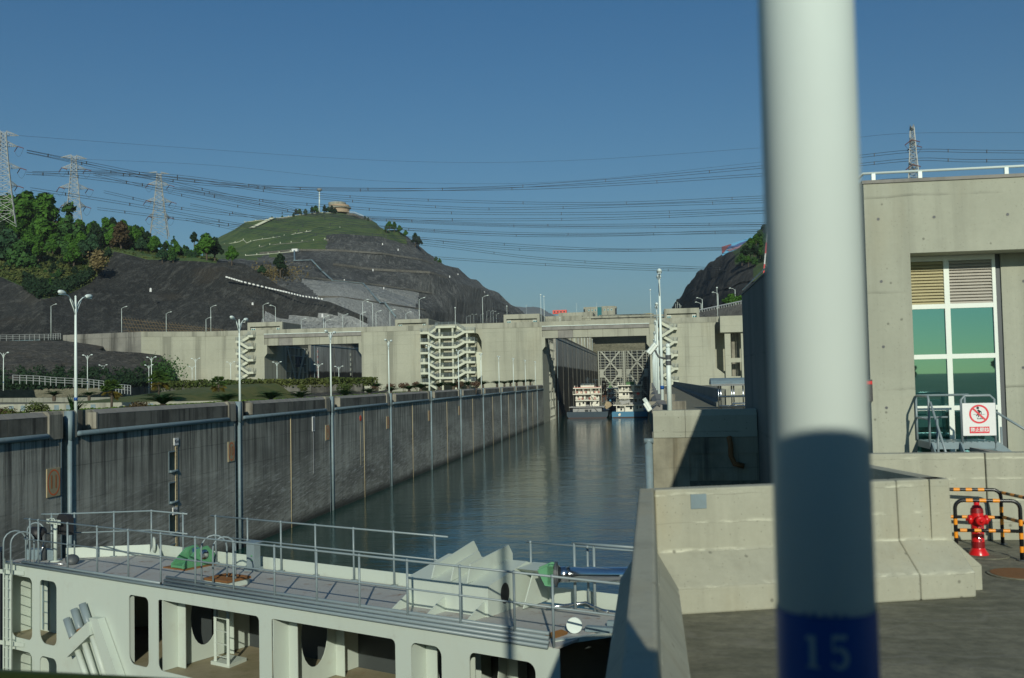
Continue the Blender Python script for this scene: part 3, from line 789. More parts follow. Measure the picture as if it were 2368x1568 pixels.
for c0_, c1_, mt in ((xl + .06, xc - fw, 'slat_yellow'), (xc + fw, xr - .07, 'slat')):
    m = MB(); m.box(c0_, WY + 0.07, rows[1], c1_, WY + 0.09, rows[0]); m.build('louvre_back', M['darkgrey'], win)
    zt = rows[0] - 0.11; zb = rows[1]; n = 14
    for k in range(n):
        z = zb + (zt - zb) * k / n; s = (zt - zb) / n
        m = MB(); m.hexa([(c0_, WY - 0.045, z + 0.004), (c1_, WY - 0.045, z + 0.004), (c1_, WY - 0.038, z - 0.004), (c0_, WY - 0.038, z - 0.004),
                          (c0_, WY + 0.03, z + s * 1.0), (c1_, WY + 0.03, z + s * 1.0), (c1_, WY + 0.04, z + s * 0.95), (c0_, WY + 0.04, z + s * 0.95)])
        m.build('slat', M[mt], win)
    for a, b in zip(rows[1:], rows[2:]):
        m = MB(); m.box(c0_, WY - 0.006, b + 0.0, c1_, WY + 0.006, a - 0.10); m.build('pane', M['mirror'], win)

# steel landing with two flights in front of the window
PY0, PY1, PZd = 21.0, 21.95, 0.96
t = thing('steel_platform', 'grey steel access landing with tube rails and stairs below the building window', 'platform', (6.0, 21.5, 0))
def F(x, y): return P(x, y, PY0)
xa = F(2147, 950).x; xb = F(2299, 950).x; xs = F(2222, 950).x
m = MB(); m.box(xa, PY0, PZd - 0.14, xb, PY0 + 0.012, PZd - 0.01); m.box(xa - 0.0, PY0, PZd - 0.14, xa + 0.012, PY1, PZd - 0.012); m.box(xb - .012, PY0, PZd - 0.14, xb, PY1, PZd - 0.012); m.build('edge_beam', M['bluepipe'], t)
for k in range(11):
    xk = xa + (xb - xa) * (k + 0.1) / 11; m = MB(); m.box(xk, PY0 + .012, PZd - 0.045, xk + 0.085, PY1, PZd); m.build('deck_slat', M['grey'], t)
zt = PZd + 0.92
def rail(pts, r=0.024): 
    m = MB(); m.tube(pts, r, 8); return m.build('rail', M['grey'], t, True)
rail([(xa, PY0, PZd - .1), (xa, PY0, zt - .06), (xa, PY0 + .05, zt), (xa, PY1 - .05, zt), (xa + .05, PY1, zt), (xb - .2, PY1, zt)])
rail([(xa, PY1, PZd), (xa, PY1, zt)]); rail([(xa, PY0, PZd + .46), (xa, PY1, PZd + .46), (xs, PY1, PZd + .46)], .02)
rail([(xs, PY0, PZd - .02), (xs, PY0, zt - .08), (xs + .07, PY0, zt), (xb - .08, PY0, zt), (xb, PY0, zt - .08), (xb, PY0, PZd - .02)], .026)
rail([(xb - .28, PY1, PZd), (xb - .28, PY1, zt)])
# flight towards the camera
for xx in (xa + .03, xs - .04):
    m = MB(); m.beam((xx, PY0, PZd - .06), (xx, PY0 - 1.15, -0.1), .03, .16, (0, 0, 1)); m.build('stringer', M['bluepipe'], t)
rail([(xa + .03, PY0, zt - .12), (xa + .03, PY0 - 0.02, zt - .12), (xa + .03, PY0 - 1.15, 0.62)]); rail([(xa + .03, PY0 - .45, 1.45), (xa + .03, PY0 - .45, 0.3)])
for k in range(4):
    z = PZd - .2 * (k + 1); y = PY0 - .23 * (k + 1)
    m = MB(); m.box(xa + .03, y, z - .02, xs - .04, y + .2, z); m.build('tread', M['grey'], t)
# flight to the right
for yy in (PY0 + .05, PY1 - .1):
    m = MB(); m.beam((xb, yy, PZd - .06), (xb + 1.15, yy, 0.0), .03, .16); m.build('stringer', M['bluepipe'], t)
rail([(xb, PY0, zt - .32), (xb + 1.4, PY0, zt - 1.25)]); rail([(xb + .42, PY1, 1.2), (xb + .42, PY1, 0.2)])
for k in range(4):
    z = PZd - .2 * (k + 1); x = xb + .25 * k
    m = MB(); m.box(x, PY0 + .05, z - .02, x + .23, PY1 - .1, z); m.build('tread', M['grey'], t)
t = thing('concrete_ramp', 'low sloping concrete block under the steel landing', 'ramp', (xb, 20, 0))
p0 = P(2228, 1026, 20.2); p1 = P(2350, 1043, 20.2)
m = MB(); m.prism([(0, 0), (2.2, 0), (2.2, 0.62), (0.95, 0.72), (0, 0.86)], (xs + .1, 19.6, 0), (1, 0, 0), (0, 0, 1), (0, 1.3, 0)); m.build('ramp_body', M['coping'], t)
m = MB(); m.box(xa - .25, 21.2, -.2, xs, 21.9, 0.55); m.build('ramp_step', M['coping'], t)
# the no-climbing sign
t = thing('warning_sign', 'white no-climbing sign with a red ring hung on the steel landing', 'sign', (xs + .35, PY0 - .04, 1.4))
s0 = F(2227, 1005); s1 = F(2296, 934)
sw = .63; shh = .65; sx = (s0.x + s1.x) / 2; sz = (s0.z + s1.z) / 2
m = MB(); m.box(sx - sw / 2, PY0 - .055, sz - shh / 2, sx + sw / 2, PY0 - .03, sz + shh / 2); o = m.build('sign_board', M['signwhite'], t); bevel(o, .006, 1)
yf = PY0 - .0575; X1 = Vector((1, 0, 0)); Z1 = Vector((0, 0, 1))
rc = Vector((sx, yf, sz + .105)); rr = .188
m = MB(); ring(m, rc, X1, Z1, rr, rr, .036, 48); m.build('ring', M['red'], t, fix=False)
def bar2(m, a, b, w, y):
    a = Vector((a[0], 0, a[1])); b = Vector((b[0], 0, b[1])); d = (b - a).normalized(); n = Vector((-d.z, 0, d.x)) * (w / 2); o = Vector((rc.x, y, rc.z))
    m.quad(o + a - n, o + b - n, o + b + n, o + a + n)
pm = MB()
pts = [(-.02 + .027 * math.cos(k * math.pi / 8), .123 + .027 * math.sin(k * math.pi / 8)) for k in range(16)]
pm.add([(rc.x + a, yf, rc.z + b) for a, b in pts], [list(range(16))])
for a, b, w in (((-.022, .085), (.018, .03), .034), ((.0, .075), (.042, .045), .018), ((.042, .048), (.042, .0), .014), ((.012, .03), (-.018, -.005), .026), ((-.015, .0), (-.055, -.035), .02), ((-.01, .0), (-.01, -.06), .02),
                ((-.105, -.005), (.11, -.005), .006), ((-.035, -.06), (-.035, -.09), .006), ((.03, -.01), (.03, -.09), .006), ((-.04, -.092), (.09, -.092), .014)):
    bar2(pm, a, b, w, yf)
pm.build('pictogram', M['ink'], t, fix=False)
m = MB(); bar2(m, (-.125, .125), (.125, -.125), .036, yf - .002); m.build('slash', M['red'], t, fix=False)
m = MB(); m.quad((sx - .19, yf, sz - .275), (sx + .185, yf, sz - .275), (sx + .185, yf, sz - .145), (sx - .19, yf, sz - .145)); m.build('caption_panel', M['red'], t, fix=False)
put_text('禁止翻越', .088, M['signwhite'], t, (sx, yf - .002, sz - .21), X1, Z1, 'caption', 0.98)

# ------------------------------------------------------------------ mitre gate leaf in the foreground
GT = R_(26.4)
GO = Vector((-.3, 18.39, 0)); GU = Vector((-math.cos(GT), math.sin(GT), 0)); GV = Vector((math.sin(GT), math.cos(GT), 0)); GZ = Vector((0, 0, 1))
def G(u, v, z): return GO + GU * u + GV * v + GZ * z
def UV(x, y, z):
    p = PZ(x, y, z) - GO; return p.dot(GU), p.dot(GV)
def UZ(x, y, v):
    d = ray(x, y); e = Vector((0, 0, EYE)); k = (GO + GV * v - e).dot(GV) / d.dot(GV); p = e + d * k
    return (p - GO).dot(GU), p.z
q_ = 1.7305
def za(x, y): return x * .4337 / q_, (2033 + y * .4337) / q_
def zb_(x, y): return (800 + x * .4547) / q_, (2000 + y * .4547) / q_
def zc_(x, y): return (1600 + x * .4547) / q_, (2000 + y * .4547) / q_
DK = -2.76; RT = -1.41; RM = -2.0
GATE = thing('mitre_gate', 'white steel mitre gate leaf with grey handrails and cut-out girders in the foreground', 'lock gate', G(10, 1.5, DK))

def holed_plate(name, outer, holes, o, ux, uy, thick, mat, parent):
    """flat plate with rounded openings, in the plane (o, ux, uy)"""
    cu = bpy.data.curves.new(name, 'CURVE'); cu.dimensions = '2D'; cu.fill_mode = 'BOTH'; cu.extrude = thick / 2
    for poly in [outer] + holes:
        sp = cu.splines.new('POLY'); sp.points.add(len(poly) - 1); sp.use_cyclic_u = True
        for pt, p in zip(sp.points, poly): pt.co = (p[0], p[1], 0, 1)
    ob = bpy.data.objects.new(name, cu); C.objects.link(ob)
    dg = bpy.context.evaluated_depsgraph_get(); dg.update()
    me = bpy.data.meshes.new_from_object(ob.evaluated_get(dg))
    bpy.data.objects.remove(ob); bpy.data.curves.remove(cu)
    nz = Vector(ux).cross(Vector(uy)); off = OFF[parent.name]
    for v in me.vertices: v.co = Vector(o) + Vector(ux) * v.co.x + Vector(uy) * v.co.y + nz * v.co.z - off
    me.materials.clear(); me.materials.append(mat)
    r = bpy.data.objects.new(name, me); C.objects.link(r); r.parent = parent; OFF[r.name] = off
    return r
def rrect(x0, y0, x1, y1, r, n=6):
    rs = r if hasattr(r, '__len__') else [r] * 4
    out = []
    for (cx, cy, a0, k) in ((x0, y0, 180, 0), (x1, y0, 270, 1), (x1, y1, 0, 2), (x0, y1, 90, 3)):
        rr_ = rs[k]; ox = cx + rr_ * (1 if cx == x0 else -1); oy = cy + rr_ * (1 if cy == y0 else -1)
        for i in range(n + 1):
            a = R_(a0 + 90 * i / n); out.append((ox + rr_ * math.cos(a), oy + rr_ * math.sin(a)))
    return out
UR = 1.75
ops = [(19.9, 21.06, .2), (18.64, 19.5, .2), (14.4, 15.24, .16), (10.15, 14.0, .12), (5.88, 9.73, .12), (4.62, 5.44, .2), (2.3, 3.9, .2)]
holes = []
for a, b, r in ops:
    holes.append(rrect(a, -4.93, b, -3.11, [r, r * 1.5, r * .7, r])); holes.append(rrect(a, -7.1, b, -5.29, r))
holed_plate('front_plate', [(UR, -8.6), (21.5, -8.6), (21.5, -2.775), (UR, -2.775)], holes, G(0, 0.012, 0), GU, GZ, 0.024, M['white'], GATE)
def gprism(poly_uv, z0, z1, name, mat, parent=GATE):
    m = MB(); m.prism(poly_uv, G(0, 0, z0), GU, GV, GZ * (z1 - z0)); return m.build(name, mat, parent)
rc_ = UV(*zc_(1800, 1130), DK)
deckpoly = [(UR + .1, 0.03), (21.46, 0.03), (21.46, .95), (20.3, 1.2), (18.35, 2.98), (0.0, 3.12), (0.0, 1.6), (rc_[0], rc_[1] + .1)]
gprism(deckpoly, DK - .05, DK, 'deck', M['greydeck'])
inner = [(UR + .1, 0.03), (21.46, 0.03), (21.46, .95), (20.3, 1.2), (18.35, 2.98), (0.0, 3.12)]
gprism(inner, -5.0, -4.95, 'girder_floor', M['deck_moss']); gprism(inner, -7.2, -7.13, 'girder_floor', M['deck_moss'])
m = MB(); 
for a, b in (((21.46, .95), (20.3, 1.2)), ((20.3, 1.2), (18.35, 2.98)), ((18.35, 2.98), (0.0, 3.12))):
    pa = G(a[0], a[1], -8.6); pb_ = G(b[0], b[1], -8.6); m.prism([(0, 0), (1, 0), (1, 1), (0, 1)], pa, pb_ - pa, GZ * (8.6 + DK - .05), GV * .03)
m.build('skin_plate', M['white'], GATE)
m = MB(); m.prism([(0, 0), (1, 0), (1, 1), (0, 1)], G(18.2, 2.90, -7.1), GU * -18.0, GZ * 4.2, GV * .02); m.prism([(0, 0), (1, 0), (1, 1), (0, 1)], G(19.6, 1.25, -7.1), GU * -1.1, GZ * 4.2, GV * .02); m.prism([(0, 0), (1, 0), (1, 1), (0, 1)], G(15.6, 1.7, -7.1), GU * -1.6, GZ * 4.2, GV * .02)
m.build('inner_shade_sheet', plain('shade_dark_steel', (0.05, 0.06, 0.06)), GATE)  # dark sheets: the unlit depth behind the openings is put into their colour
m = MB(); m.prism([(0, 0), (.92, 0), (.92, 1), (0, 1)], G(21.46, .03, -8.6), GV, GZ * (8.6 + DK - .05), GU * -.03); m.build('end_plate', M['white'], GATE)
m = MB(); m.prism([(0, 0), (1, 0), (1, 1), (0, 1)], G(21.4, .93, -8.6), GU * -1.8, GZ * (8.6 + DK - .06), GV * .03); m.build('inner_panel', M['white'], GATE)
# perpendicular diaphragms with an oval man hole and vertical flanges
m = MB(); m.prism([(.03, -4.94), (.18, -4.94), (.18, -2.82), (.03, -2.82)], G(15.26, 0, 0), GV, GZ, GU * .02); m.build('flange', M['white'], GATE)
for u in (13.86, 9.7, 5.46, 4.45):
    oval = [(1.36 + .45 * math.cos(k * math.pi / 12), -3.78 + .78 * math.sin(k * math.pi / 12)) for k in range(24)]
    holed_plate('diaphragm', [(.03, -4.94), (2.95, -4.94), (2.95, -2.82), (.03, -2.82)], [oval], G(u, 0, 0), GV, GZ, 0.02, M['white'], GATE)
    m = MB(); m.prism([(0, 0), (2.9, 0), (2.9, 2.1), (0, 2.1)], G(u, .03, -7.12), GV, GZ, GU * .02); m.build('diaphragm', M['white'], GATE)
    for v in (.50, 2.08):
        m = MB(); m.prism([(0, 0), (-.30, 0), (-.30, 2.1), (0, 2.1)], G(u - .012, v, -4.945), GU, GZ, GV * .02); m.build('flange', M['white'], GATE)
# stacked grey pipes along the deck edge
def gpipe(u0, u1, v, z, r=.038): 
    m = MB(); m.tube([G(u0, v, z), G(u1, v, z)], r, 10); return m.build('edge_pipe', M['grey'], GATE, True)
gpipe(21.3, 1.98, -.045, -2.752); gpipe(20.4, 13.86, -.02, -2.675)
for k, (v, z) in enumerate(((-.02, -2.672), (.02, -2.595), (.06, -2.52))): gpipe(13.72 + .03 * (k % 2), 1.97 + .02 * k, v, z)
m = MB(); m.lathe([(.026, 0), (.026, .004)], G(13.855, -.02, -2.675), 12, GU * -1); m.build('pipe_bore', M['black'], GATE)
# handrails
def handrail(uv, posts, extra=0.18, mid=True, z0=DK, zt=RT, base=False):
    pts = [G(a, b, zt) for a, b in uv]
    m = MB(); m.tube(pts, .024, 8); m.build('top_rail', M['grey'], GATE, True)
    m = MB(); m.tube([p - GZ * (zt - RM) for p in pts], .021, 8); m.build('mid_rail', M['grey'], GATE, True)
    for a, b in posts:
        m = MB(); m.tube([G(a, b, z0), G(a, b, zt)], .026, 8)
        for zz_ in (zt, RM): m.lathe([(.012, -.04), (.034, -.024), (.04, 0), (.034, .024), (.012, .04)], G(a, b, zz_), 8)
        if base: m.box(*(G(a, b, DK) - Vector((.09, .09, 0))), *(G(a, b, DK) + Vector((.09, .09, .015))))
        m.build('post', M['grey'], GATE, True)
fp = [20.05, 19.6, 18.12, 16.7, 15.29, 13.9, 12.51, 11.07, 9.62, 8.23, 6.91, 5.53, 4.12, 2.78, 1.88]
handrail([(20.35, .02), (.4, .02)], [(u, .02) for u in fp])
handrail([(15.6, 3.0), (6.75, 3.0)], [(u, 3.0) for u in (15.39, 14.01, 12.64, 11.3, 9.9, 8.51, 7.17)], base=True)
handrail([(20.89, .88), (20.45, 1.1), (18.34, 2.94), (16.6, 2.94)], [(20.59, 1.02), (20.07, 1.45), (19.2, 2.22), (18.34, 2.94), (16.81, 2.94)], base=True)
handrail([(4.62, 3.25), (.6, 3.3)], [(4.5, 3.25), (2.98, 3.27), (1.5, 3.29)], base=True)
bu, bv = UV(*zc_(1545, 978), DK); cu_, cv_ = UV(*zc_(1718, 992), DK)
tz = UZ(*zc_(1530, 380), bv)[1]
m = MB(); m.tube([G(bu + .05, bv, tz), G(cu_ - 1.2, cv_, tz)], .03, 8); m.build('top_rail', M['grey'], GATE, True)
m = MB(); m.tube([G(bu, bv, DK), G(bu, bv, tz)], .032, 8); m.build('post', M['grey'], GATE, True)
m = MB(); m.tube([G(cu_, cv_, DK), G(cu_, cv_, tz)], .032, 8); m.build('post', M['grey'], GATE, True)
m = MB(); m.tube([G(cu_, cv_, RM + .1), G(cu_ - 1.2, cv_, RM + .1)], .026, 8); m.build('mid_rail', M['grey'], GATE, True)
# back coaming
for a, b in (((20.25, 1.28), (18.42, 2.93)), ((18.1, 3.08), (6.8, 3.10)), ((4.4, 3.36), (0.2, 3.40))):
    pa = G(a[0], a[1], DK - .02); pb_ = G(b[0], b[1], DK - .02); w = .33 if b[0] > 6 else .36
    m = MB(); m.prism([(0, 0), (1, 0), (1, 1), (0, 1)], pa, pb_ - pa, GZ * w, GV * .02); m.build('coaming', M['white'], GATE)
# arm box with fins
box = thing  # placeholder name kept short
ub0, ub1 = 4.42, 6.7
m = MB(); m.prism([(1.40, DK), (1.40, -2.10), (2.95, -1.80), (3.3, -1.92), (3.3, DK)], G(ub0, 0, 0), GV, GZ, GU * (ub1 - ub0)); ab = m.build('arm_box', M['white'], GATE)
for u, v0, f0, v1, f1 in ((6.0, 1.55, -1.80, 3.05, -1.46), (5.42, 1.52, -1.75, 2.45, -1.56), (4.95, 1.50, -1.68, 3.0, -1.47)):
    m = MB(); m.prism([(v0 - .12, -2.08), (v0, f0), (v1, f1), (v1 + .16, f1 - .22), (v1 + .16, -1.9)], G(u, 0, 0), GV, GZ, GU * .03); m.build('fin', M['white'], ab)
for u in (6.62, 5.6, 4.5):
    m = MB(); m.prism([(.62, DK), (1.40, DK), (1.40, -2.45), (1.3, -2.45)], G(u, 0, 0), GV, GZ, GU * .025); m.build('gusset', M['white'], ab)
m = MB(); el = [(.17 * math.cos(k * math.pi / 12), .23 * math.sin(k * math.pi / 12)) for k in range(24)]
m.prism(el, G(ub0 - .004, 2.05, -2.36), GV, GZ, GU * .003); m.build('man_hole', M['black'], ab)
m = MB(); m.prism([(2.5, -1.89), (3.25, -1.86), (3.55, -2.0), (2.9, -2.05)], G(ub0, 0, 0), GV, GZ, GU * -.62); m.build('bracket_plate', M['white'], ab)
m = MB(); m.prism([(1.95, -2.72), (2.95, -2.72), (2.95, -1.95), (2.4, -1.95)], G(ub0 - .3, .35, 0), GV, GZ, GU * -.03); m.build('bracket_web', M['white'], ab)
# right hand end: sill plate, white disc, seal flap
e0 = UV(*zc_(1335, 1247), DK); e1 = UV(*zc_(1800, 1120), DK)
m = MB(); m.beam(G(e0[0], e0[1], DK - .03), G(e1[0] - .6, e1[1] + .12, DK - .03), .10, .09); m.build('sill_bar', M['white'], GATE)
d0 = UV(*zc_(1535, 1178), DK)
m = MB(); m.lathe([(.16, -.02), (.16, .02)], G(d0[0], d0[1], DK + .17), 18, GU * -.5 - GV); m.build('pulley', M['whitepole'], GATE)
m = MB(); m.beam(G(d0[0] - .1, d0[1] + .3, DK + .06), G(d0[0] - 1.4, d0[1] + .62, DK + .06), .16, .1); m.beam(G(d0[0] - .35, d0[1] + .75, DK + .1), G(d0[0] - 1.4, d0[1] + 1.0, DK + .12), .1, .1); m.build('seal_arm', M['bluepipe'], GATE)
h = [UV(*zc_(*p), DK + .12) for p in ((1290, 945), (1450, 930), (1640, 905), (1760, 965), (1830, 985))]
m = MB(); m.tube([G(a, b, DK + .12) for a, b in h], .035, 8); m.build('steel_hose', M['steel'], GATE, True)
# hatch with rusty grating
hu0, hu1, hv0, hv1 = 12.05, 12.92, .64, 1.36
m = MB()
for a, b, c, d in ((hu0, hv0, hu1, hv0 + .05), (hu0, hv1 - .05, hu1, hv1), (hu0, hv0 + .05, hu0 + .05, hv1 - .05), (hu1 - .05, hv0 + .05, hu1, hv1 - .05)):
    m.prism([(a, b), (c, b), (c, d), (a, d)], G(0, 0, DK), GU, GV, GZ * .14)
hat = m.build('hatch', M['white'], GATE)
m = MB()
for a, b, c, d in ((hu0 - .03, hv0 - .03, hu1 + .03, hv0 + .05), (hu0 - .03, hv1 - .05, hu1 + .03, hv1 + .03), (hu0 - .03, hv0 + .05, hu0 + .05, hv1 - .05), (hu1 - .05, hv0 + .05, hu1 + .03, hv1 - .05)):
    m.prism([(a, b), (c, b), (c, d), (a, d)], G(0, 0, DK + .14), GU, GV, GZ * .06)
for k in range(6):
    a = hu0 + .1 + .12 * k; m.prism([(a, hv0 + .05), (a + .035, hv0 + .05), (a + .035, hv1 - .05), (a, hv1 - .05)], G(0, 0, DK + .15), GU, GV, GZ * .03)
m.build('rusty_frame', M['rust'], hat)
def hoop(u0, v0, u1, v1, z0, zt, r=.024, parent=GATE, mat='grey'):
    a = G(u0, v0, 0); b = G(u1, v1, 0); rad = (b - a).length / 2; c = (a + b) / 2; d = (b - a).normalized()
    pts = [a + GZ * z0] + [c + d * (-rad * math.cos(k * math.pi / 8)) + GZ * (zt - rad + rad * math.sin(k * math.pi / 8)) for k in range(9)] + [b + GZ * z0]
    m = MB(); m.tube(pts, r, 8); return m.build('ladder_hoop', M[mat], parent, True)
hoop(12.98, .58, 12.55, 1.05, DK, DK + 1.28); hoop(12.45, .52, 12.1, .95, DK, DK + 1.28)
# green fairlead
for u in (15.75, 15.25):
    m = MB(); m.prism([(1.75, DK + .03), (2.75, DK + .03), (2.85, DK + .3), (2.6, DK + .56), (2.25, DK + .52), (1.75, DK + .14)], G(u, 0, 0), GV, GZ, GU * .05); gb = m.build('fairlead_plate', M['green'], GATE)
m = MB(); m.prism([(1.7, 0), (2.8, 0), (2.8, .03), (1.7, .03)], G(15.1, 0, DK), GV, GZ, GU * 1.0); m.build('fairlead_base', M['rust'], GATE)
m = MB(); m.prism([(1.75, DK + .04), (2.6, DK + .04), (2.4, DK + .16), (1.75, DK + .1)], G(15.3, 0, 0), GV, GZ, GU * .45); m.build('fairlead_tray', M['green'], GATE)
m = MB(); m.lathe([(.15, 0), (.17, .04), (.17, .40), (.15, .44)], G(15.28, 2.45, DK + .34), 16, GU); m.build('roller', M['steel'], GATE, True)
m = MB(); m.lathe([(.02, 0), (.14, .004), (.14, .05), (.02, .06)], G(15.26, 2.45, DK + .34), 16, GU * -1); m.build('roller_cap', M['steel'], GATE, True)
m = MB(); m.lathe([(.22, -.03), (.24, 0), (.22, .03)], G(18.0, 2.78, DK + .36), 20, GU * .6 - GV); m.prism([(-.3, 0), (.3, 0), (.08, .36), (-.08, .36)], G(18.0, 2.82, DK), GU, GZ, GV * .04); m.build('pulley', M['white'], GATE)
m = MB(); st_ = [UV(*zc_(*p), DK) for p in ((1275, 1190), (1330, 1165), (1420, 1140), (1480, 1165), (1470, 1185), (1380, 1215), (1300, 1222))]
m.prism(st_, G(0, 0, DK + .001), GU, GV, GZ * .002); m.build('rust_stain', paint('orange_rust_stain', (0.34, 0.15, 0.03), .85, .5, 4), GATE)
# small control cabinet
m = MB()
cb = UV(*za(2310, 580), DK)
m.prism([(-.16, 0), (.16, 0), (.16, .78), (-.16, .78)], G(cb[0], cb[1], DK), GU, GZ, GV * .22); m.prism([(-.24, .78), (.24, .78), (.24, .80), (-.24, .80)], G(cb[0], cb[1] - .06, DK), GU, GZ, GV * .34); m.prism([(-.22, 0), (.22, 0), (.22, .1), (-.22, .1)], G(cb[0], cb[1] - .05, DK), GU, GZ, GV * .32)
cab = m.build('control_cabinet', M['grey'], GATE)
for k in range(2):
    m = MB(); m.lathe([(.025, 0), (.02, .03)], G(cb[0] - .06, cb[1], DK + .42 - .12 * k), 8, GV * -1); m.build('push_button', M['green'], cab)
# pad and ladder inside the big opening
pad = [UV(*zb_(*p), -4.93) for p in ((95, 1440), (258, 1474), (410, 1412), (245, 1380))]
m = MB(); m.prism(pad, G(0, 0, -4.95), GU, GV, GZ * .09); m.build('ladder_pad', M['white'], GATE)
l0 = UV(*zb_(137, 1432), -4.9); l1 = UV(*zb_(250, 1462), -4.9)
m = MB()
for a in (l0, l1): m.beam(G(a[0], a[1], -4.9), G(a[0], a[1], DK - .06), .075, .03, up=(0, 1, 0))
for k in range(6): m.beam(G(l0[0], l0[1], -4.7 + .33 * k), G(l1[0], l1[1], -4.7 + .33 * k), .022)
m.build('inner_ladder', M['white'], GATE)
m = MB()
for du in (0.12, .42): m.beam(G(20.75 - du + .2, .88, -4.9), G(20.75 - du + .2, .88, -2.9), .035)
for k in range(6): m.beam(G(20.83, .88, -4.7 + .33 * k), G(20.53, .88, -4.7 + .33 * k), .022)
m.build('inner_ladder', M['bluepipe'], GATE)
# outside ladder at the tip, with hoops over the deck
m = MB()
for du in (20.62, 21.02): m.beam(G(du, -.22, -8.6), G(du, -.22, -2.6), .06, .03)
m.beam(G(21.3, -.2, -3.0), G(20.3, -.02, -3.0), .02, .12); m.beam(G(21.3, -.2, -5.1), G(20.3, -.02, -5.1), .02, .12)
lad = m.build('ladder', M['white'], GATE)
for k in range(20):
    m = MB(); m.tube([G(20.62, -.22, -8.4 + .29 * k), G(21.02, -.22, -8.4 + .29 * k)], .014, 6); m.build('rung', M['white'], lad)
hoop(20.62, -.24, 20.4, .35, -3.0, DK + .95); hoop(21.02, -.24, 20.85, .35, -3.0, DK + .95); hoop(21.2, .6, 20.8, .9, DK, DK + 1.1)
# buffers and inclined pipes on the face
for (a, b) in (((17.12, -3.53), (16.83, -4.03)), ((17.52, -3.72), (17.22, -4.23)), ((17.88, -4.02), (17.57, -4.5))):
    pa = G(a[0], -.16, a[1]); pb_ = G(b[0], -.16, b[1]); ax = (pb_ - pa)
    m = MB(); m.tube([pa, pa + ax * .92, pb_], [.10, .105, .10], 16); bf = m.build('buffer', M['grey'], GATE, True)
    m = MB(); m.tube([pb_, pb_ + ax * .12], .11, 14); m.build('buffer_band', M['rust'], bf, True)
    m = MB(); m.tube([pb_ + ax * .12, pb_ + ax * .45], .09, 14); m.build('buffer_neck', M['white'], bf, True)
    m = MB(); m.tube([pb_ + ax * .45, pb_ + ax * 3.4], .085, 12); m.build('inclined_pipe', M['white'], GATE, True)
m = MB(); m.prism([(16.62, -3.93), (16.52, -4.27), (17.62, -5.02), (17.82, -4.72)], G(0, -.02, 0), GU, GZ, GV * -.30); m.build('buffer_bracket', M['white'], GATE)
m = MB(); m.prism([(16.70, -3.85), (16.30, -3.83), (14.9, -6.0), (15.35, -6.2)], G(0, -.02, 0), GU, GZ, GV * -.22); m.build('side_channel', M['white'], GATE)
# floodlights at the leaf tip
t = thing('floodlight', 'black floodlight box on a white peeling post seen from behind at the leaf tip', 'floodlight', G(20.0, .8, DK))
m = MB(); m.tube([G(20.02, .8, DK), G(20.02, .8, -1.62)], .055, 10); m.box(*(G(20.02, .8, DK) - Vector((.15, .15, 0))), *(G(20.02, .8, DK) + Vector((.15, .15, .03)))); m.build('post', M['white'], t, True)
lc = G(19.86, .92, -1.62)
m = MB(); m.prism([(-.32, -.35), (.34, -.35), (.34, .14), (.22, .26), (-.18, .26), (-.32, 0.06)], lc, GU * -1, GZ, GV * .16); m.build('lamp_housing', M['black'], t)
m = MB()
for du in (.34, .1, -.12, -.34): m.prism([(-.07, -.06), (.07, -.06), (.07, .08), (-.07, .08)], G(20.02 + du * .85, .73, -1.58), GU, GZ, GV * .02)
m.beam(G(20.35, .75, -1.58), G(19.7, .75, -1.58), .02, .05)
m.build('bracket', M['white'], t)
m = MB(); m.tube([G(20.25, .7, -1.6), G(20.1, .68, -1.46), G(19.9, .68, -1.46), G(19.78, .7, -1.6), G(19.78, .7, -1.9)], .014, 6); m.build('cable', M['white'], t, True)
t = thing('floodlight', 'dark round floodlight with an amber reflector tilted downwards at the leaf tip', 'floodlight', G(20.55, .72, DK))
m = MB(); m.tube([G(20.5, .72, DK), G(20.5, .72, -1.95)], .06, 10); m.build('post', M['darkgrey'], t, True)
ax = (GU * .75 - GV * .45 - GZ * .45).normalized()
cc = G(20.62, .68, -1.92)
m = MB(); m.lathe([(.09, -.16), (.15, -.1), (.2, .02), (.27, .14)], cc, 16, ax); m.build('lamp_housing', M['black'], t, True)
m = MB(); m.lathe([(.02, .02), (.25, .141)], cc, 16, ax); m.build('reflector', M['yellow'], t, True)
m = MB(); m.tube([G(20.45, .68, -2.2), G(20.4, .62, -2.35), G(20.46, .5, -2.66), G(20.2, .3, -2.73), G(19.7, .35, -2.72), G(19.1, .5, -2.72)], .016, 6); m.build('cable', M['steel'], t, True)
dk = UV(*za(665, 520), DK)
t = thing('loose_lamp_cover', 'round dark lamp cover lying on the deck near the floodlights', 'cover', G(dk[0], dk[1], DK))
m = MB(); m.lathe([(.19, 0), (.2, .03), (.13, .1), (.02, .13)], G(dk[0], dk[1], DK + .13), 16, (GU * -.4 - GV * .2 + GZ * .5)); m.build('cover_shell', M['darkgrey'], t, True)
m = MB(); m.prism([(20.3, .9), (21.2, .55), (21.3, .85), (20.6, 1.05)], G(0, 0, DK), GU, GV, GZ * .30); m.build('tip_casting', M['bluepipe'], GATE)
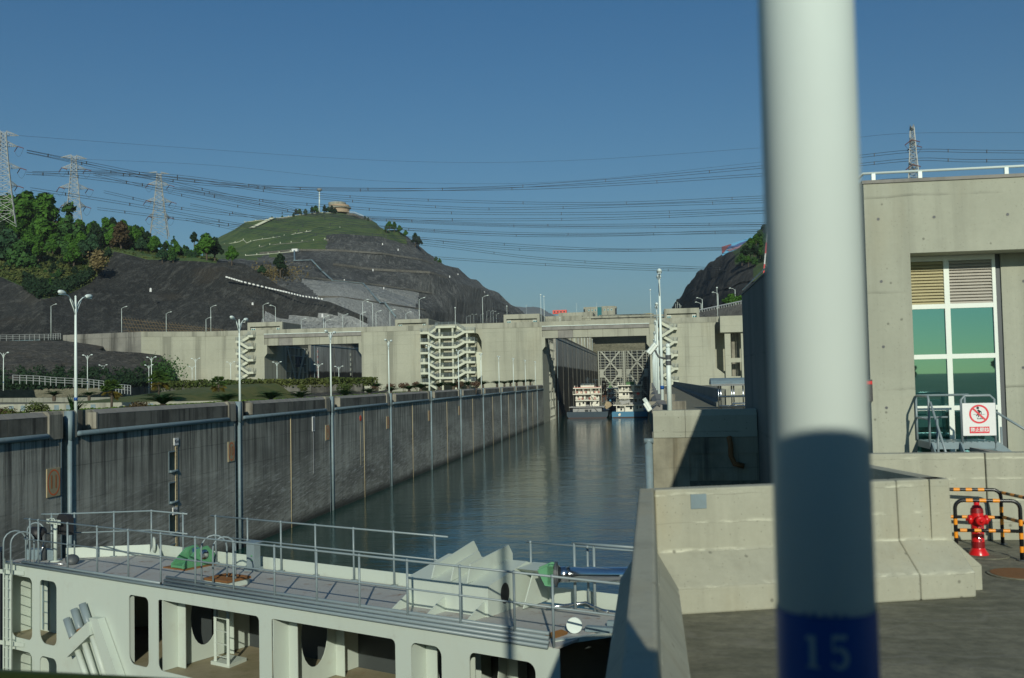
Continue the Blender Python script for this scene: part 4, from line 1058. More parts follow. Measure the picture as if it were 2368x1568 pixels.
# hydraulic ram
r0 = PZ(*zc_(1215, 655), -1.90); r1 = PZ(*zc_(1880, 657), -1.90)
rd = (r1 - r0).normalized()
t = thing('hydraulic_ram', 'shiny chrome hydraulic ram with a green end fitting pushing the white gate', 'hydraulic ram', r0)
L = (r1 - r0).length; k = L / (1880 - 1215)
m = MB(); m.tube([r0 + rd * (150 * k), r0 + rd * 6.2], .165, 24); m.build('rod', M['chrome'], t, True)
m = MB(); m.tube([r0 + rd * (180 * k), r0 + rd * (275 * k)], .172, 24); m.build('rod_sleeve', M['steel'], t, True)
m = MB(); m.tube([r0 + rd * (140 * k), r0 + rd * (150 * k), r0 + rd * (150.1 * k), r0 + rd * (170 * k), r0 + rd * (170.1 * k), r0 + rd * (182 * k)], [.2, .2, .275, .275, .2, .2], 24); m.build('flange', M['darkgrey'], t)
side = Vector((-rd.y, rd.x, 0))
for s in (-1, 1):
    m = MB(); m.prism([(0, .12), (.16, -.22), (142 * k, -.24), (142 * k, .22), (.3, .24)], r0 + side * (s * .16), rd, GZ, side * .05); m.build('clevis', M['green'], t)
m = MB(); m.prism([(.22, -.2), (142 * k, -.2), (142 * k, .2), (.22, .2)], r0 - side * .16, rd, GZ, side * .32); m.build('clevis_block', M['green'], t)
# the other leaf, mostly out of frame
OL = thing('mitre_gate', 'far left gate leaf just entering the frame at its left edge', 'lock gate', (-26, 23, DK))
ou = Vector((-math.cos(R_(157)), -math.sin(R_(157)) + 0.75, 0))
a = Vector((-34.9, 20.2, 0)); b = Vector((-20.6, 28.9, 0)); d = (b - a)
nn = Vector((-d.y, d.x, 0)).normalized()
m = MB(); m.prism([(0, 0), (1, 0), (1, 1), (0, 1)], Vector((a.x, a.y, -8.6)), d, GZ * (8.6 + DK), nn * .05); m.build('front_plate', M['white'], OL)
m = MB(); m.prism([(0, 0), (1, 0), (1, 1), (0, 1)], Vector((a.x, a.y, DK - .05)), d, nn * 2.8, GZ * .05); m.build('deck', M['greydeck'], OL)
m = MB(); m.prism([(0, 0), (1, 0), (1, 1), (0, 1)], Vector((b.x, b.y, -8.6)), d.normalized() * .25, GZ * (8.6 + DK + .1), nn * 1.2); m.build('rubber_seal', M['black'], OL)

# ------------------------------------------------------------------ lock head across the view
YF = 316.0
def FX(x, y=760): return P(x, y, YF).x
def FZ(x, y): return P(x, y, YF).z
TOP = 21.3
XL0, XL1, XR0, XR1 = -126.8, -93.5, -34.0, 0.0
CPIER = thing('lock_head_pier', 'broad pale concrete lock head pier between the two gate openings', 'lock wall', (-64, YF, 0))
rx0, rx1 = FX(973), FX(1112.6); rzt = 18.9
m = MB(); m.box(XL1, YF, -12.5, rx0, YF + 30, 20.2); m.box(rx1, YF, -12.5, XR0, YF + 20, 20.2); m.box(rx1, YF + 20, -12.5, XR0 - 2.6, YF + 30, 20.2)
m.box(rx0, YF + 6, -12.5, rx1, YF + 30, 20.2); m.box(rx0, YF + .003, rzt, rx1, YF + 6, 20.2)
m.prism([(rx1 - 3.0, rzt), (rx1 - 1.0, rzt - 1.0), (rx1, rzt - 3.3), (rx1, rzt)], (0, YF + .006, 0), (1, 0, 0), (0, 0, 1), (0, 5, 0))
m.build('pier_body', M['face'], CPIER)
def Z5(x, y): return 948 + x * .10687, 733.9 + y * .10687
a = P(*Z5(1420, 750), YF); b = P(*Z5(1550, 1335), YF)
m = MB(); m.prism([(a.x, a.z), (rx1 - .02, a.z), (rx1 - .02, b.z + 1.2), (a.x + .4, b.z)], (0, YF + .02, 0), (1, 0, 0), (0, 0, 1), (0, 3.5, 0)); m.build('cream_panel', M['cream'], CPIER)
a = P(*Z5(236, 790), YF); b = P(*Z5(300, 1280), YF)
m = MB(); m.box(rx0 + .02, YF + .05, b.z, rx0 + 1.1, YF + 4, a.z); m.build('cream_panel', M['cream'], CPIER)
def parapet(x0, x1, parent, y=YF):
    m = MB(); m.box(x0, y - .12, 19.6, x1, y + .45, TOP); return m.build('parapet', M['deckwall'], parent)
parapet(XL1, XR0, CPIER)
LPIER = thing('lock_head_pier', 'left lock head abutment with a zigzag stair and a long wing wall', 'lock wall', (-135, YF, 0))
xw = FX(475)
m = MB(); m.box(xw, YF, -12.5, XL0, YF + 20, 20.2); m.box(xw, YF + 20, -12.5, XL0 - 2.6, YF + 30, 20.2); m.build('pier_body', M['face'], LPIER)
parapet(xw, XL0, LPIER)
pts = [(XL0 - 0, YF), (xw, YF)] + [(PZ(x, y, TOP).x, PZ(x, y, TOP).y) for x, y in ((326, 767), (146, 775))]
wz0 = [P(x, y, yy).z for x, y, yy in ((475, 890, 316), (326, 826, pts[2][1]), (146, 797, pts[3][1]))]
for i in (1, 2):
    a, b = pts[i], pts[i + 1]
    m = MB(); za_, zb2 = (-2, wz0[1]) if i == 1 else (wz0[1], wz0[2])
    m.add([(a[0], a[1], -3 if i == 1 else za_ - 2), (b[0], b[1], zb2 - 2), (b[0], b[1], 20.0), (a[0], a[1], 20.0), (a[0], a[1] + 3, -3), (b[0], b[1] + 3, zb2 - 2), (b[0], b[1] + 3, 20.0), (a[0], a[1] + 3, 20.0)],
          [(0, 1, 2, 3), (7, 6, 5, 4), (3, 2, 6, 7), (0, 4, 5, 1), (0, 3, 7, 4), (1, 5, 6, 2)])
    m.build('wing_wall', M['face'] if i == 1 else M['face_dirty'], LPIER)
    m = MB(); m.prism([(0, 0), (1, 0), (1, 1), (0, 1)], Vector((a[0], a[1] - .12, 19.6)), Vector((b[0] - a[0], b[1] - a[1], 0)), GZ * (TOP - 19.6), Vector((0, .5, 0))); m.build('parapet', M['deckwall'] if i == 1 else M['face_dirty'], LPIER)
RPIER = thing('lock_head_pier', 'right lock head abutment with a zigzag stair beside the tall gate opening', 'lock wall', (10, YF, 0))
xo = FX(1651.8)
m = MB()
m.box(XR1, YF, -12.5, xo, YF + 30, 20.2); m.box(xo, YF + 9, -12.5, 60, YF + 30, 20.2); m.box(xo, YF + .002, -12.5, 60, YF + 9, 2.6)
oz0 = P(1676, 874, YF).z
m.prism([(xo, 2.55), (xo + 3.6, 2.6), (xo, oz0 + 3.4)], (0, YF + .02, 0), (1, 0, 0), (0, 0, 1), (0, 6, 0))
m.build('pier_body', M['face'], RPIER)
xp = FX(1663.6); zb_o = FZ(1690, 769)
m = MB(); m.box(xp, YF - 2.5, zb_o, 60, YF + 9, TOP); m.build('overhang', M['face'], RPIER)
for x0, x1 in ((1673.5, 1687), (1711, 1722)):
    m = MB(); m.box(FX(x0), YF - 1.5, -2, FX(x1), YF, zb_o); m.build('column', M['face'], RPIER)
for x0, x1 in ((1692, 1700), (1703, 1711)):
    m = MB(); m.box(FX(x0), YF + 4, 2.6, FX(x1), YF + 5, zb_o); m.build('column', M['pillar'], RPIER)
m = MB(); m.box(FX(1687), YF - 1.2, FZ(1700, 838), 60, YF - .2, FZ(1700, 828)); m.build('tie_beam', M['face'], RPIER)
parapet(XR1, xp, RPIER)
m = MB(); m.prism([(0, 20.15), (xo - .3, 20.15)] , (0, 0, 0), (1, 0, 0), (0, 0, 1), (0, 0, 0)) if False else None
# deck slab so that nothing is hollow from above
# opening haunches
for x, s, par in ((XR0, 1, CPIER), (XR1, -1, RPIER), (XL0, 1, LPIER), (XL1, -1, CPIER)):
    m = MB(); m.prism([(0, 16.3), (s * .95, 16.3), (s * .95, 13.4), (0, 12.2)], (x - s * .01, YF + .01, 0), (1, 0, 0), (0, 0, 1), (0, 9, 0)); m.build('haunch', M['face'], par)
# bridges over the two openings
for xa_, xb2, lab in ((XR0, XR1, 'panelled concrete road bridge over the right lock opening with the boats below'), (XL0, XL1, 'panelled concrete road bridge over the left lock opening')):
    t = thing('bridge', lab, 'bridge', ((xa_ + xb2) / 2, YF, 18))
    m = MB(); m.box(xa_ + .01, YF - .12, 19.62, xb2 - .01, YF + .45, TOP - .02); m.build('parapet', M['deckwall'], t)
    m = MB(); m.box(xa_ + .01, YF - .3, 18.55, xb2 - .01, YF + 11, 19.6); m.build('deck_slab', M['coping'], t)
    m = MB(); m.tube([(xa_ + .01, YF - .25, 19.8), (xb2 - .01, YF - .25, 19.8)], .12, 6); m.build('pipe', M['whitepole'], t)
    cuts = [0, .15, .29, .43, .57, .71, .85, 1.0]
    for a, b in zip(cuts, cuts[1:]):
        m = MB(); m.box(xa_ + .05 + (xb2 - xa_ - .1) * a + .06, YF + .1, 16.0, xa_ + .05 + (xb2 - xa_ - .1) * b - .06, YF + .55, 18.55); m.build('girder_panel', M['coping'] if a in (.15,) else M['deckwall'], t)
    m = MB(); m.box(xa_ + .02, YF + .3, 16.25, xb2 - .02, YF + 11, 18.54); m.build('girder', M['coping'], t)
# zigzag stairs
def railing(m, a, b, h=1.1, n=3, posts=3):
    a = Vector(a); b = Vector(b)
    for k in range(n): m.beam(a + GZ * (h * (k + 1) / n), b + GZ * (h * (k + 1) / n), .06, .06)
    for k in range(posts): p = a + (b - a) * (k / (posts - 1)); m.beam(p, p + GZ * h, .07, .07)
def zigzag(name_label, lx0, lx1, rx0_, rx1_, lz, rz_, front_from_left, loc):
    t = thing('outside_stair', name_label, 'stairs', loc)
    yb, yf = YF - .15, YF - 2.4; ym = YF - 1.3
    def land(x0, x1, z):
        m = MB(); m.box(x0, yf, z - .75, x1, yb, z); m.build('landing', M['cream'], t)
        m = MB(); railing(m, (x0, yf + .05, z), (x1, yf + .05, z)); e = x0 if x0 < rx0_ - 1 else x1
        railing(m, (e, yf + .05, z), (e, yb, z), posts=2); m.build('railing', M['grey'], t)
    for z in lz: land(lx0, lx1, z)
    for z in rz_: land(rx0_, rx1_, z)
    def flight(x0, z0, x1, z1, y0, y1):
        m = MB(); m.prism([(x0, z0), (x1, z1), (x1, z1 - .95), (x0, z0 - .95)], (0, y0, 0), (1, 0, 0), (0, 0, 1), (0, y1 - y0, 0)); m.build('flight', M['cream'], t)
        m = MB(); railing(m, (x0, y0 + .05, z0), (x1, y0 + .05, z1), posts=4); m.build('railing', M['grey'], t)
    seq = sorted([('L', z) for z in lz] + [('R', z) for z in rz_], key=lambda s: -s[1])
    for (s0, z0), (s1, z1) in zip(seq, seq[1:]):
        if s0 == s1: continue
        fr = (s0 == 'L') == front_from_left
        y0, y1 = (yf, ym - .05) if fr else (ym + .05, yb)
        if s0 == 'L': flight(lx1, z0, rx0_, z1, y0, y1)
        else: flight(rx0_, z0, lx1, z1, y0, y1)
    return t
zigzag('white zigzag concrete stair on the left abutment', FX(551), FX(557.5), FX(579.5), FX(591.3), [FZ(555, y) for y in (788.5, 815.8, 844.5, 873)], [FZ(585, y) for y in (775.5, 802, 830.8, 859.5, 888)], True, (FX(570), YF, 0))
zigzag('white zigzag concrete stair on the right abutment behind the lamp posts', FX(1523.5), FX(1530.5), FX(1556), FX(1564.8), [FZ(1527, y) for y in (745, 774, 805, 834.5, 865.5, 893)], [FZ(1560, y) for y in (757.9, 788.8, 819, 850, 879.5)], False, (FX(1545), YF, 0))
# central stair tower
ST = thing('stair_tower', 'white open concrete stair tower with many landings on the central pier', 'stairs', (FX(1042), YF, 0))
def S5(x, y): p = P(*Z5(x, y), YF - 1); return p
cz = [S5(800, y).z for y in (190, 410, 630, 848, 1068, 1288)]; lz_ = [S5(330, y).z for y in (322, 540, 755, 972, 1190, 1408)]; rz2 = [S5(1300, y).z for y in (297, 515, 732, 950, 1168, 1385)]
X0, X1, X2, X3, X4, X5 = [S5(x, 700).x for x in (250, 412, 585, 1008, 1200, 1420)]
yf, yb = YF - 3.0, YF + 2.0; ym = YF - .6
def land5(x0, x1, z, side=0):
    m = MB(); m.box(x0, yf, z - .68, x1, yb, z); m.build('landing', M['cream'], ST)
    m = MB(); railing(m, (x0, yf + .05, z), (x1, yf + .05, z), 1.15, 4, 4)
    if side: railing(m, (side, yf + .05, z), (side, yb, z), 1.15, 4, 2)
    m.build('railing', M['grey'], ST)
for z in cz: land5(X2, X3, z)
for z in lz_: land5(X0, X1, z, X0 + .05)
for z in rz2: land5(X4, X5, z, X5 - .05)
def flight5(x0, z0, x1, z1, y0, y1):
    m = MB(); m.prism([(x0, z0), (x1, z1), (x1, z1 - .8), (x0, z0 - .8)], (0, y0, 0), (1, 0, 0), (0, 0, 1), (0, y1 - y0, 0)); m.build('flight', M['cream'], ST)
    m = MB(); railing(m, (x0, y0 + .05, z0), (x1, y0 + .05, z1), 1.15, 4, 4); m.build('railing', M['grey'], ST)
for i in range(6):
    flight5(X2, cz[i], X1, lz_[i], ym + .3, yb); flight5(X3, cz[i], X4, rz2[i], ym + .3, yb)
    nz_ = cz[i + 1] if i < 5 else cz[5] - 3.25
    flight5(X1, lz_[i], X2, nz_, yf, ym - .1)
    if i < 5: flight5(X4, rz2[i], X3, nz_, yf, ym - .1)
for x, zt_ in ((425, lz_[0]), (660, cz[0]), (945, cz[0]), (1255, rz2[0])):
    for y in (yf + .35, yb - .5):
        m = MB(); xx = S5(x, 700).x; m.box(xx - .28, y, -2, xx + .28, y + .5, zt_ - .1); m.build('column', M['cream'], ST)
# control huts on the lock deck
def hut(x0, x1, yt, lab, Yh=318.0, depth=18.0, base=20.2, wins=True):
    a = P(x0, yt, Yh); b = P(x1, yt, Yh); zt_ = (a.z + b.z) / 2; x0, x1 = a.x, b.x; w = x1 - x0
    t = thing('control_hut', lab, 'hut', ((x0 + x1) / 2, Yh, base), 'control huts on the lock deck')
    fr = w * .075; top = (zt_ - base) * .38
    m = MB(); m.box(x0, Yh + 1.2, base, x1, Yh + depth, zt_ - .25); m.build('hut_body', M['darkwall'], t)
    m = MB(); m.box(x0 - .001, Yh, base, x0 + fr, Yh + 1.2, zt_); m.box(x1 - fr, Yh, base, x1 + .001, Yh + 1.2, zt_); m.box(x0 + fr, Yh, zt_ - top, x1 - fr, Yh + 1.2, zt_); m.box(x0, Yh + 1.2, zt_ - .24, x1, Yh + depth, zt_); m.build('front_frame', M['deckwall'], t)
    ww = w * .12
    m = MB(); m.box(x0 + fr + ww, Yh + .9, base, x1 - fr - ww, Yh + 1.19, zt_ - top); m.build('recess_wall', M['deckwall'], t)
    for xa_ in (x0 + fr, x1 - fr - ww):
        m = MB(); zz0, zz1 = base + 1.0, zt_ - top - .02
        m.box(xa_, Yh + .92, zz0, xa_ + .12, Yh + 1.05, zz1); m.box(xa_ + ww - .12, Yh + .92, zz0, xa_ + ww, Yh + 1.05, zz1); m.box(xa_ + ww / 2 - .07, Yh + .92, zz0, xa_ + ww / 2 + .07, Yh + 1.05, zz1)
        zm = zz0 + (zz1 - zz0) * .58; m.box(xa_, Yh + .93, zm - .06, xa_ + ww, Yh + 1.04, zm + .06); m.box(xa_, Yh + .93, zz0, xa_ + ww, Yh + 1.04, zz0 + .1)
        wn_ = m.build('window', M['frame'], t)
        m = MB(); m.box(xa_ + .01, Yh + 1.0, zz0 + .1, xa_ + ww - .01, Yh + 1.1, zm - .06); m.build('pane', M['tealglass_small'], wn_)
        m = MB(); m.box(xa_ + .01, Yh + 1.0, zm + .06, xa_ + ww - .01, Yh + 1.1, zz1); m.build('louvre', M['slat'], wn_)
    return t
hut(572, 652.5, 745, 'concrete control hut above the left zigzag stair')
hut(913, 990, 738, 'concrete control hut on the central pier left of the stair tower')
hut(1164, 1247, 726.5, 'concrete control hut on the central pier left of the right bridge')
hut(1535, 1616, 713, 'concrete control hut above the right zigzag stair')

# ------------------------------------------------------------------ upper chamber and its gates
for x, lab in ((-34.0, 'tall upper chamber wall, black and wet below, seen through the right opening'), (-127.0, 'tall upper chamber wall, black and wet below, seen through the left opening')):
    t = thing('chamber_wall', lab, 'lock wall', (x, 360, 0))
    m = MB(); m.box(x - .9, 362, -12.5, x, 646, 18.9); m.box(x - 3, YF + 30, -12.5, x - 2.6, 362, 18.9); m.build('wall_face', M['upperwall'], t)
    m = MB(); m.box(x - 1.2, 362, 18.9, x - .3, 646, 19.9); m.build('parapet', M['parapet'], t)
    m = MB(); m.tube([(x + .05, 362.5, 18.0), (x + .05, 646, 18.0)], .16, 6); m.build('guard_pipe', M['bluepipe'], t)
    for k in range(11):
        y = 366 + 24.4 * k
        m = MB(); m.tube([(x + .02, y, -11.8), (x + .02, y, 18.9)], .16, 6); m.build('fender_pipe', M['bluepipe'] if k < 1 else M['parapet'], t)
    if x < -100:
        for k, (yy, mt) in enumerate(((370, 'red'),)):
            m = MB(); m.box(x, yy - .35, -9, x + .06, yy + .35, 17); gs = m.build('level_gauge', M['signwhite'], t)
            for j in range(13):
                m = MB(); m.box(x + .061, yy - .34, -9 + 2 * j, x + .075, yy + .34, -8 + 2 * j); m.build('red_band', M['red'], gs)
        for j in range(9):
            m = MB(); m.box(x, 412, -2 + 2.1 * j, x + .1, 413.4, -.9 + 2.1 * j); m.build('bollard_niche', M['cream'], t)
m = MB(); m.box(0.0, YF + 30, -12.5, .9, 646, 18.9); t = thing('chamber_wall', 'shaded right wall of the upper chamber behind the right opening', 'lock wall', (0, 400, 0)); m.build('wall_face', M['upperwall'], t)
# open gate leaves folded into their recesses
def open_leaf(x, lab):
    y0, y1 = 337.0, 359.5
    t = thing('lock_gate', lab, 'lock gate', (x, 348, 0))
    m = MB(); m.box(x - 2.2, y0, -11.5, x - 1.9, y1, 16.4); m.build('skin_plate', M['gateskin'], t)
    for k in range(10):
        z = -10 + 2.9 * k; m = MB(); m.box(x - 1.9, y0, z, x - .25, y1, z + .22); m.build('girder', M['gateblue'], t)
    for k in range(6):
        y = y0 + (y1 - y0 - .4) * k / 5; m = MB(); m.box(x - 1.9, y, -11.5, x - .2, y + .4, 16.4); m.build('post', M['gateblue'], t)
    for a, b in (((y0 + 1, 16), (y1 - 3, -10)), ((y1 - 3, 16), (y0 + 1, -10))):
        m = MB(); m.beam((x - .1, a[0], a[1]), (x - .1, b[0], b[1]), .15, 1.1, up=(0, 1, 0)); m.build('brace', M['gateblue'], t)
    return t
open_leaf(-34.0, 'open lattice gate leaf folded against the left wall of the right opening')
ol2 = open_leaf(-127.0, 'open lattice gate leaf folded against the wall of the left opening')
for y in (347.2, 351.8):
    m = MB(); m.box(-127.6, y, 9.4, -127.2, y + 3.4, 13.2); m.build('blue_panel', M['hullblue'], ol2)
# the closed gate at the far end of the upper chamber
def closed_leaf(xa_, xb2, lab):
    YG = 648.0; rec = 5.5
    t = thing('lock_gate', lab, 'lock gate', ((xa_ + xb2) / 2, YG, 4))
    d = Vector((xb2 - xa_, rec, 0)); L = d.length; d.normalize(); n = Vector((-d.y, d.x, 0))
    if n.y > 0: n = -n
    a = Vector((xa_, YG, 0))
    def Q(s, v, z): return a + d * (s * L) + n * v + GZ * z
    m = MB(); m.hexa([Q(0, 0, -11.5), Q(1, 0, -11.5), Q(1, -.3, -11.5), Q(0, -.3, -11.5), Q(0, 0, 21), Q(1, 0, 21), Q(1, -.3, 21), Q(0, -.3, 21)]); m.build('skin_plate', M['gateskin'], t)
    z = 20.6; k = 0
    while z > -11:
        m = MB(); m.beam(Q(0, .95, z), Q(1, .95, z), 1.8, .22); m.build('girder', M['gateblue'], t)
        z -= 1.75 if z > 6 else 1.3; k += 1
    for s in (.015, .10, .26, .46, .66, .82, .90, .985):
        m = MB(); m.beam(Q(s, 1.0, -11.5), Q(s, 1.0, 21), .26 if .05 < s < .95 else .5, 1.9, up=d); 
        m = MB(); w = .14 if .05 < s < .95 else .3
        m.hexa([Q(s, .05, -11.5) - d * w, Q(s, .05, -11.5) + d * w, Q(s, 1.95, -11.5) + d * w, Q(s, 1.95, -11.5) - d * w, Q(s, .05, 21) - d * w, Q(s, .05, 21) + d * w, Q(s, 1.95, 21) + d * w, Q(s, 1.95, 21) - d * w]); m.build('post', M['gateblue'], t)
    for z0, z1 in ((20.5, 6.5), (6.5, -7.5)):
        for s0, s1 in ((.12, .8), (.8, .12)):
            for half in (0, 1):
                sm = (s0 + s1) / 2; zm = (z0 + z1) / 2
                A, B = ((s0, z0), (sm, zm)) if half == 0 else ((sm, zm), (s1, z1))
                m = MB(); m.beam(Q(A[0], 2.1, A[1]), Q(B[0], 2.1, B[1]), .2, .95, up=n.cross(d)); m.build('brace', M['gateblue'], t)
    for s in (.12, .8):
        m = MB(); w = .1; m.prism([(-1.3, -2.6), (1.3, -2.6), (1.3, 2.6), (-1.3, 2.6)], Q(s, 2.15, 6.5), d, GZ, n * .15); m.build('gusset_plate', M['gateblue'], t)
    return t
closed_leaf(-34.0, -17.05, 'left leaf of the closed ribbed gate far behind the ships')
closed_leaf(0.0, -16.95, 'right leaf of the closed ribbed gate far behind the ships')
# second lock head one step higher
H2 = thing('lock_head_pier', 'second stepped concrete lock head farther up behind the bridge', 'lock wall', (-60, 640, 30))
m = MB(); m.box(-93, 640, -12, -37, 655, 42.0); m.build('pier_body', M['face'], H2)
m = MB(); m.box(.8, 646.5, -12, 60, 667, 42.0); m.build('pier_body', M['face'], H2)
for k in range(3): m = MB(); m.box(-52 + 6 * k, 637.5, 10, -49.5 + 6 * k, 639.98, 40.8); m.build('buttress', M['pillar'], H2)
m = MB(); m.box(-36.9, 641, 38.6, .7, 652, 43.0); m.build('bridge_beam', M['deckwall'], H2)
m = MB(); m.box(-60, 639.7, 42.0, 60, 640.2, 43.2); m.build('parapet', M['deckwall'], H2)
a = P(1240, 733, 638); b = P(1345, 733, 638)
m = MB(); m.box(a.x, 638.5, 38, b.x, 660, P(1290, 731, 638).z); m.build('upper_block', M['deckwall'], H2)
a = P(1291, 723, 660); b = P(1370, 723, 660)
m = MB(); m.box(a.x, 660, 38, b.x, 690, P(1330, 722.5, 660).z); m.build('upper_block', M['deckwall'], H2)
a = P(1384, 733, 645)
m = MB(); m.box(a.x, 645, 36, 3, 655, P(1440, 727, 645).z); m.build('upper_block', M['deckwall'], H2)
m = MB(); 
for k, (x0, z0, x1, z1) in enumerate(((1200, 738, 1208, 741), (1208, 741, 1214, 736))): m.beam(P(x0, z0, 630), P(x1, z1, 630), .5, 1.0)
m.build('flight', M['cream'], H2)
t = thing('cabin', 'bright red cabin with small round windows on the upper lock deck', 'cabin', P(1294, 723, 690))
a = P(1277.5, 726, 690); b = P(1309.5, 716.5, 690)
m = MB(); m.box(a.x, 690, a.z, b.x, 694, b.z); m.build('cabin_body', M['redbox'], t)
for k in range(4):
    x = a.x + (b.x - a.x) * (.14 + .23 * k); m = MB(); m.lathe([(.55, 0), (.55, .05)], (x, 689.96, (a.z + b.z) / 2), 12, (0, -1, 0)); m.build('porthole', M['ink'], t)
# office building far behind
t = thing('office_building', 'pale flat roofed office block with a teal glass stair bay far behind the bridge', 'building', P(1388, 726, 1000))
a = P(1349, 726, 1000); b = P(1425, 708, 1000); zt_ = b.z; z0 = a.z - 6; w = b.x - a.x
m = MB(); m.box(a.x + 1.5, 1000, z0, a.x + w * .42, 1016, zt_); m.box(a.x + w * .55, 1000, z0, b.x - 1.5, 1016, zt_ + .4); m.box(a.x, 1001, zt_ - 2, b.x, 1015, zt_ - .1); m.build('wall', M['deckwall'], t)
m = MB(); m.box(a.x + w * .42, 1000.6, z0, a.x + w * .55, 1015, zt_ - .4); m.build('glass_bay', M['tealglass_small'], t)
for s in (0, 1):
    m = MB(); xx = a.x if s == 0 else b.x - 1.5; m.box(xx, 1000.8, z0, xx + 1.5, 1012, zt_ - 2.1); m.build('corner_glass', M['shipglass'], t)
for k, s in enumerate((.14, .24, .34, .62, .72, .82)):
    m = MB(); x = a.x + w * s; m.box(x, 999.93, zt_ - 4.4, x + 1.6, 1000.05, zt_ - 2.4); wn_ = m.build('window', M['frame'], t)
    m = MB(); m.box(x + .2, 999.88, zt_ - 4.2, x + 1.4, 999.94, zt_ - 2.6); m.build('pane', M['tealglass_small'], wn_)
t = thing('crane', 'yellow crane jib lying level on the upper lock deck', 'crane', P(1480, 729, 660))
a = P(1485, 729, 660); b = P(1538, 725.5, 660); a = P(1484, 728.6, 655); b = P(1536 - 30, 727, 655)
m = MB(); m.beam(a, b, .5, .25); m.beam(a + GZ * .7, b + GZ * .7, .3, .2)
for k in range(9): p = a + (b - a) * (k / 8); m.beam(p, a + (b - a) * min(1, (k + .5) / 8) + GZ * .7, .18, .18)
m.build('jib', M['craneyellow'], t)
m = MB(); m.box(a.x - .3, a.y - .6, a.z - .8, a.x + 3, a.y + .8, a.z + .6); m.build('cab', M['craneyellow'], t)

# ------------------------------------------------------------------ lamps
def twin_lamp(loc, label, group, h=8.05, rz=0):
    t = thing('street_lamp', label, 'street lamp', (0, 0, 0), group)
    m = MB(); m.tube([(0, 0, 0), (0, 0, h * .55), (0, 0, h)], [.105, .085, .055], 10); m.build('pole', M['whitepole'], t, True)
    m = MB(); m.lathe([(.055, h - .0), (.07, h + .04), (.02, h + .12)], (0, 0, 0), 8); m.build('cap', M['whitepole'], t, True)
    for s in (-1, 1):
        m = MB(); m.tube([(0, 0, h - .75), (0, s * .35, h - .25), (0, s * .75, h + .02), (0, s * 1.12, h + .14)], .035, 6); m.tube([(0, 0, h - 1.15), (0, s * .22, h - .7), (0, s * .62, h - .12)], .028, 6); m.build('arm', M['whitepole'], t, True)
        m = MB(); pr = []
        for k in range(9):
            a = math.pi * k / 8; pr.append((max(.004, .15 * math.sin(a) ** .8), -.36 * math.cos(a)))
        m.lathe(pr, (0, s * 1.42, h + .17), 10, (0, s, .12)); hd = m.build('lamp_head', M['whitepole'], t, True)
        m = MB(); m.box(-.09, s * 1.42 - .22, h + .035, .09, s * 1.42 + .22, h + .075); m.build('lens', M['steel'], hd)
    t.location = loc; t.rotation_euler = (0, 0, rz)
    return t
g = 'twin arm street lamps along the chamber wall'
lm = twin_lamp((-34.62, YS[0] + 2.05, .0), 'white twin arm street lamp nearest the camera on the left chamber wall', g)
for k, y in enumerate(YS[1:]):
    copy_tree(lm, (-34.62, y + 2.05, 0), 0, 'white twin arm street lamp on the left chamber wall, %s from the near end' % ORD[k + 1], g)
g2 = 'twin arm street lamps on the right lock side'
for k, y in enumerate(ry[:9]):
    c_ = copy_tree(lm, (.62, y + 2.1, 0), 0, 'white twin arm street lamp nearest the camera on the right quay, seen end on' if k == 0 else 'white twin arm street lamp seen end on, %s along the right quay' % ORD[k], g2)
    if k == 0: rl0 = c_
for L_ in (lm, rl0):
    m = MB(); m.lathe([(.108, 1.75), (.108, 1.95)], (0, 0, 0), 10); o = m.build('blue_label', M['blueband'], None, True); o.parent = L_
g3 = 'twin arm street lamps on the far left quay'
far = [(8, 817, 198), (113, 842, 262), (202, 822, 216), (238, 845, 262), (350, 827, 235), (344, 845, 268), (452, 830, 262), (444, 848, 300), (533, 838, 285), (640, 838, 275), (736, 843, 290), (783, 848, 300)]
for k, (x, yt, Y) in enumerate(far):
    p = P(x, yt, Y); copy_tree(lm, (p.x, p.y, p.z - 8.1), R_(70), 'slender white twin arm street lamp standing back on the left quay, %s from the left' % ORD[k], g3)
def deck_lamp(loc, h, label, group, arm=1, r=.09):
    t = thing('street_lamp', label, 'street lamp', (0, 0, 0), group)
    m = MB(); m.tube([(0, 0, 0), (0, 0, h)], [r, r * .6], 6); m.build('pole', M['whitepole'], t, True)
    if arm:
        m = MB(); m.tube([(0, 0, h - .1), (arm * .8, 0, h + .35), (arm * 1.5, 0, h + .5)], .05, 5); m.build('arm', M['whitepole'], t, True)
        m = MB(); m.lathe([(.04, -.38), (.12, -.2), (.12, .2), (.04, .38)], (arm * 1.7, 0, h + .55), 8, (1, 0, .15)); m.build('lamp_head', M['whitepole'], t, True)
    else:
        m = MB(); m.lathe([(.1, 0), (.26, .1), (.26, .35), (.08, .45)], (0, 0, h), 8); m.build('lamp_head', M['whitepole'], t, True)
    t.location = loc
    return t
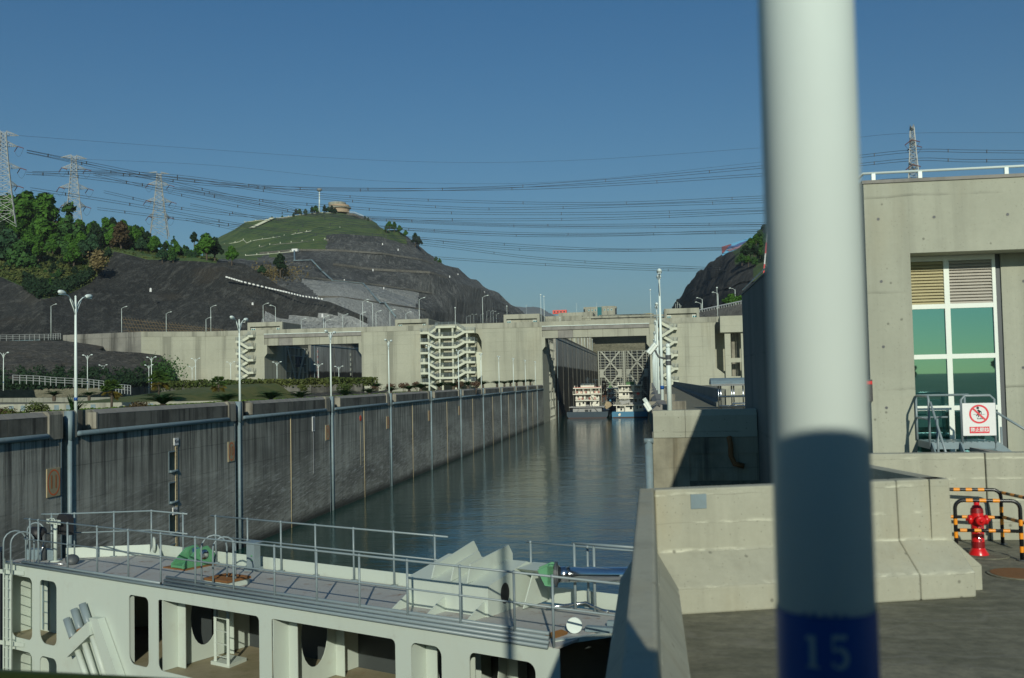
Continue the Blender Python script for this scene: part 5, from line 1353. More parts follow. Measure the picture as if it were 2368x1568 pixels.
dl = [(117.8, 704, 300, 1, 19.8), (281, 709.6, 318, 1, 0), (384, 722, 322, 1, 0), (476, 734.6, 330, 1, 0), (487, 707, 319, 1, 0), (554.4, 745.6, 330, 1, 0), (608, 702, 319, 1, 0), (636.5, 706, 319, -1, 0), (696, 737, 345, 1, 0), (747.5, 731, 340, 1, 0),
      (752, 740, 348, 1, 0), (792, 727, 335, 1, 0), (832.5, 722.7, 335, 1, 0), (838, 694, 319, 1, 0), (861, 697.7, 319, -1, 0), (868.8, 719, 335, 1, 0), (901, 716.5, 335, 1, 0), (938, 722, 345, 1, 0), (968.6, 689, 319, 1, 0), (1052, 710.6, 335, 0, 0),
      (1115, 684, 319, 1, 0), (1249.6, 680.5, 319, 0, 0), (1257, 684.5, 325, 0, 0), (1171.5, 707, 400, 0, 18.8), (1216.5, 705.7, 655, 0, 42), (1332.5, 702, 655, 0, 42), (1379, 700.6, 655, 0, 42), (1503, 669, 319, 0, 0), (1657, 664, 319, 0, 0),
      (1078, 731, 660, 1, 41), (1087, 727, 660, 1, 41), (1095, 727, 660, 1, 41), (1111, 726, 660, 1, 41), (1125, 718, 650, 1, 41), (1134, 719, 655, 1, 41), (1140, 720, 665, 1, 41), (1147, 725, 670, 1, 41)]
wd = ['slim', 'tall']
for k, (x, yt, Y, arm, bz) in enumerate(dl):
    p = P(x, yt, Y); bz = bz or 20.2; h = p.z - bz - (.5 if arm else .4)
    nm = 'above the left wing wall' if x < 500 else 'above the left bridge' if x < 870 else 'above the central pier' if x < 1260 else 'above the right opening' if x < 1510 else 'above the right abutment'
    nb = len([1 for q in dl if (0 if q[0] < 500 else 1 if q[0] < 870 else 2 if q[0] < 1260 else 3 if q[0] < 1510 else 4) == (0 if x < 500 else 1 if x < 870 else 2 if x < 1260 else 3 if x < 1510 else 4) and q[0] < x])
    deck_lamp((p.x, p.y, bz), max(h, 1.5), 'white deck lamp post %s, %s from the left there' % (nm, ORD[nb]), 'deck lamps along the lock head', arm)
# lamps seen through the right opening on top of the upper wall
for k in range(10):
    y = 392 + 24.4 * k
    deck_lamp((-34.9, y, 18.9), 8.0, 'white lamp post on the upper chamber wall, %s from the near end' % ORD[k], 'lamps on the upper chamber wall', 0, .13)

# ------------------------------------------------------------------ foreground lamp post with the blue 15 band
px_, py_ = P(1888, 784, 1.9).x, 1.9
t = thing('lamp_post', 'thick white lamp post close to the camera with a blue band numbered 15', 'lamp post', (px_, py_, 0))
pr_ = .0885
m = MB(); m.tube([(px_, py_, 0), (px_, py_, 8.2)], [pr_ * 1.005, pr_ * .93], 48); m.build('pole', M['whitepole'], t, True)
m = MB(); m.tube([(px_, py_, 0), (px_, py_, .03)], .22, 24); m.build('base_flange', M['whitepole'], t)
for s in (-1, 1):
    m = MB(); m.tube([(px_, py_, 7.5), (px_ + s * .4, py_, 8.0), (px_ + s * 1.2, py_, 8.3)], .035, 8); m.build('arm', M['whitepole'], t, True)
    m = MB(); m.lathe([(.01, -.36), (.13, -.2), (.15, 0), (.13, .2), (.01, .36)], (px_ + s * 1.45, py_, 8.35), 12, (s, 0, .1)); m.build('lamp_head', M['whitepole'], t, True)
bt = P(1888, 1428, py_ - pr_).z
m = MB(); m.tube([(px_, py_, bt - .42), (px_, py_, bt)], pr_ * 1.012, 48, False); band = m.build('blue_band', M['blueband'], t, True)
fa = math.atan2(-py_, -px_)                                                   # the side of the pole that faces the road
def wrap(poly, sx, z0, r):                                                    # polygon (flat) wound round the pole
    return [(px_ + r * math.cos(fa + p[0] * sx / pr_), py_ + r * math.sin(fa + p[0] * sx / pr_), z0 + p[1]) for p in poly]
def strip(m, pairs, dx, z0, r):
    for (a, b), (c, d) in zip(pairs, pairs[1:]): m.add(wrap([(a[0] + dx, a[1]), (b[0] + dx, b[1]), (d[0] + dx, d[1]), (c[0] + dx, c[1])], 1.0, z0, r), [(0, 1, 2, 3)])
m = MB(); zc2 = P(1888, 1548, py_ - pr_).z; H = .060; r_ = pr_ * 1.018
def rectp(m, x0, y0, x1, y1, n=3):
    for k in range(n):
        a = x0 + (x1 - x0) * k / n; b = x0 + (x1 - x0) * (k + 1) / n; strip(m, [((a, y0), (a, y1)), ((b, y0), (b, y1))], 0, zc2, r_)
# '1'
rectp(m, -.0305, .004, -.0195, H - .003); rectp(m, -.036, 0, -.014, .004); strip(m, [((-.0305, H - .012), (-.0305, H - .003)), ((-.037, H - .012), (-.037, H - .008))], 0, zc2, r_)
# '5'
rectp(m, .008, H - .009, .033, H, 4); rectp(m, .008, .031, .0115, H - .009, 1)
arc = []
for k in range(19):
    a = R_(140 - k * 295 / 18); w = .0095 if 2 < k < 15 else .005
    arc.append(((.0205 + .0165 * math.cos(a), .0195 + .0195 * math.sin(a)), (.0205 + (.0165 - w) * math.cos(a), .0195 + (.0195 - w) * math.sin(a))))
strip(m, arc, 0, zc2, r_)
m.build('numeral', M['paleink'], t, fix=False)
m = MB()
for k, x in enumerate((-.036, -.020, -.002, .016, .032)):                    # faint row of worn characters, no longer legible
    for j in range(3 + k % 2): rectp(m, x - .006, .083 + .004 * j, x + .006 - .002 * (j % 2), .0845 + .004 * j, 2)
    rectp(m, x - .001, .083, x + .001, .097, 1)
m.build('worn_caption', M['faintink'], t, fix=False)

# ------------------------------------------------------------------ cameras, short post, shelter
bp = P(1549, 943, 45.4)
t = thing('short_post', 'short white post with a ball top carrying the surveillance camera', 'post', (bp.x - .02, 45.4, .9))
zt_ = P(1549, 805, 45.4).z
m = MB(); m.tube([(bp.x - .02, 45.4, .85), (bp.x - .02, 45.4, zt_)], [.115, .10], 16); m.build('pole', M['whitepole'], t, True)
m = MB(); m.lathe([(.02, -.12), (.09, -.08), (.118, 0), (.09, .08), (.02, .12)], (bp.x - .02, 45.4, zt_ + .1), 14); m.build('ball', M['whitepole'], t, True)
for y in (826, 839):
    z = P(1549, y, 45.4).z; m = MB(); m.tube([(bp.x - .02, 45.4, z - .1), (bp.x - .02, 45.4, z + .1)], .13, 16); m.build('clamp', M['darkgrey'], t)
def cctv(a, b, Y, lab, bracket):
    pa, pb_ = P(*a, Y), P(*b, Y)
    t = thing('surveillance_camera', lab, 'camera', (pa + pb_) / 2, 'surveillance cameras beside the right quay')
    d = (pb_ - pa); n = Vector((0, -1, 0)); 
    m = MB(); m.beam(pa, pb_, .24, .22, up=(0, -1, .2)); o = m.build('housing', M['frame'], t); bevel(o, .04, 3)
    m = MB(); m.beam(pa - d.normalized() * .08 + GZ * .12, pb_ + GZ * .12, .28, .03, up=(0, -.3, 1)); m.build('sunshade', M['whitepole'], t)
    m = MB(); m.tube([P(*p, Y) for p in bracket], .05, 6); m.build('bracket', M['darkgrey'], t, True)
    return t
cctv((1499, 818), (1517, 796), 45.3, 'white surveillance camera pointing down left on the short ball topped post', [(1514, 810), (1519, 820), (1523, 826), (1541, 830)])
cctv((1491, 931), (1503, 950), 44.7, 'grey surveillance camera hanging off the corner of the pit wall', [(1500, 944), (1510, 938), (1517, 934), (1526, 940)])
t = thing('passenger_shelter', 'glass and steel shelter with a curved grey roof beside the quay road', 'shelter', (6, 75, 0))
a = P(1642, 888, 75); b = P(1722, 888, 75); zr = P(1680, 887, 75).z
m = MB(); n = 8
poly = [(0, 0)] + [(2.4 * k / n, .42 * math.sin(math.pi * k / n) ** .7) for k in range(1, n)] + [(2.4, 0), (2.4, -.06), (0, -.06)]
m.prism(poly, (a.x, 74.2, zr), (0, 1, 0), (0, 0, 1), (8, 0, 0)); m.build('roof', M['bluepipe'], t)
m = MB(); m.box(a.x + .02, 74.15, zr - .16, a.x + 8, 74.22, zr - .02); m.build('fascia', M['steel'], t)
for px2 in (1660.5, 1666, 1691, 1696, 1717.5):
    xx = P(px2, 900, 74.4).x; m = MB(); m.tube([(xx, 74.4, 0), (xx, 74.4, zr)], .05, 8); m.build('post', M['steel'], t, True)
for y in (917, 939.5):
    p = P(1666, y, 74.4); m = MB(); m.tube([(p.x - .1, 74.38, max(.12, p.z)), (p.x + 7, 74.38, max(.12, p.z))], .07, 8); m.build('rail', M['steel'], t, True)
p = P(1694, 933, 73.9); m = MB(); m.tube([(p.x, 73.8, 0), (p.x, 73.8, p.z), (p.x + 4, 73.8, p.z)], .06, 8); m.build('rail', M['steel'], t, True)
t = thing('concrete_barrier', 'long shaded concrete barrier along the quay road to the lock head', 'barrier', (5.8, 82, 0))
ca = PZ(1662, 901.6, 1.35); 
m = MB(); m.prism([(0, 0), (0, .3), (.35, .5), (.42, 1.4), (.75, 1.4), (.75, 0)], (5.2, 82, 0), (1, 0, 0), (0, 0, 1), (1.2, 226, 0)); m.build('barrier_panel', M['darkwall'], t)
m = MB(); m.box(5.95, 81.6, 0, 13, 82.3, 1.39); m.build('barrier_panel', M['deckwall'], t)
t = thing('concrete_barrier', 'pale cross barrier with square plates behind the glass shelter', 'barrier', (9, 90, 0))
m = MB(); m.box(6.6, 96, 0, 16, 96.4, 2.2); m.build('barrier_panel', M['deckwall'], t)
for px2 in (1682, 1715 - 4):
    p = P(px2, 910, 95.9); m = MB(); m.box(p.x - .3, 95.95, p.z - .3, p.x + .3, 95.99, p.z + .3); m.build('plate', M['bluepipe'], t)

# ------------------------------------------------------------------ hydrant, its guard hoops, manhole
hp = PZ(2262, 1284, 0)
t = thing('fire_hydrant', 'glossy red fire hydrant inside the striped guard hoops', 'hydrant', hp)
s = .71 / 720.0                                                              # metres per print pixel of the close-up
m = MB(); m.lathe([(.125, 0), (.125, .02), (.085, .085), (.078, .10), (.078, .56), (.068, .60), (.05, .635), (.034, .64), (.034, .70), (.03, .71)], hp, 20); m.build('barrel', M['redpaint'], t, True)
m = MB(); m.tube([hp + GZ * .10, hp + GZ * .18], .081, 20); m.build('lower_band', M['reddark'], t); m = MB(); m.tube([hp + GZ * .545, hp + GZ * .60], [.081, .074], 20); m.build('upper_band', M['reddark'], t)
for d, l in ((Vector((.05, -1, 0)), .13), (Vector((1, -.1, 0)), .12), (Vector((-1, .1, 0)), .10)):
    d.normalize(); m = MB(); c = hp + GZ * .455
    m.lathe([(.05, .0), (.05, l - .035), (.062, l - .035), (.062, l), (.045, l + .012), (.018, l + .014), (.018, l + .035)], c, 16, d); m.build('outlet', M['redpaint'], t, True)
m = MB()
for k in range(12):
    p = hp + Vector((-.005 + .02 * math.sin(k * 1.3), -.15 + .05 * k / 12, .40 - .018 * k)); m.lathe([(.004, -.008), (.010, 0), (.004, .008)], p, 6, (math.sin(k), 0.3, math.cos(k)))
m.build('chain', M['steel'], t)
m = MB(); m.lathe([(.30, 0), (.30, .012)], (hp.x + .06, hp.y - .02, .0), 24); t2 = thing('hydrant_plate', 'round dark cover plate under the red hydrant', 'cover', (hp.x, hp.y, 0)); m.build('plate', M['asphalt'], t2)
def hoop_guard(p0, p1, h, label, cross=.36, depth=None):
    """striped tube hoop: stripes are rings of their own along the tube"""
    t = thing('guard_hoop', label, 'guard rail', (p0 + p1) / 2, 'striped guard hoops round the hydrant')
    p0 = Vector(p0); p1 = Vector(p1); d = (p1 - p0).normalized(); R = .10
    path = [p0.copy(), p0 + GZ * (h - R)] + [p0 + d * (R - R * math.cos(k * math.pi / 12)) + GZ * (h - R + R * math.sin(k * math.pi / 12)) for k in range(1, 7)]
    path += [p1 - d * (R - R * math.cos(k * math.pi / 12)) + GZ * (h - R + R * math.sin(k * math.pi / 12)) for k in range(6, 0, -1)] + [p1 + GZ * (h - R), p1.copy()]
    m = MB(); m.tube(path, .024, 12); m.build('tube', M['blackpaint'], t, True)
    m = MB(); m.tube([p0 + GZ * cross, p1 + GZ * cross], .022, 10); m.build('cross_tube', M['blackpaint'], t, True)
    # stripes
    def stripes(a, b, s0, step, ln, r):
        L = (b - a).length; dd = (b - a).normalized(); x = s0
        while x + ln < L:
            m = MB(); m.tube([a + dd * x, a + dd * (x + ln)], r, 12, False); m.build('stripe', M['orange'], t, True); x += step
    stripes(p0 + GZ * .1, p0 + GZ * (h - R), .0, .165, .075, .0248); stripes(p1 + GZ * .1, p1 + GZ * (h - R), .0, .165, .075, .0248)
    stripes(p0 + d * R + GZ * h, p1 - d * R + GZ * h, .03, .155, .078, .0248); stripes(p0 + GZ * cross, p1 + GZ * cross, .05, .165, .078, .0228)
    for p in (p0, p1): m = MB(); m.lathe([(.06, 0), (.06, .012)], p, 12); m.build('foot', M['darkgrey'], t)
    return t
fl = PZ(2212, 1292, 0); fr_ = PZ(2363, 1296, 0); br = PZ(2318, 1258, 0)
hoop_guard(fl, fr_, .735, 'orange and black striped guard hoop in front of the hydrant')
bl = br - (fr_ - fl).normalized() * .88
hoop_guard(bl, br, .735, 'orange and black striped guard hoop behind the hydrant')
t = thing('guard_rail', 'shaded striped side tube linking the two guard hoops', 'guard rail', (fr_ + br) / 2, 'striped guard hoops round the hydrant')
side = fr_ + Vector((.02, 0, 0))
for z in (.70, .37):
    a, b = br + GZ * z, fr_ + GZ * (z) + Vector((.35, .1, 0)); m = MB(); m.tube([a, b], .022, 10); m.build('tube', M['blackpaint'], t, True)
    for k in range(5):
        c = a + (b - a) * (.06 + .19 * k); e = a + (b - a) * (.15 + .19 * k); m = MB(); m.tube([c, e], .0228, 10, False); m.build('stripe', M['orange'], t, True)
mp = PZ(2349, 1328, 0)
t = thing('manhole_cover', 'round rusty manhole cover in the road beside the barrier toe', 'manhole cover', (mp.x, mp.y, 0))
m = MB(); m.lathe([(.36, 0), (.36, .010), (.33, .012)], (mp.x + .05, mp.y, 0), 28); m.build('rim', M['asphalt'], t)
m = MB(); m.lathe([(.325, 0), (.325, .016)], (mp.x + .05, mp.y, 0), 28); m.build('lid', M['rust'], t)
p = P(2010, 903, BYF - .05)
t = thing('fire_alarm_box', 'small black and red box on the building wall beside the white post', 'alarm box', p)
m = MB(); m.box(p.x - .07, BYF - .09, p.z - .23, p.x + .055, BYF - .002, p.z + .23); m.build('box_body', M['black'], t)
m = MB(); m.box(p.x - .065, BYF - .096, p.z + .13, p.x + .05, BYF - .089, p.z + .2); m.build('red_light', M['redpaint'], t)
# the bus the view is taken from (behind the camera; it shades the post and the barrier)
t = thing('bus', 'white tour bus standing behind the viewpoint', 'bus', (.5, -1.4, 0))
m = MB(); m.box(-5.5, -2.6, .35, 6, -.10, 1.15); m.box(-5.5, -2.6, 2.72, 6, -.10, 3.06)
for k in range(9): x = -5.5 + 1.43 * k; m.box(x, -2.6, 1.15, x + .09, -.10, 2.72)
m.build('body', M['whitepole'], t)
m = MB(); m.box(-5.4, -2.5, 1.16, 5.9, -.2, 2.71); m.build('opaque_window_block', M['shipglass'], t)  # unseen solid block added so no sun passes through the window band
for x in (-3.6, 3.8):
    m = MB(); m.lathe([(.3, 0), (.48, .02), (.48, .28), (.3, .3)], (x, -.42, .48), 20, (0, 1, 0)); m.build('wheel', M['black'], t)

# ------------------------------------------------------------------ boats waiting in the lock
SPX = 0.09766                                                                # print units per unit of the boat close-up
def ship(lab, Yb, px0, px1, hull_top, hull_len, mat_hull, wl_y):
    t = thing('cargo_ship', lab, 'ship', (P((px0 + px1) / 2, 940, Yb).x, Yb, WZ), 'ships waiting in the lock chamber')
    return t
def BXc(x, Y): return P(1294.4 + x * SPX, 900, Y).x
def BZc(y, Y, y0): return WZ + (y0 - y) * SPX * Y / FPX * 1.004
def rails(m, x0, x1, y, z, h=1.0, n=2, posts=6):
    for k in range(n + 0): m.beam((x0, y, z + h * (k + 1) / n), (x1, y, z + h * (k + 1) / n), .05, .05)
    for k in range(posts): x = x0 + (x1 - x0) * k / (posts - 1); m.beam((x, y, z), (x, y, z + h), .05, .05)
def cabin(t, x0, x1, y0, y1, z0, z1, wins, mat='shipwhite', seed=1):
    rnd = random.Random(seed)
    m = MB(); m.box(x0, y0, z0, x1, y1, z1); c = m.build('deckhouse', M[mat], t)
    for s in wins:
        w = s[1] if len(s) > 1 else .7; h = s[2] if len(s) > 2 else .75; zz = z0 + (z1 - z0) * (s[3] if len(s) > 3 else .62)
        m = MB(); xx = x0 + (x1 - x0) * s[0]; m.box(xx - w / 2, y0 - .05, zz - h / 2, xx + w / 2, y0 + .02, zz + h / 2); m.build('window', M['shipglass'], c)
    return c
def deck(t, x0, x1, y0, y1, z, th=.22, mat='shipwhite', rail=True, buoys=()):
    m = MB(); m.box(x0, y0, z - th, x1, y1, z); m.build('deck', M[mat], t)
    if rail: m = MB(); rails(m, x0, x1, y0 + .06, z, 1.0, 3, 9); m.build('railing', M['shipwhite'], t)
    for b in buoys:
        x = x0 + (x1 - x0) * b; m = MB(); ring(m, (x, y0 - .02, z + .55), (1, 0, 0), (0, 0, 1), .36, .36, .13, 16); m.build('lifebuoy', M['lifebuoy'], t, fix=False)
# ship A, left
Ya, wa = 352.0, 1335
t = thing('cargo_ship', 'white cargo ship with a dark blue hull, left of the three ships', 'ship', (BXc(640, Ya), Ya, WZ), 'ships waiting in the lock chamber')
z = lambda y: BZc(y, Ya, wa)
xs0, xs1 = BXc(150, Ya), BXc(1120, Ya)
m = MB(); m.prism([(xs0 + .8, 0), (xs1 - .8, 0), (xs1, .5), (xs1, 1)] + [(xs0, 1), (xs0, .5)], (0, Ya, WZ - .4), (1, 0, 0), (0, 0, z(1190) - WZ + .4), (0, 45, 0)); m.build('hull', M['hullblue'], t)
m = MB(); m.box(xs0 + .5, Ya - .02, WZ - .4, xs1 - .5, Ya + 44, WZ + .22); m.build('boot_top', M['hullred'], t)
m = MB(); m.box(BXc(290, Ya), Ya + 1.2, z(1190), BXc(970, Ya), Ya + 10, z(1085)); m.build('stern_house', M['shipgrey'], t)
m = MB(); m.beam((BXc(450, Ya), Ya + 1.0, z(1105)), (BXc(385, Ya), Ya + .4, z(1185)), .2); m.beam((BXc(800, Ya), Ya + 1.0, z(1090)), (BXc(880, Ya), Ya + .4, z(1175)), .2); m.build('stay', M['shipgrey'], t)
for xx in (600, 640, 710):
    m = MB(); m.lathe([(.25, 0), (.25, .6), (.34, .65), (.34, .8)], (BXc(xx, Ya), Ya + .6, z(1190)), 8); m.build('bollard', M['darkgrey'], t)
deck(t, BXc(205, Ya), BXc(1045, Ya), Ya + .2, Ya + 12, z(1068), .3, 'shipgrey', False)
cabin(t, BXc(360, Ya), BXc(590, Ya), Ya + 1.8, Ya + 11, z(1060), z(930), [(.4, .5, 1.0, .4), (.78, .6)])
cabin(t, BXc(700, Ya), BXc(915, Ya), Ya + 1.8, Ya + 11, z(1060), z(930), [(.2, .6, 1.2, .4), (.75, .7)])
cabin(t, BXc(590, Ya), BXc(700, Ya), Ya + 4, Ya + 11, z(1060), z(780), [(.5, .8, 1.6, .3)], 'shipgrey')
m = MB(); m.beam((BXc(760, Ya), Ya + 1.4, z(1050)), (BXc(835, Ya), Ya + 1.4, z(945)), .9, .12, up=(0, 1, 0)); m.build('stairs', M['shipwhite'], t)
m = MB(); m.beam((BXc(835, Ya), Ya + .9, z(905)), (BXc(750, Ya), Ya + .9, z(795)), .9, .12, up=(0, 1, 0)); m.build('stairs', M['shipwhite'], t)
deck(t, BXc(355, Ya), BXc(920, Ya), Ya + .6, Ya + 12, z(915), .28, 'shipwhite', True, (.16, .3, .6, .82))
cabin(t, BXc(360, Ya), BXc(590, Ya), Ya + 1.8, Ya + 11, z(910), z(785), [(.25, .6), (.75, .6, 1.2, .45)])
cabin(t, BXc(700, Ya), BXc(915, Ya), Ya + 1.8, Ya + 11, z(910), z(785), [(.3, .6), (.8, .6)])
deck(t, BXc(300, Ya), BXc(978, Ya), Ya + .2, Ya + 12, z(765), .3, 'shipwhite', True, (.14, .3, .45, .78, .9))
cabin(t, BXc(365, Ya), BXc(915, Ya), Ya + 2.6, Ya + 11, z(765), z(640), [(.06, .6, 1.4, .5), (.27, 1.0), (.45, .6, 1.4, .45), (.62, .6), (.78, .6, 1.4, .5), (.93, .4)])
for xx in (545, 728, 925, 365):
    m = MB(); m.box(BXc(xx, Ya) - .12, Ya + .5, z(765), BXc(xx, Ya) + .12, Ya + .7, z(640)); m.build('pillar', M['shipwhite'], t)
deck(t, BXc(310, Ya), BXc(980, Ya), Ya + .2, Ya + 12, z(622), .32, 'shipwhite', False)
m = MB(); m.box(BXc(320, Ya), Ya + .8, z(620), BXc(975, Ya), Ya + 11.6, z(612)); m.build('roof_paint', M['lifebuoy'], t)
m = MB(); m.box(BXc(485, Ya), Ya + 1, z(615), BXc(810, Ya), Ya + 4, z(520)); m.build('wheelhouse', M['shipwhite'], t)
m = MB(); m.beam((BXc(648, Ya), Ya + 2, z(520)), (BXc(648, Ya), Ya + 2, z(365)), .2)
for k, y in enumerate((400, 430, 460, 490)): m.beam((BXc(600, Ya), Ya + 2, z(y)), (BXc(695, Ya), Ya + 2, z(y)), .1)
m.build('mast', M['shipwhite'], t)
m = MB(); m.beam((BXc(840, Ya), Ya + 2, z(610)), (BXc(840, Ya), Ya + 2, z(440)), .16); m.beam((BXc(785, Ya), Ya + 2, z(435)), (BXc(895, Ya), Ya + 2, z(435)), .2); m.build('radar', M['shipwhite'], t)
for xx, y in ((340, 560), (960, 545)): m = MB(); m.lathe([(.2, 0), (.2, z(y) - z(620))], (BXc(xx, Ya), Ya + 1.5, z(620)), 8); m.build('life_raft_canister', M['shipwhite'], t)
m = MB(); m.tube([(BXc(405, Ya), Ya + 1.5, z(620)), (BXc(405, Ya), Ya + 1.5, z(560))], .08, 6); m.lathe([(.02, -.18), (.18, 0), (.02, .18)], (BXc(405, Ya), Ya + 1.5, z(555)), 8); m.build('lantern', M['shipwhite'], t)
# ship B, right
Yb_, wb = 350.0, 1290
t = thing('cargo_ship', 'ship with a bright blue hull and green top box, right of the three', 'ship', (BXc(1650, Yb_), Yb_, WZ), 'ships waiting in the lock chamber')
z = lambda y: BZc(y, Yb_, wb)
X = lambda x: BXc(x, Yb_)
m = MB(); m.prism([(X(1250), 0), (X(2040), 0), (X(2056), .3), (X(2056), 1), (X(1225), 1), (X(1212), .85), (X(1215), .3)], (0, Yb_, WZ - .4), (1, 0, 0), (0, 0, z(1150) - WZ + .4), (0, 45, 0)); m.build('hull', M['hulllight'], t)
m = MB(); m.box(X(1235), Yb_ - .03, WZ - .4, X(2050), Yb_ + 44, WZ + .3); m.build('boot_top', M['hullred'], t)
m = MB(); m.prism([(-.5, .1), (.1, .6), (.5, .25), (.25, -.2), (.3, -.5), (-.1, -.35), (-.25, -.6)], (X(1395), Yb_ - .04, z(1220)), (1, 0, 0), (0, 0, 1), (0, .03, 0)); m.build('hull_emblem', M['shipwhite'], t)
cabin(t, X(1340), X(1525), Yb_ + 2.5, Yb_ + 12, z(1150), z(1075), [(.5, .6)]); cabin(t, X(1540), X(1960), Yb_ + 1.8, Yb_ + 14, z(1150), z(1000), [(.3, .8, 1.3), (.62, .8, 1.3), (.85, .8)])
for xx in (1328, 1530, 1790): m = MB(); m.box(X(xx) - .13, Yb_ + .4, z(1150), X(xx) + .13, Yb_ + .6, z(1000)); m.build('pillar', M['shipwhite'], t)
deck(t, X(1245), X(2050), Yb_ + .2, Yb_ + 14, z(990), .28, 'shipwhite', False)
m = MB(); rails(m, X(1250), X(1640), Yb_ + .3, z(990), 1.0, 3, 8); m.build('railing', M['shipwhite'], t)
m = MB(); m.beam((X(1440), Yb_ + .6, z(960)), (X(1640), Yb_ + .6, z(900)), .5, .9); m.beam((X(1400), Yb_ + .6, z(905)), (X(1520), Yb_ + .6, z(920)), .3, .6); m.build('lifeboat', M['shipgrey'], t)
m = MB(); m.beam((X(1390), Yb_ + .8, z(985)), (X(1475), Yb_ + .8, z(845)), .12); m.beam((X(1475), Yb_ + .8, z(845)), (X(1640), Yb_ + .8, z(985)), .12); m.build('davit', M['darkgrey'], t)
cabin(t, X(1640), X(1930), Yb_ + 1.8, Yb_ + 14, z(985), z(835), [(.15, .9, 1.4), (.5, .7, 1.2), (.85, .5)], 'shipgrey')
deck(t, X(1385), X(1930), Yb_ + .5, Yb_ + 14, z(832), .24)
cabin(t, X(1385), X(1630), Yb_ + 1.6, Yb_ + 12, z(830), z(690), [(.5, .8), (.82, .6)]); cabin(t, X(1630), X(1935), Yb_ + 2.6, Yb_ + 12, z(830), z(690), [(.15, .9, 1.8, .5), (.7, .7)], 'shipgrey')
deck(t, X(1385), X(1930), Yb_ + .5, Yb_ + 14, z(672), .28)
cabin(t, X(1385), X(1760), Yb_ + 1.6, Yb_ + 12, z(670), z(548), [(.1, .9, 1.0), (.33, .5, 1.4, .5), (.5, .9), (.72, .8, 1.9, .5)]); cabin(t, X(1760), X(1940), Yb_ + 2.0, Yb_ + 12, z(670), z(548), [(.5, 1.2)], 'shipgrey')
m = MB(); m.lathe([(.55, -.08), (.55, .08)], (X(1845), Yb_ + 1.5, z(740)), 14, (0, -1, 0)); m.build('red_disc', M['redpaint'], t)
deck(t, X(1358), X(1950), Yb_ + .2, Yb_ + 13, z(527), .34, 'shipwhite', False)
m = MB(); m.box(X(1565), Yb_ + 1, z(527), X(1765), Yb_ + 4, z(445)); m.build('green_house', M['shipgreen'], t)
m = MB(); m.beam((X(1660), Yb_ + 2, z(445)), (X(1660), Yb_ + 2, z(245)), .24); m.beam((X(1595), Yb_ + 2, z(298)), (X(1725), Yb_ + 2, z(298)), .24)
for y in (355, 408): m.beam((X(1612), Yb_ + 2, z(y)), (X(1712), Yb_ + 2, z(y)), .09)
m.build('mast', M['shipwhite'], t)
m = MB(); m.beam((X(1468), Yb_ + 2, z(520)), (X(1468), Yb_ + 2, z(400)), .2); m.beam((X(1445), Yb_ + 2, z(395)), (X(1490), Yb_ + 2, z(395)), .24); m.build('radar', M['shipwhite'], t)
m = MB(); m.beam((X(1772), Yb_ + 2, z(520)), (X(1772), Yb_ + 2, z(375)), .28); m.beam((X(1730), Yb_ + 2, z(422)), (X(1820), Yb_ + 2, z(422)), .12); m.build('aerial', M['shipwhite'], t)
for xx, y in ((1378, 450), (1942, 440)): m = MB(); m.lathe([(.22, 0), (.22, z(y) - z(527))], (X(xx), Yb_ + 1.2, z(527)), 8); m.build('life_raft_canister', M['shipwhite'], t)
m = MB(); rails(m, X(1800), X(1945), Yb_ + .5, z(527), 1.0, 2, 4); m.build('railing', M['shipgrey'], t)
# ship C, between them
Yc = 374.0
t = thing('cargo_ship', 'smaller white ship with a rusty conveyor gantry between the two larger ships', 'ship', (BXc(1180, Yc), Yc, WZ), 'ships waiting in the lock chamber')
z = lambda y: P(1400, 832 + y * SPX, Yc).z
X = lambda x: BXc(x, Yc)
m = MB(); m.box(X(1090), Yc, WZ - .4, X(1330), Yc + 30, z(1100)); m.build('hull', M['hullblue'], t)
for k, (y0, y1) in enumerate(((905, 795), (790, 680))):
    deck(t, X(1105), X(1325), Yc + .3, Yc + 9, z(y0), .24, 'shipwhite', True, (.2, .45) if k == 0 else (.3,))
    cabin(t, X(1120), X(1260), Yc + 1.5, Yc + 9, z(y0), z(y1), [(.35, .6, 1.4, .5), (.8, .5, 1.2, .5)])
cabin(t, X(1110), X(1300), Yc + 1.2, Yc + 9, z(1090), z(920), [(.3, .8), (.7, .8)], 'hulllight')
deck(t, X(995), X(1280), Yc + .2, Yc + 9, z(668), .3, 'shipwhite', False)
m = MB(); m.prism([(X(1280), z(690)), (X(1370), z(710)), (X(1370), z(640)), (X(1290), z(628))], (0, Yc + 1, 0), (1, 0, 0), (0, 0, 1), (0, 3, 0)); m.build('wing', M['shipwhite'], t)
m = MB(); m.beam((X(1178), Yc + 2, z(660)), (X(1178), Yc + 2, z(550)), .25); m.beam((X(1140), Yc + 2, z(550)), (X(1215), Yc + 2, z(550)), .2); m.box(X(1150), Yc + 1.5, z(665), X(1215), Yc + 3, z(625)); m.build('radar', M['shipgreen'], t)
Yc2 = 362.0; X = lambda x: BXc(x, Yc2); z = lambda y: P(1400, 832 + y * SPX, Yc2).z
m = MB()
for a, b in (((990, 1000), (1000, 520)), ((1080, 960), (1080, 520)), ((1000, 520), (1080, 520)), ((990, 640), (1080, 600)), ((990, 760), (1080, 720)), ((985, 880), (1080, 840)), ((990, 640), (1080, 720)), ((985, 880), (1080, 720)), ((990, 760), (1080, 600))):
    for dy in (0, 2.5): m.beam((X(a[0]), Yc2 + dy, z(a[1])), (X(b[0]), Yc2 + dy, z(b[1])), .25)
m.build('gantry', M['shipbrown'], t)
m = MB(); m.beam((X(1020), Yc2 + 1, z(1000)), (X(1085), Yc2 + 1, z(740)), 1.3, .8, up=(0, 1, 0)); m.build('conveyor', M['black'], t)
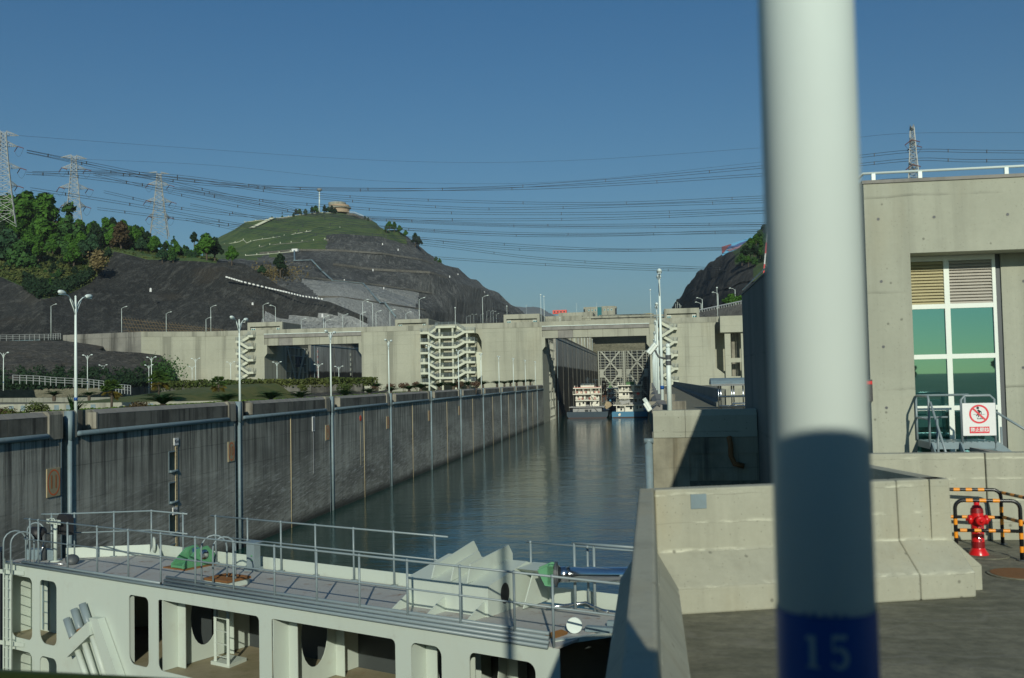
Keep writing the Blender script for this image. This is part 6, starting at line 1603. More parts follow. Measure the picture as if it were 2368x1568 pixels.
m = MB(); m.prism([(X(1035), z(1110)), (X(1100), z(1165)), (X(1225), z(1080)), (X(1180), z(1000)), (X(1090), z(985))], (0, Yc2 - 2, 0), (1, 0, 0), (0, 0, 1), (0, 6, 0)); m.build('hopper', M['hopper'], t)
m = MB(); m.box(X(1165), Yc2 - 1, z(985), X(1205), Yc2, z(945)); m.build('tarpaulin', M['hulllight'], t)

# ------------------------------------------------------------------ left quay: barriers, beds, mound, plants
def low_wall(x0, y0, x1, y1, zt, lab, plates, z0=0.0):
    a = PZ(x0, y0, zt); b = PZ(x1, y1, zt)
    t = thing('concrete_barrier', lab, 'barrier', ((a.x + b.x) / 2, (a.y + b.y) / 2, z0), 'barriers on the left quay')
    d = (b - a); m = MB(); n = Vector((-d.y, d.x, 0)).normalized()
    m.prism([(0, 0), (1, 0), (1, 1), (0, 1)], Vector((a.x, a.y, z0)), d, GZ * (zt - z0), n * .4); m.build('barrier_panel', M['deckwall'], t)
    for s in plates:
        c = a + d * s; m = MB(); e = d.normalized(); m.prism([(-.3, -.28), (.3, -.28), (.3, .28), (-.3, .28)], Vector((c.x, c.y, zt - .45)) - n * .003, e, GZ, n * -.02); m.build('plate', M['bluepipe'], t)
    return t
low_wall(-60, 936.5, 510, 926.5, 1.0, 'pale concrete cross barrier with small square plates on the left quay', [.16, .21, .27, .35, .40, .50, .68, .73, .95])
low_wall(-60, 921, 362, 917.5, 1.0, 'thin grey barrier line behind the pale barrier on the left quay', [])
low_wall(-60, 912.5, 400, 909, 1.0, 'farthest thin grey barrier line on the left quay', [])
def sheet(name, rows, mat, k='structure', sub=1, amp=0.0, fr=0.1, parent=None):
    """rows of points -> one skin; matching counts per row"""
    m = bpy.data.meshes.new(name); vs = []; fs = []; nc = len(rows[0])
    for r in rows:
        for p in r:
            p = Vector(p)
            if amp: p = p + Vector((mnoise.noise(p * fr), mnoise.noise(p * fr + Vector((31, 7, 3))), mnoise.noise(p * fr + Vector((5, 91, 13))))) * amp
            vs.append(tuple(p))
    for i in range(len(rows) - 1):
        for j in range(nc - 1): fs.append((i * nc + j, i * nc + j + 1, (i + 1) * nc + j + 1, (i + 1) * nc + j))
    m.from_pydata(vs, [], fs)
    for mm in (mat if isinstance(mat, (list, tuple)) else [mat]): m.materials.append(mm)
    m.polygons.foreach_set('use_smooth', [True] * len(fs))
    o = bpy.data.objects.new(name, m); C.objects.link(o); OFF[o.name] = Vector((0, 0, 0))
    if k: o['kind'] = k
    return o
def resample(pts, n):
    out = []
    L = len(pts) - 1
    for i in range(n + 1):
        s = i / n * L; k = min(int(s), L - 1); f = s - k
        out.append(Vector(pts[k]).lerp(Vector(pts[k + 1]), f))
    return out
# grassy mound with a dark retaining wall behind it
ml = [(-78, 106), (-70, 112), (-60, 116), (-52, 118), (-46, 124)]
rows = []
for i in range(9):
    f = i / 8; row = []
    for j in range(25):
        s = j / 24; x = -88 + 28 * s; y = 108 + 60 * f + 3 * math.sin(s * 5)
        hgt = 2.9 * (f ** .8) * min(1, max(0, (s - .02) * 2.2)) * (1 if s < .86 else max(0, 1 - (s - .86) / .14))
        row.append((x, y, .02 + hgt + .12 * mnoise.noise(Vector((x * .3, y * .3, 0)))))
    rows.append(row)
sheet('grass_mound', rows, M['lawn'])
wa_ = P(372, 893, 178); wb2 = P(838, 890, 178)
t = thing('retaining_wall', 'low dark retaining wall with plants trailing over its top in front of the lock head', 'wall', ((wa_.x + wb2.x) / 2, 178, 0))
m = MB(); m.box(wa_.x, 178, 0, wb2.x, 179.2, 2.55); m.build('wall_face', M['parapet'], t)
rows = []
for i in range(7):
    f = i / 6
    rows.append([(wa_.x + 8 + (wb2.x + 5 - wa_.x - 8) * j / 60, 158 + 20 * f, .05 + 1.7 * math.sin(f * 1.5) * (.55 + .55 * mnoise.noise(Vector((j * .23, f * 2, 3)))) ) for j in range(61)])
sheet('rubble_bank', rows, M['rawrock'], amp=.25, fr=.6)
# bright low planting bed behind the parapet: soil strip
m = MB(); m.box(-44, 50, -.02, -35.5, 315, .55); kind(m.build('planting_bed', M['lawn']), 'structure')

# ---- leaf builders
def leaf_mesh(name, blobs, n, size, seed, squash=1.0, trunk=None):
    rnd = random.Random(seed); vs = []; fs = []
    tot = sum(b[3] ** 2 for b in blobs); 
    for (bx, by, bz, br) in blobs:
        k = int(n * br * br / tot)
        for _ in range(k):
            d = Vector((rnd.gauss(0, 1), rnd.gauss(0, 1), rnd.gauss(0, 1))).normalized()
            rr = br * (rnd.random() ** .30)
            c = Vector((bx, by, bz)) + Vector((d.x, d.y, d.z * squash)) * rr
            nrm = (d + Vector((rnd.uniform(-1, 1), rnd.uniform(-1, 1), rnd.uniform(-.5, 1.1)))).normalized()
            u = nrm.orthogonal().normalized(); u = Matrix.Rotation(rnd.uniform(0, 6.28), 3, nrm) @ u; w = nrm.cross(u); s = size * rnd.uniform(.6, 1.3)
            b = len(vs)
            vs += [tuple(c + u * s), tuple(c + w * s * .62 + nrm * s * .12), tuple(c - u * s), tuple(c - w * s * .62 - nrm * s * .12)]
            fs.append((b, b + 1, b + 2, b + 3))
    me = bpy.data.meshes.new(name); me.from_pydata(vs, [], fs); return me
def tree_proto(seed, h, r, mat, n=1500, leaf=.55, conic=False):
    rnd = random.Random(seed)
    blobs = []
    for k in range(26):
        a = rnd.uniform(0, 6.28); f = rnd.random()
        if conic: zz = .18 * h + .75 * h * f; rr = (r * (1.05 - f) * .62 + .25) * .72
        else: zz = h * (.34 + .56 * f); rr = r * (.75 - .35 * abs(f - .4)) * .44
        ra = r * .82 * rnd.random() ** .5 * (1.1 - f * .75)
        blobs.append((ra * math.cos(a), ra * math.sin(a), zz, rr * rnd.uniform(.75, 1.15)))
    blobs.append((0, 0, h * .90, r * .34))
    crown = leaf_mesh('crown', blobs, n, leaf, seed); crown.materials.append(M[mat])
    m = MB(); m.tube([(0, 0, -1.0), (.05 * h * rnd.uniform(-1, 1) * .5, 0, h * .4), (0, 0, h * .75)], [.035 * h, .025 * h, .01 * h], 6)
    for k in range(5):
        a = k * 1.3 + rnd.random(); z0 = h * rnd.uniform(.25, .5); m.tube([(0, 0, z0), (r * .5 * math.cos(a), r * .5 * math.sin(a), z0 + h * .22)], [.014 * h, .005 * h], 4)
    tm = MBmesh(m, 'trunk', M['trunk'])
    return crown, tm
def MBmesh(m, name, mat):
    me = bpy.data.meshes.new(name); me.from_pydata(m.v, [], m.f); me.materials.append(mat); return me
protos = [tree_proto(11, 9.0, 3.6, 'leaf_bright', 2600, .5), tree_proto(12, 8.0, 3.4, 'leaf_mid', 2300, .5), tree_proto(13, 10.0, 3.4, 'leaf_dark', 2300, .48), tree_proto(14, 7.0, 3.2, 'leaf_blue', 2200, .48), tree_proto(15, 10.5, 4.0, 'leaf_bright', 2800, .52), tree_proto(16, 9.5, 2.6, 'leaf_mid', 2000, .45, True), tree_proto(17, 7.5, 3.2, 'leaf_brown', 1600, .42)]
treen = 0
def tree(p, k, s, label, group=None, sz=None, cat='tree', name='tree'):
    t = thing(name, label, cat, p, group, random.uniform(0, 6.28))
    t.scale = (s, s, s * (sz or 1))
    link_part('crown', protos[k][0], t); link_part('trunk', protos[k][1], t)
    return t
# cycads behind the parapet
def cycad_mesh(seed, n=46, L=1.35):
    rnd = random.Random(seed); vs = []; fs = []
    for k in range(n):
        a = k * 2.399 + rnd.uniform(-.2, .2); el = R_(rnd.uniform(28, 85)); l = L * rnd.uniform(.75, 1.1)
        d = Vector((math.cos(a), math.sin(a), 0)); sd_ = Vector((-d.y, d.x, 0)); pts = []
        for i in range(8):
            s = i / 7; e = el - s * s * R_(rnd.uniform(45, 65)) * .9
            pts.append(d * (l * s * math.cos(el * (1 - s * .28))) + GZ * (.25 + l * s * math.sin(el) * (1 - .62 * s)))
        for i in range(7):
            for j in range(3):
                f = (j + .2) / 3; p = pts[i].lerp(pts[i + 1], f); q = pts[i].lerp(pts[i + 1], min(1, f + .28)); w = .19 * l * math.sin(math.pi * min(.96, (i + f) / 7 * .85 + .12))
                for s in (-1, 1):
                    b = len(vs); tip = q + sd_ * s * w + GZ * (.25 * w) + (pts[i + 1] - pts[i]) * .5
                    vs += [tuple(p), tuple(q), tuple(tip)]; fs.append((b, b + 1, b + 2))
    me = bpy.data.meshes.new('fronds'); me.from_pydata(vs, [], fs); return me
cy = [cycad_mesh(1), cycad_mesh(2), cycad_mesh(3)]
for me in cy: me.materials.append(M['cycad'])
st = MB(); st.lathe([(.16, -.3), (.2, 0), (.18, .25), (.08, .38)], (0, 0, 0), 10); stem = MBmesh(st, 'stem', M['trunk'])
cpos = [(377, 938, 1.18), (523, 930, 1.05), (626.5, 926, 1.15), (694, 922, 1.05), (797, 917, 1.1), (854, 911, 1.0), (903, 906, .95), (946, 903, 1.0), (973, 901, 1.2), (1016, 897, 1.15), (1048, 896, 1.1), (1082, 894, 1.25), (1116, 892, 1.2), (1149, 890.5, 1.2), (1166, 890, 1.1), (1180, 889, 1.2), (1194, 888, 1.3), (1211, 887.5, 1.3), (1226, 886.5, 1.3), (1240, 885.5, 1.3)]
for k, (x, y, s) in enumerate(cpos):
    p = PX(x, y - 2, -37.2); t = thing('cycad', 'dark green cycad behind the chamber parapet, %s in the row from the near end' % ORD[k], 'plant', (p.x, p.y, max(.40, p.z - .42)), 'cycads along the chamber parapet', k * 1.1)
    s *= 1.3; t.scale = (s, s, s); link_part('fronds', cy[k % 3], t); link_part('stem', stem, t)
for k, (x, y, Y, s, lab) in enumerate(((125, 922, 150, 1.5, 'small cycad far back on the left quay, left of the pair'), (206, 921, 150, 1.3, 'small cycad far back on the left quay, right of the pair'), (872, 899, 150, 1.0, 'small cycad in front of the central pier'))):
    p = P(x, y, Y); t = thing('cycad', lab, 'plant', (p.x, p.y, p.z), 'cycads farther back', k); t.scale = (s, s, s); link_part('fronds', cy[k % 3], t); link_part('stem', stem, t)
# windblown palm and near shrubs
def arching(seed, n, L, mat, lean):
    rnd = random.Random(seed); vs = []; fs = []
    for k in range(n):
        a = rnd.uniform(0, 6.28); d = (Vector((math.cos(a), math.sin(a), 0)) * .5 + Vector(lean)).normalized(); l = L * rnd.uniform(.7, 1.1); sd_ = Vector((-d.y, d.x, .1)).normalized()
        prev = None
        for i in range(7):
            s = i / 6; p = d * (l * s * .7) + GZ * (l * (.9 * s - .75 * s * s)); w = .055 * (1 - s * .8)
            cur = (p + sd_ * w, p - sd_ * w)
            if prev: b = len(vs); vs += [tuple(prev[0]), tuple(prev[1]), tuple(cur[1]), tuple(cur[0])]; fs.append((b, b + 1, b + 2, b + 3))
            prev = cur
    me = bpy.data.meshes.new('fronds'); me.from_pydata(vs, [], fs); me.materials.append(M[mat]); return me
p = PX(168, 948, -36.6); t = thing('windblown_palm', 'windblown dark palm fronds left of the nearest lamp post', 'plant', (p.x, p.y, .6)); link_part('fronds', arching(5, 70, 1.9, 'cycad', (.5, -.2, .5)), t); link_part('stem', stem, t)
p = PX(112, 948, -37.5); t = thing('windblown_palm', 'low dark windblown fronds behind the parapet at far left', 'plant', (p.x, p.y, .45)); link_part('fronds', arching(6, 50, 1.8, 'cycad', (.9, .2, .1)), t); link_part('stem', stem, t)
def shrub(p, r, n, mat, lab, seed, leaf=.10, squash=.7, stem_=True, grp=None, hh=0):
    rnd = random.Random(seed); bl = [(rnd.uniform(-.6, .6) * r, rnd.uniform(-.6, .6) * r, hh + r * squash * rnd.uniform(.5, 1.1), r * rnd.uniform(.35, .6)) for _ in range(7)]
    t = thing('shrub', lab, 'shrub', p, grp); me = leaf_mesh('foliage', bl, n, leaf, seed, squash); me.materials.append(M[mat]); link_part('foliage', me, t)
    if stem_: m = MB(); [m.tube([(0, 0, -.2), (bl[k][0], bl[k][1], bl[k][2])], [.03 * r + .02, .01], 4) for k in range(5)]; link_part('stem', MBmesh(m, 'stem', M['trunk']), t)
    return t
for x, y, r, mat, lab, sd_ in ((20, 938, 1.1, 'leaf_brown', 'tall brown green shrub at the far left behind the parapet', 31), (10, 950, .8, 'scrub', 'small ragged shrub at the left edge behind the parapet', 32), (78, 945, 1.2, 'scrub', 'twiggy yellow green shrub behind the parapet left of the palm fronds', 33), (318, 936, .9, 'leaf_brown', 'leafless looking brown shrub left of the big near cycad', 34)):
    p = PX(x, y, -38.0); shrub((p.x, p.y, .5), r, 700, mat, lab, sd_, .08)
# clipped low hedge (uncountable ground cover)
rnd = random.Random(3); vs = []; fs = []
for k in range(9000):
    y = rnd.uniform(52, 100) if k < 6500 else rnd.uniform(100, 180); x = -39.6 + rnd.uniform(-.75, .75); z0 = .5 + .55 * rnd.random() ** .6
    c = Vector((x, y, z0)); n_ = Vector((rnd.gauss(0, 1), rnd.gauss(0, 1), rnd.gauss(.8, 1))).normalized(); u = n_.orthogonal().normalized(); w = n_.cross(u); s = rnd.uniform(.06, .13); b = len(vs)
    vs += [tuple(c + u * s), tuple(c + w * s), tuple(c - u * s), tuple(c - w * s)]; fs.append((b, b + 1, b + 2, b + 3))
def cover(name, vs, fs, mat, label, cat):
    me = bpy.data.meshes.new(name); me.from_pydata(vs, [], fs); me.materials.append(M[mat]); o = bpy.data.objects.new(name, me); C.objects.link(o); tag(o, label, cat); kind(o, 'stuff'); return o
cover('low_hedge', vs, fs, 'hedge', 'bright green low hedge along the left quay behind the parapet', 'hedge')
# creepers over the retaining wall
vs = []; fs = []
for k in range(7000):
    x = rnd.uniform(wa_.x - 1, wb2.x + 2); c = Vector((x, 178 + rnd.uniform(-.5, 3.5), 2.2 + 1.9 * rnd.random() * (.5 + .5 * mnoise.noise(Vector((x * .3, 1, 1))) + .3)))
    n_ = Vector((rnd.gauss(0, 1), rnd.gauss(0, 1), rnd.gauss(.5, 1))).normalized(); u = n_.orthogonal().normalized(); w = n_.cross(u); s = rnd.uniform(.12, .28); b = len(vs)
    vs += [tuple(c + u * s), tuple(c + w * s), tuple(c - u * s), tuple(c - w * s)]; fs.append((b, b + 1, b + 2, b + 3))
cover('creeper', vs, fs, 'scrub', 'yellow green creepers trailing over the low dark retaining wall', 'creeper')
for k, (x, y) in enumerate(((560, 900), (635, 896), (790, 893), (800, 898), (700, 897))):
    p = P(x, y, 170); shrub((p.x, p.y, 1.2), .95, 220, 'scrub', 'pale green shrub on the rubble bank below the retaining wall, %s from the left' % ORD[[0, 1, 3, 4, 2][k]], 50 + k, .2, 1.0)
for k, x in enumerate((869.5, 902, 934.7, 965.6, 1062, 1100)):
    p = P(x, 896, 190); shrub((p.x, p.y, .3), 1.25, 520, 'bush_dry', 'small bronze leaved tree before the central pier, %s from the left' % ORD[k], 60 + k, .13, .8, True, 'bronze trees before the central pier', .9)
# fan palms
def fanpalm(p, h, s, lab, seed):
    rnd = random.Random(seed); t = thing('fan_palm', lab, 'palm', p)
    m = MB(); m.tube([(0, 0, -.3), (.03, 0, h * .5), (0, 0, h)], [.13, .12, .15], 8); m.build('trunk', M['trunk'], None, True).parent = t
    for grp, mat, n in (('crown', 'palm', 30), ('dead_fronds', 'cycad_old', 9)):
        vs = []; fs = []
        for k in range(n):
            a = rnd.uniform(0, 6.28); el = R_(rnd.uniform(-5, 75)) if grp == 'crown' else R_(rnd.uniform(-60, -20)); d = Vector((math.cos(a) * math.cos(el), math.sin(a) * math.cos(el), math.sin(el))); hub = Vector((0, 0, h)) + d * s * .55; sd_ = d.cross(GZ).normalized(); up = sd_.cross(d)
            for j in range(13):
                an = R_(-85 + 170 * j / 12); v = d * math.cos(an) + sd_ * math.sin(an); b = len(vs); tip = hub + v * s * .55 - GZ * .12 * s; w = .05 * s
                vs += [tuple(hub), tuple(hub + v * s * .3 + up * w), tuple(tip), tuple(hub + v * s * .3 - up * w)]; fs.append((b, b + 1, b + 2, b + 3))
            b = len(vs); vs += [(0, 0, h), tuple(hub + up * .02), tuple(hub - up * .02)]; fs.append((b, b + 1, b + 2))
        me = bpy.data.meshes.new(grp); me.from_pydata(vs, [], fs); me.materials.append(M[mat]); link_part(grp, me, t)
    return t
for x, yb2, yt, Y, s, lab in ((367, 909, 874, 120, 1.5, 'bushy fan palm with yellow lower leaves on the lawn mound'), (505, 901, 882, 130, 1.25, 'fan palm left of the second chamber lamp'), (258, 937, 895, 96, 1.15, 'small fan palm with a thin trunk in front of the pale barrier')):
    p = P(x, yb2, Y); pt = P(x, yt + 6, Y); fanpalm(p, pt.z - p.z, s, lab, int(x))

# ------------------------------------------------------------------ hills
def hill(name, cols, nsub, mats, pick, amp, fr, x_step=10, extra=None):
    """cols: list of (x, [(y, Y), ...]); columns are interpolated in x, rows subdivided; pick(x, rowpos) -> material index"""
    nr = len(cols[0][1]); xs = []
    x = cols[0][0]
    while x <= cols[-1][0] + .01: xs.append(x); x += x_step
    grid = []
    for x in xs:
        prow = []
        for r in range(nr):
            y = ip([(c[0], c[1][r][0]) for c in cols], x); Y = ip([(c[0], c[1][r][1]) for c in cols], x)
            prow.append(P(x, y, Y))
        grid.append(prow)
    vs = []; fs = []; mi = []
    R = []
    for r in range(nr - 1):
        for s in range(nsub): R.append(r + s / nsub)
    R.append(nr - 1)
    for i, x in enumerate(xs):
        for r in R:
            k = min(int(r), nr - 2); f = r - k
            p = grid[i][k].lerp(grid[i][k + 1], f)
            a = amp * (0.35 if abs(f) < 1e-6 else 1.0)
            q = p * fr
            p = p + Vector((mnoise.fractal(q, 1, 2, 4), mnoise.fractal(q + Vector((17, 3, 9)), 1, 2, 4), mnoise.fractal(q + Vector((3, 41, 7)), 1, 2, 4))) * a
            vs.append(tuple(p))
    n = len(R)
    for i in range(len(xs) - 1):
        for j in range(n - 1):
            fs.append((i * n + j, (i + 1) * n + j, (i + 1) * n + j + 1, i * n + j + 1)); mi.append(pick((xs[i] + xs[i + 1]) / 2, (R[j] + R[j + 1]) / 2))
    me = bpy.data.meshes.new(name); me.from_pydata(vs, [], fs)
    for m in mats: me.materials.append(m)
    me.polygons.foreach_set('material_index', mi); me.polygons.foreach_set('use_smooth', [True] * len(fs)); me.update()
    o = bpy.data.objects.new(name, me); C.objects.link(o); o['kind'] = 'structure'; OFF[o.name] = Vector((0, 0, 0))
    return o, grid, xs
# left netted slope with wood above
Lc = [(-220, [(830, 290), (610, 380), (560, 440), (520, 500), (640, 700)]), (-60, [(800, 300), (628, 370), (575, 430), (535, 490), (640, 700)]), (0, [(792, 320), (640, 370), (575, 430), (540, 490), (640, 700)]),
      (60, [(790, 325), (668, 362), (590, 430), (545, 490), (640, 700)]), (95, [(788, 328), (692, 352), (600, 425), (548, 490), (650, 700)]), (150, [(786, 335), (684, 372), (612, 430), (560, 490), (650, 700)]),
      (210, [(778, 345), (652, 398), (600, 440), (562, 490), (655, 700)]), (265, [(772, 355), (583, 440), (572, 465), (563, 495), (660, 700)]), (340, [(772, 360), (602, 440), (585, 468), (574, 500), (660, 700)]), (420, [(772, 368), (606, 440), (596, 465), (588, 490), (670, 700)]),
      (480, [(772, 372), (609, 438), (602, 462), (596, 485), (680, 680)]), (560, [(772, 378), (619, 440), (614, 455), (610, 475), (690, 660)]), (600, [(772, 384), (636, 440), (632, 452), (630, 465), (700, 640)]), (640, [(772, 390), (662, 440), (659, 450), (656, 460), (710, 600)]),
      (700, [(772, 396), (688, 432), (685, 440), (683, 446), (720, 560)]), (760, [(775, 402), (700, 425), (698, 432), (697, 440), (730, 520)]), (850, [(780, 410), (744, 420), (743, 425), (742, 430), (760, 480)])]
LH, Lg, Lxs = hill('hillside', Lc, 8, [M['netrock'], M['grass'], M['shotcrete']], lambda x, r: (2 if (x > 600 and r < .62 - (760 - x) * .0022 + .12 * mnoise.noise(Vector((x * .03, r * 3, 1)))) else 0) if r < 1.0 or x > 500 else 1, 2.6, .028, 6)
# lower cut rock under the wing wall
def rocks(name, pts_top, pts_bot, n, m_, amp, fr, mat):
    rows = []
    for i in range(m_ + 1):
        f = i / m_; row = []
        for j in range(n + 1):
            s = j / n; a = resample(pts_bot, n)[j] if False else None
            row.append(f)
        rows.append(row)
    tb = resample(pts_bot, n); tt = resample(pts_top, n); rows = []
    for i in range(m_ + 1):
        f = i / m_; row = []
        for j in range(n + 1):
            p = tb[j].lerp(tt[j], f); q = Vector((p.x * 1.0, p.y * 1.0, p.z * .3)) * fr
            d = (mnoise.fractal(q, 1, 2, 5)) * amp * math.sin(math.pi * min(1, f * .9 + .1)) 
            ridge = abs(mnoise.noise(Vector((p.x * .35 + p.z * .16, p.y * .12, p.z * .05)))) * amp * 1.5
            row.append(p + Vector((d * .5, d - ridge, d * .25)))
        rows.append(row)
    return sheet(name, rows, mat)
rt = [P(x, y, Y) for x, y, Y in ((-120, 800, 262), (0, 806, 268), (100, 806, 274), (180, 808, 280), (260, 812, 288), (330, 816, 296), (378, 822, 303), (400, 850, 309), (418, 884, 313))]
rb_ = [P(x, y, Y) for x, y, Y in ((-120, 906, 215), (0, 902, 220), (100, 900, 226), (180, 898, 234), (260, 896, 244), (330, 894, 262), (378, 892, 285), (400, 891, 300), (418, 890, 312))]
rocks('cut_rock', rt, rb_, 220, 40, 2.8, .11, M['rawrock'])
rt2 = [P(x, y, Y) for x, y, Y in ((-160, 782, 300), (0, 788, 300), (100, 787, 303), (150, 788, 307), (240, 800, 312))]
rb3 = [P(x, y, Y) for x, y, Y in ((-160, 806, 262), (0, 808, 268), (100, 808, 274), (150, 808, 278), (240, 812, 287))]
rocks('terrace_bank', rt2, rb3, 120, 14, 2.2, .12, M['rawrock'])
# road fence above the rock and road fence below it
def fence(pts, h, lab, n, mat='galv', bars=3):
    t = thing('fence', lab, 'fence', pts[0])
    rs = resample(pts, n)
    for k in range(bars):
        m = MB(); m.tube([p + GZ * (h * (k + 1) / bars) for p in rs], .07, 4); m.build('rail', M[mat], t)
    for p in rs: m = MB(); m.beam(p - GZ * .3, p + GZ * h, .14, .14); m.build('post', M[mat], t)
    return t
fence([P(x, y, Y) for x, y, Y in ((-30, 787.5, 297), (50, 786, 298), (110, 785, 300), (140, 783, 302))], 1.7, 'pale railing along the road above the cut rock at far left', 16)
fence([P(x, y, Y) for x, y, Y in ((30, 884, 205), (85, 886, 206), (130, 890, 207), (200, 893, 208), (240, 898, 209))], 1.6, 'faint fence in the bushes at the foot of the cut rock', 14)
fence([P(x, y, Y) for x, y, Y in ((268, 906, 190), (285, 907, 188), (302, 909, 186))], 1.5, 'short pale railing left of the grass mound', 5)
# scrub at the foot of the cut rock
vs = []; fs = []
def leafpatch(n, fn, s0, s1, rnd):
    vs = []; fs = []
    for k in range(n):
        c = fn(rnd); n_ = Vector((rnd.gauss(0, 1), rnd.gauss(-.4, 1), rnd.gauss(.5, 1))).normalized(); u = n_.orthogonal().normalized(); w = n_.cross(u); s = rnd.uniform(s0, s1); b = len(vs)
        vs += [tuple(c + u * s), tuple(c + w * s * .7), tuple(c - u * s), tuple(c - w * s * .7)]; fs.append((b, b + 1, b + 2, b + 3))
    return vs, fs
def foot(r):
    s = r.random(); i = s * (len(rb_) - 1); k = min(int(i), len(rb_) - 2); p = rb_[k].lerp(rb_[k + 1], i - k); f = r.random() ** 1.6
    lump = mnoise.noise(Vector((s * 30, f * 3, 2))); tp = rt[k].lerp(rt[k + 1], i - k)
    return p.lerp(tp, f * .42 * (1 if lump > -.05 else .2)) + Vector((r.uniform(-.6, .6), -1.4 - r.random(), r.random() * 1.5))
cover('scrub', *leafpatch(15000, foot, .18, .5, random.Random(5)), 'leaf_dark', 'dark green scrub climbing the foot of the cut rock on the left', 'scrub')
cover('scrub', *leafpatch(1500, lambda r: P(r.uniform(330, 420), 0, 1) * 0 + P(r.gauss(372, 24), r.gauss(860, 14), 283 + r.uniform(-2, 2)), .2, .45, random.Random(6)), 'leaf_mid', 'sparse twiggy scrub at the end of the cut rock by the wing wall', 'scrub')
# scaffolding of poles behind the wing wall
t = thing('scaffolding', 'long low scaffold of brown bamboo poles behind the left wing wall', 'scaffold', P(380, 760, 345))
rnd = random.Random(8); m = MB()
for k in range(34):
    x = 286 + k * 7.2; yb2 = 772; yt = ip([(286, 733), (400, 745), (540, 764)], x)
    a = P(x + 14, yb2, 340); b = P(x - 4, yt, 352); m.beam(a, b, .09, .09)
for k in range(4): 
    m.beam(P(284, 738 + k * 9, 350 - 2 * k), P(520, 764 + k * 3, 350 - 2 * k), .09, .09)
m.build('poles', paint('bamboo_poles', (0.20, 0.14, 0.065), .8, .4, .3), t)
# ---- central terraced hill
summit = [(470, 560), (502, 551), (542, 531), (566, 514), (635, 505.5), (703, 495.5), (738, 491), (786, 492), (861, 512), (868, 517), (888, 532), (918, 531), (938, 545), (965, 565), (996, 590), (1026, 612), (1054, 619.5), (1060, 620), (1087, 646), (1100, 648), (1125, 670), (1147, 673), (1178, 704), (1200, 713), (1212, 725), (1230, 745)]
bl = [('b0', 50, [(470, 690), (640, 690), (735, 688), (786, 689), (883, 702.5), (963, 715), (1080, 728), (1230, 745)]),
      ('b1', 66, [(470, 625), (600, 632), (700, 642.5), (770, 651), (841, 657.5), (898, 665), (971, 676), (1054, 688), (1120, 700), (1230, 745)]),
      ('b2', 82, [(470, 600), (600, 608), (680, 605), (722, 604), (770, 614), (863, 626), (996, 633), (1054, 652), (1110, 668), (1230, 745)]),
      ('b3', 98, [(470, 592), (565, 591), (683, 580.5), (773, 581), (883, 588.5), (971, 602), (1040, 625), (1100, 655), (1230, 745)]),
      ('b4', 118, [(470, 575), (560, 572), (640, 560), (700, 552), (790, 540), (870, 545), (960, 572), (1030, 615), (1230, 745)])]
cols = []
x = 470
while x <= 1230:
    sy = ip(summit, x); H_ = hor(x); lst = [(775, max(430, min(1100, 150 * FPX / max(1504 - x, 1))) - 30)]
    for nm, Zb, pl in bl:
        y = max(ip(pl, x), sy + .4); Y = (Zb - EYE) * FPX / (H_ - y) * (1.0)
        lst.append((y, max(lst[-1][1] + 4, min(Y, 1150))))
    Ys = max(lst[-1][1] + 25, min(930, (165 - EYE) * FPX / (H_ - sy)) if x < 880 else lst[-1][1] + 18)
    lst.append((sy, Ys)); lst.append((sy + 6, Ys + 45)); lst.append((sy + 90, Ys + 330))
    cols.append((x, lst)); x += 10
def pickc(x, r):
    n = mnoise.noise(Vector((x * .03, r * 1.5, 0))) * .25
    if r >= 5 - .0 and x < 880 - 30 * (r - 5): return 1
    if r >= 4.0 and x < 756: return 1
    if r >= 5 and x < 940 and r < 7: return 1
    if 3.4 + n < r < 5 and x < 650 - 30 * n: return 1
    if r >= 6 - .02 and 1005 > x > 880: return 1
    if .1 < r < 1.0 and 690 < x < 965 + 30 * n: return 2
    if 1.0 <= r < 2.0 and 700 + (2 - r) * 34 < x < 972 - 14 * (2 - r): return 2
    return 0
CH, cg, cxs = hill('hillside', cols, 7, [M['hillrock'], M['grass'], M['shotcrete'], M['netrock']], pickc, 2.2, .03, 5)
# bench edges: pale drain kerbs along the terraces
def bench(pl, Zb, x0, x1, lab, w=.7):
    t = thing('terrace_kerb', lab, 'kerb', P(x0, ip(pl, x0), 700), 'pale kerbs on the terraced hill')
    pts = []; x = x0
    while x <= x1: 
        y = max(ip(pl, x), ip(summit, x) + 1); Y = (Zb - EYE) * FPX / (hor(x) - y); pts.append(P(x, y - .4, Y - 1.2)); x += 8
    m = MB()
    for a, b in zip(pts, pts[1:]): m.prism([(0, 0), (1, 0), (1, 1), (0, 1)], a, b - a, GZ * (w * 3), Vector((0, 1, 0)))
    m.build('kerb', M['stonepitch'], t)
bench(bl[3][2], 98, 600, 1000, 'pale kerb line on the upper terrace of the central hill', .45); bench(bl[2][2], 82, 770, 1040, 'pale kerb line on the middle terrace of the central hill', .55); bench(bl[1][2], 66, 703, 1000, 'kerb line above the sprayed concrete slope', .4)
bench(bl[0][2], 50, 735, 990, 'kerb line across the sprayed concrete slope', .3)
def hpt(x, y):
    """a point on the face of the central hill seen at (x, y)"""
    c = None
    for (xa_, la), (xb2, lb) in zip(cols, cols[1:]):
        if xa_ <= x <= xb2:
            f = (x - xa_) / (xb2 - xa_); c = [(a[0] + (b[0] - a[0]) * f, a[1] + (b[1] - a[1]) * f) for a, b in zip(la, lb)]; break
    for (y0, Y0), (y1, Y1) in zip(c, c[1:]):
        if y1 <= y <= y0: return P(x, y, Y0 + (Y1 - Y0) * (y0 - y) / max(.01, y0 - y1) - 2.0)
    return P(x, y, c[6][1] - 2)
t = thing('drain_pipe', 'white zigzag pipe running down the terraced hillside', 'pipe', hpt(770, 640))
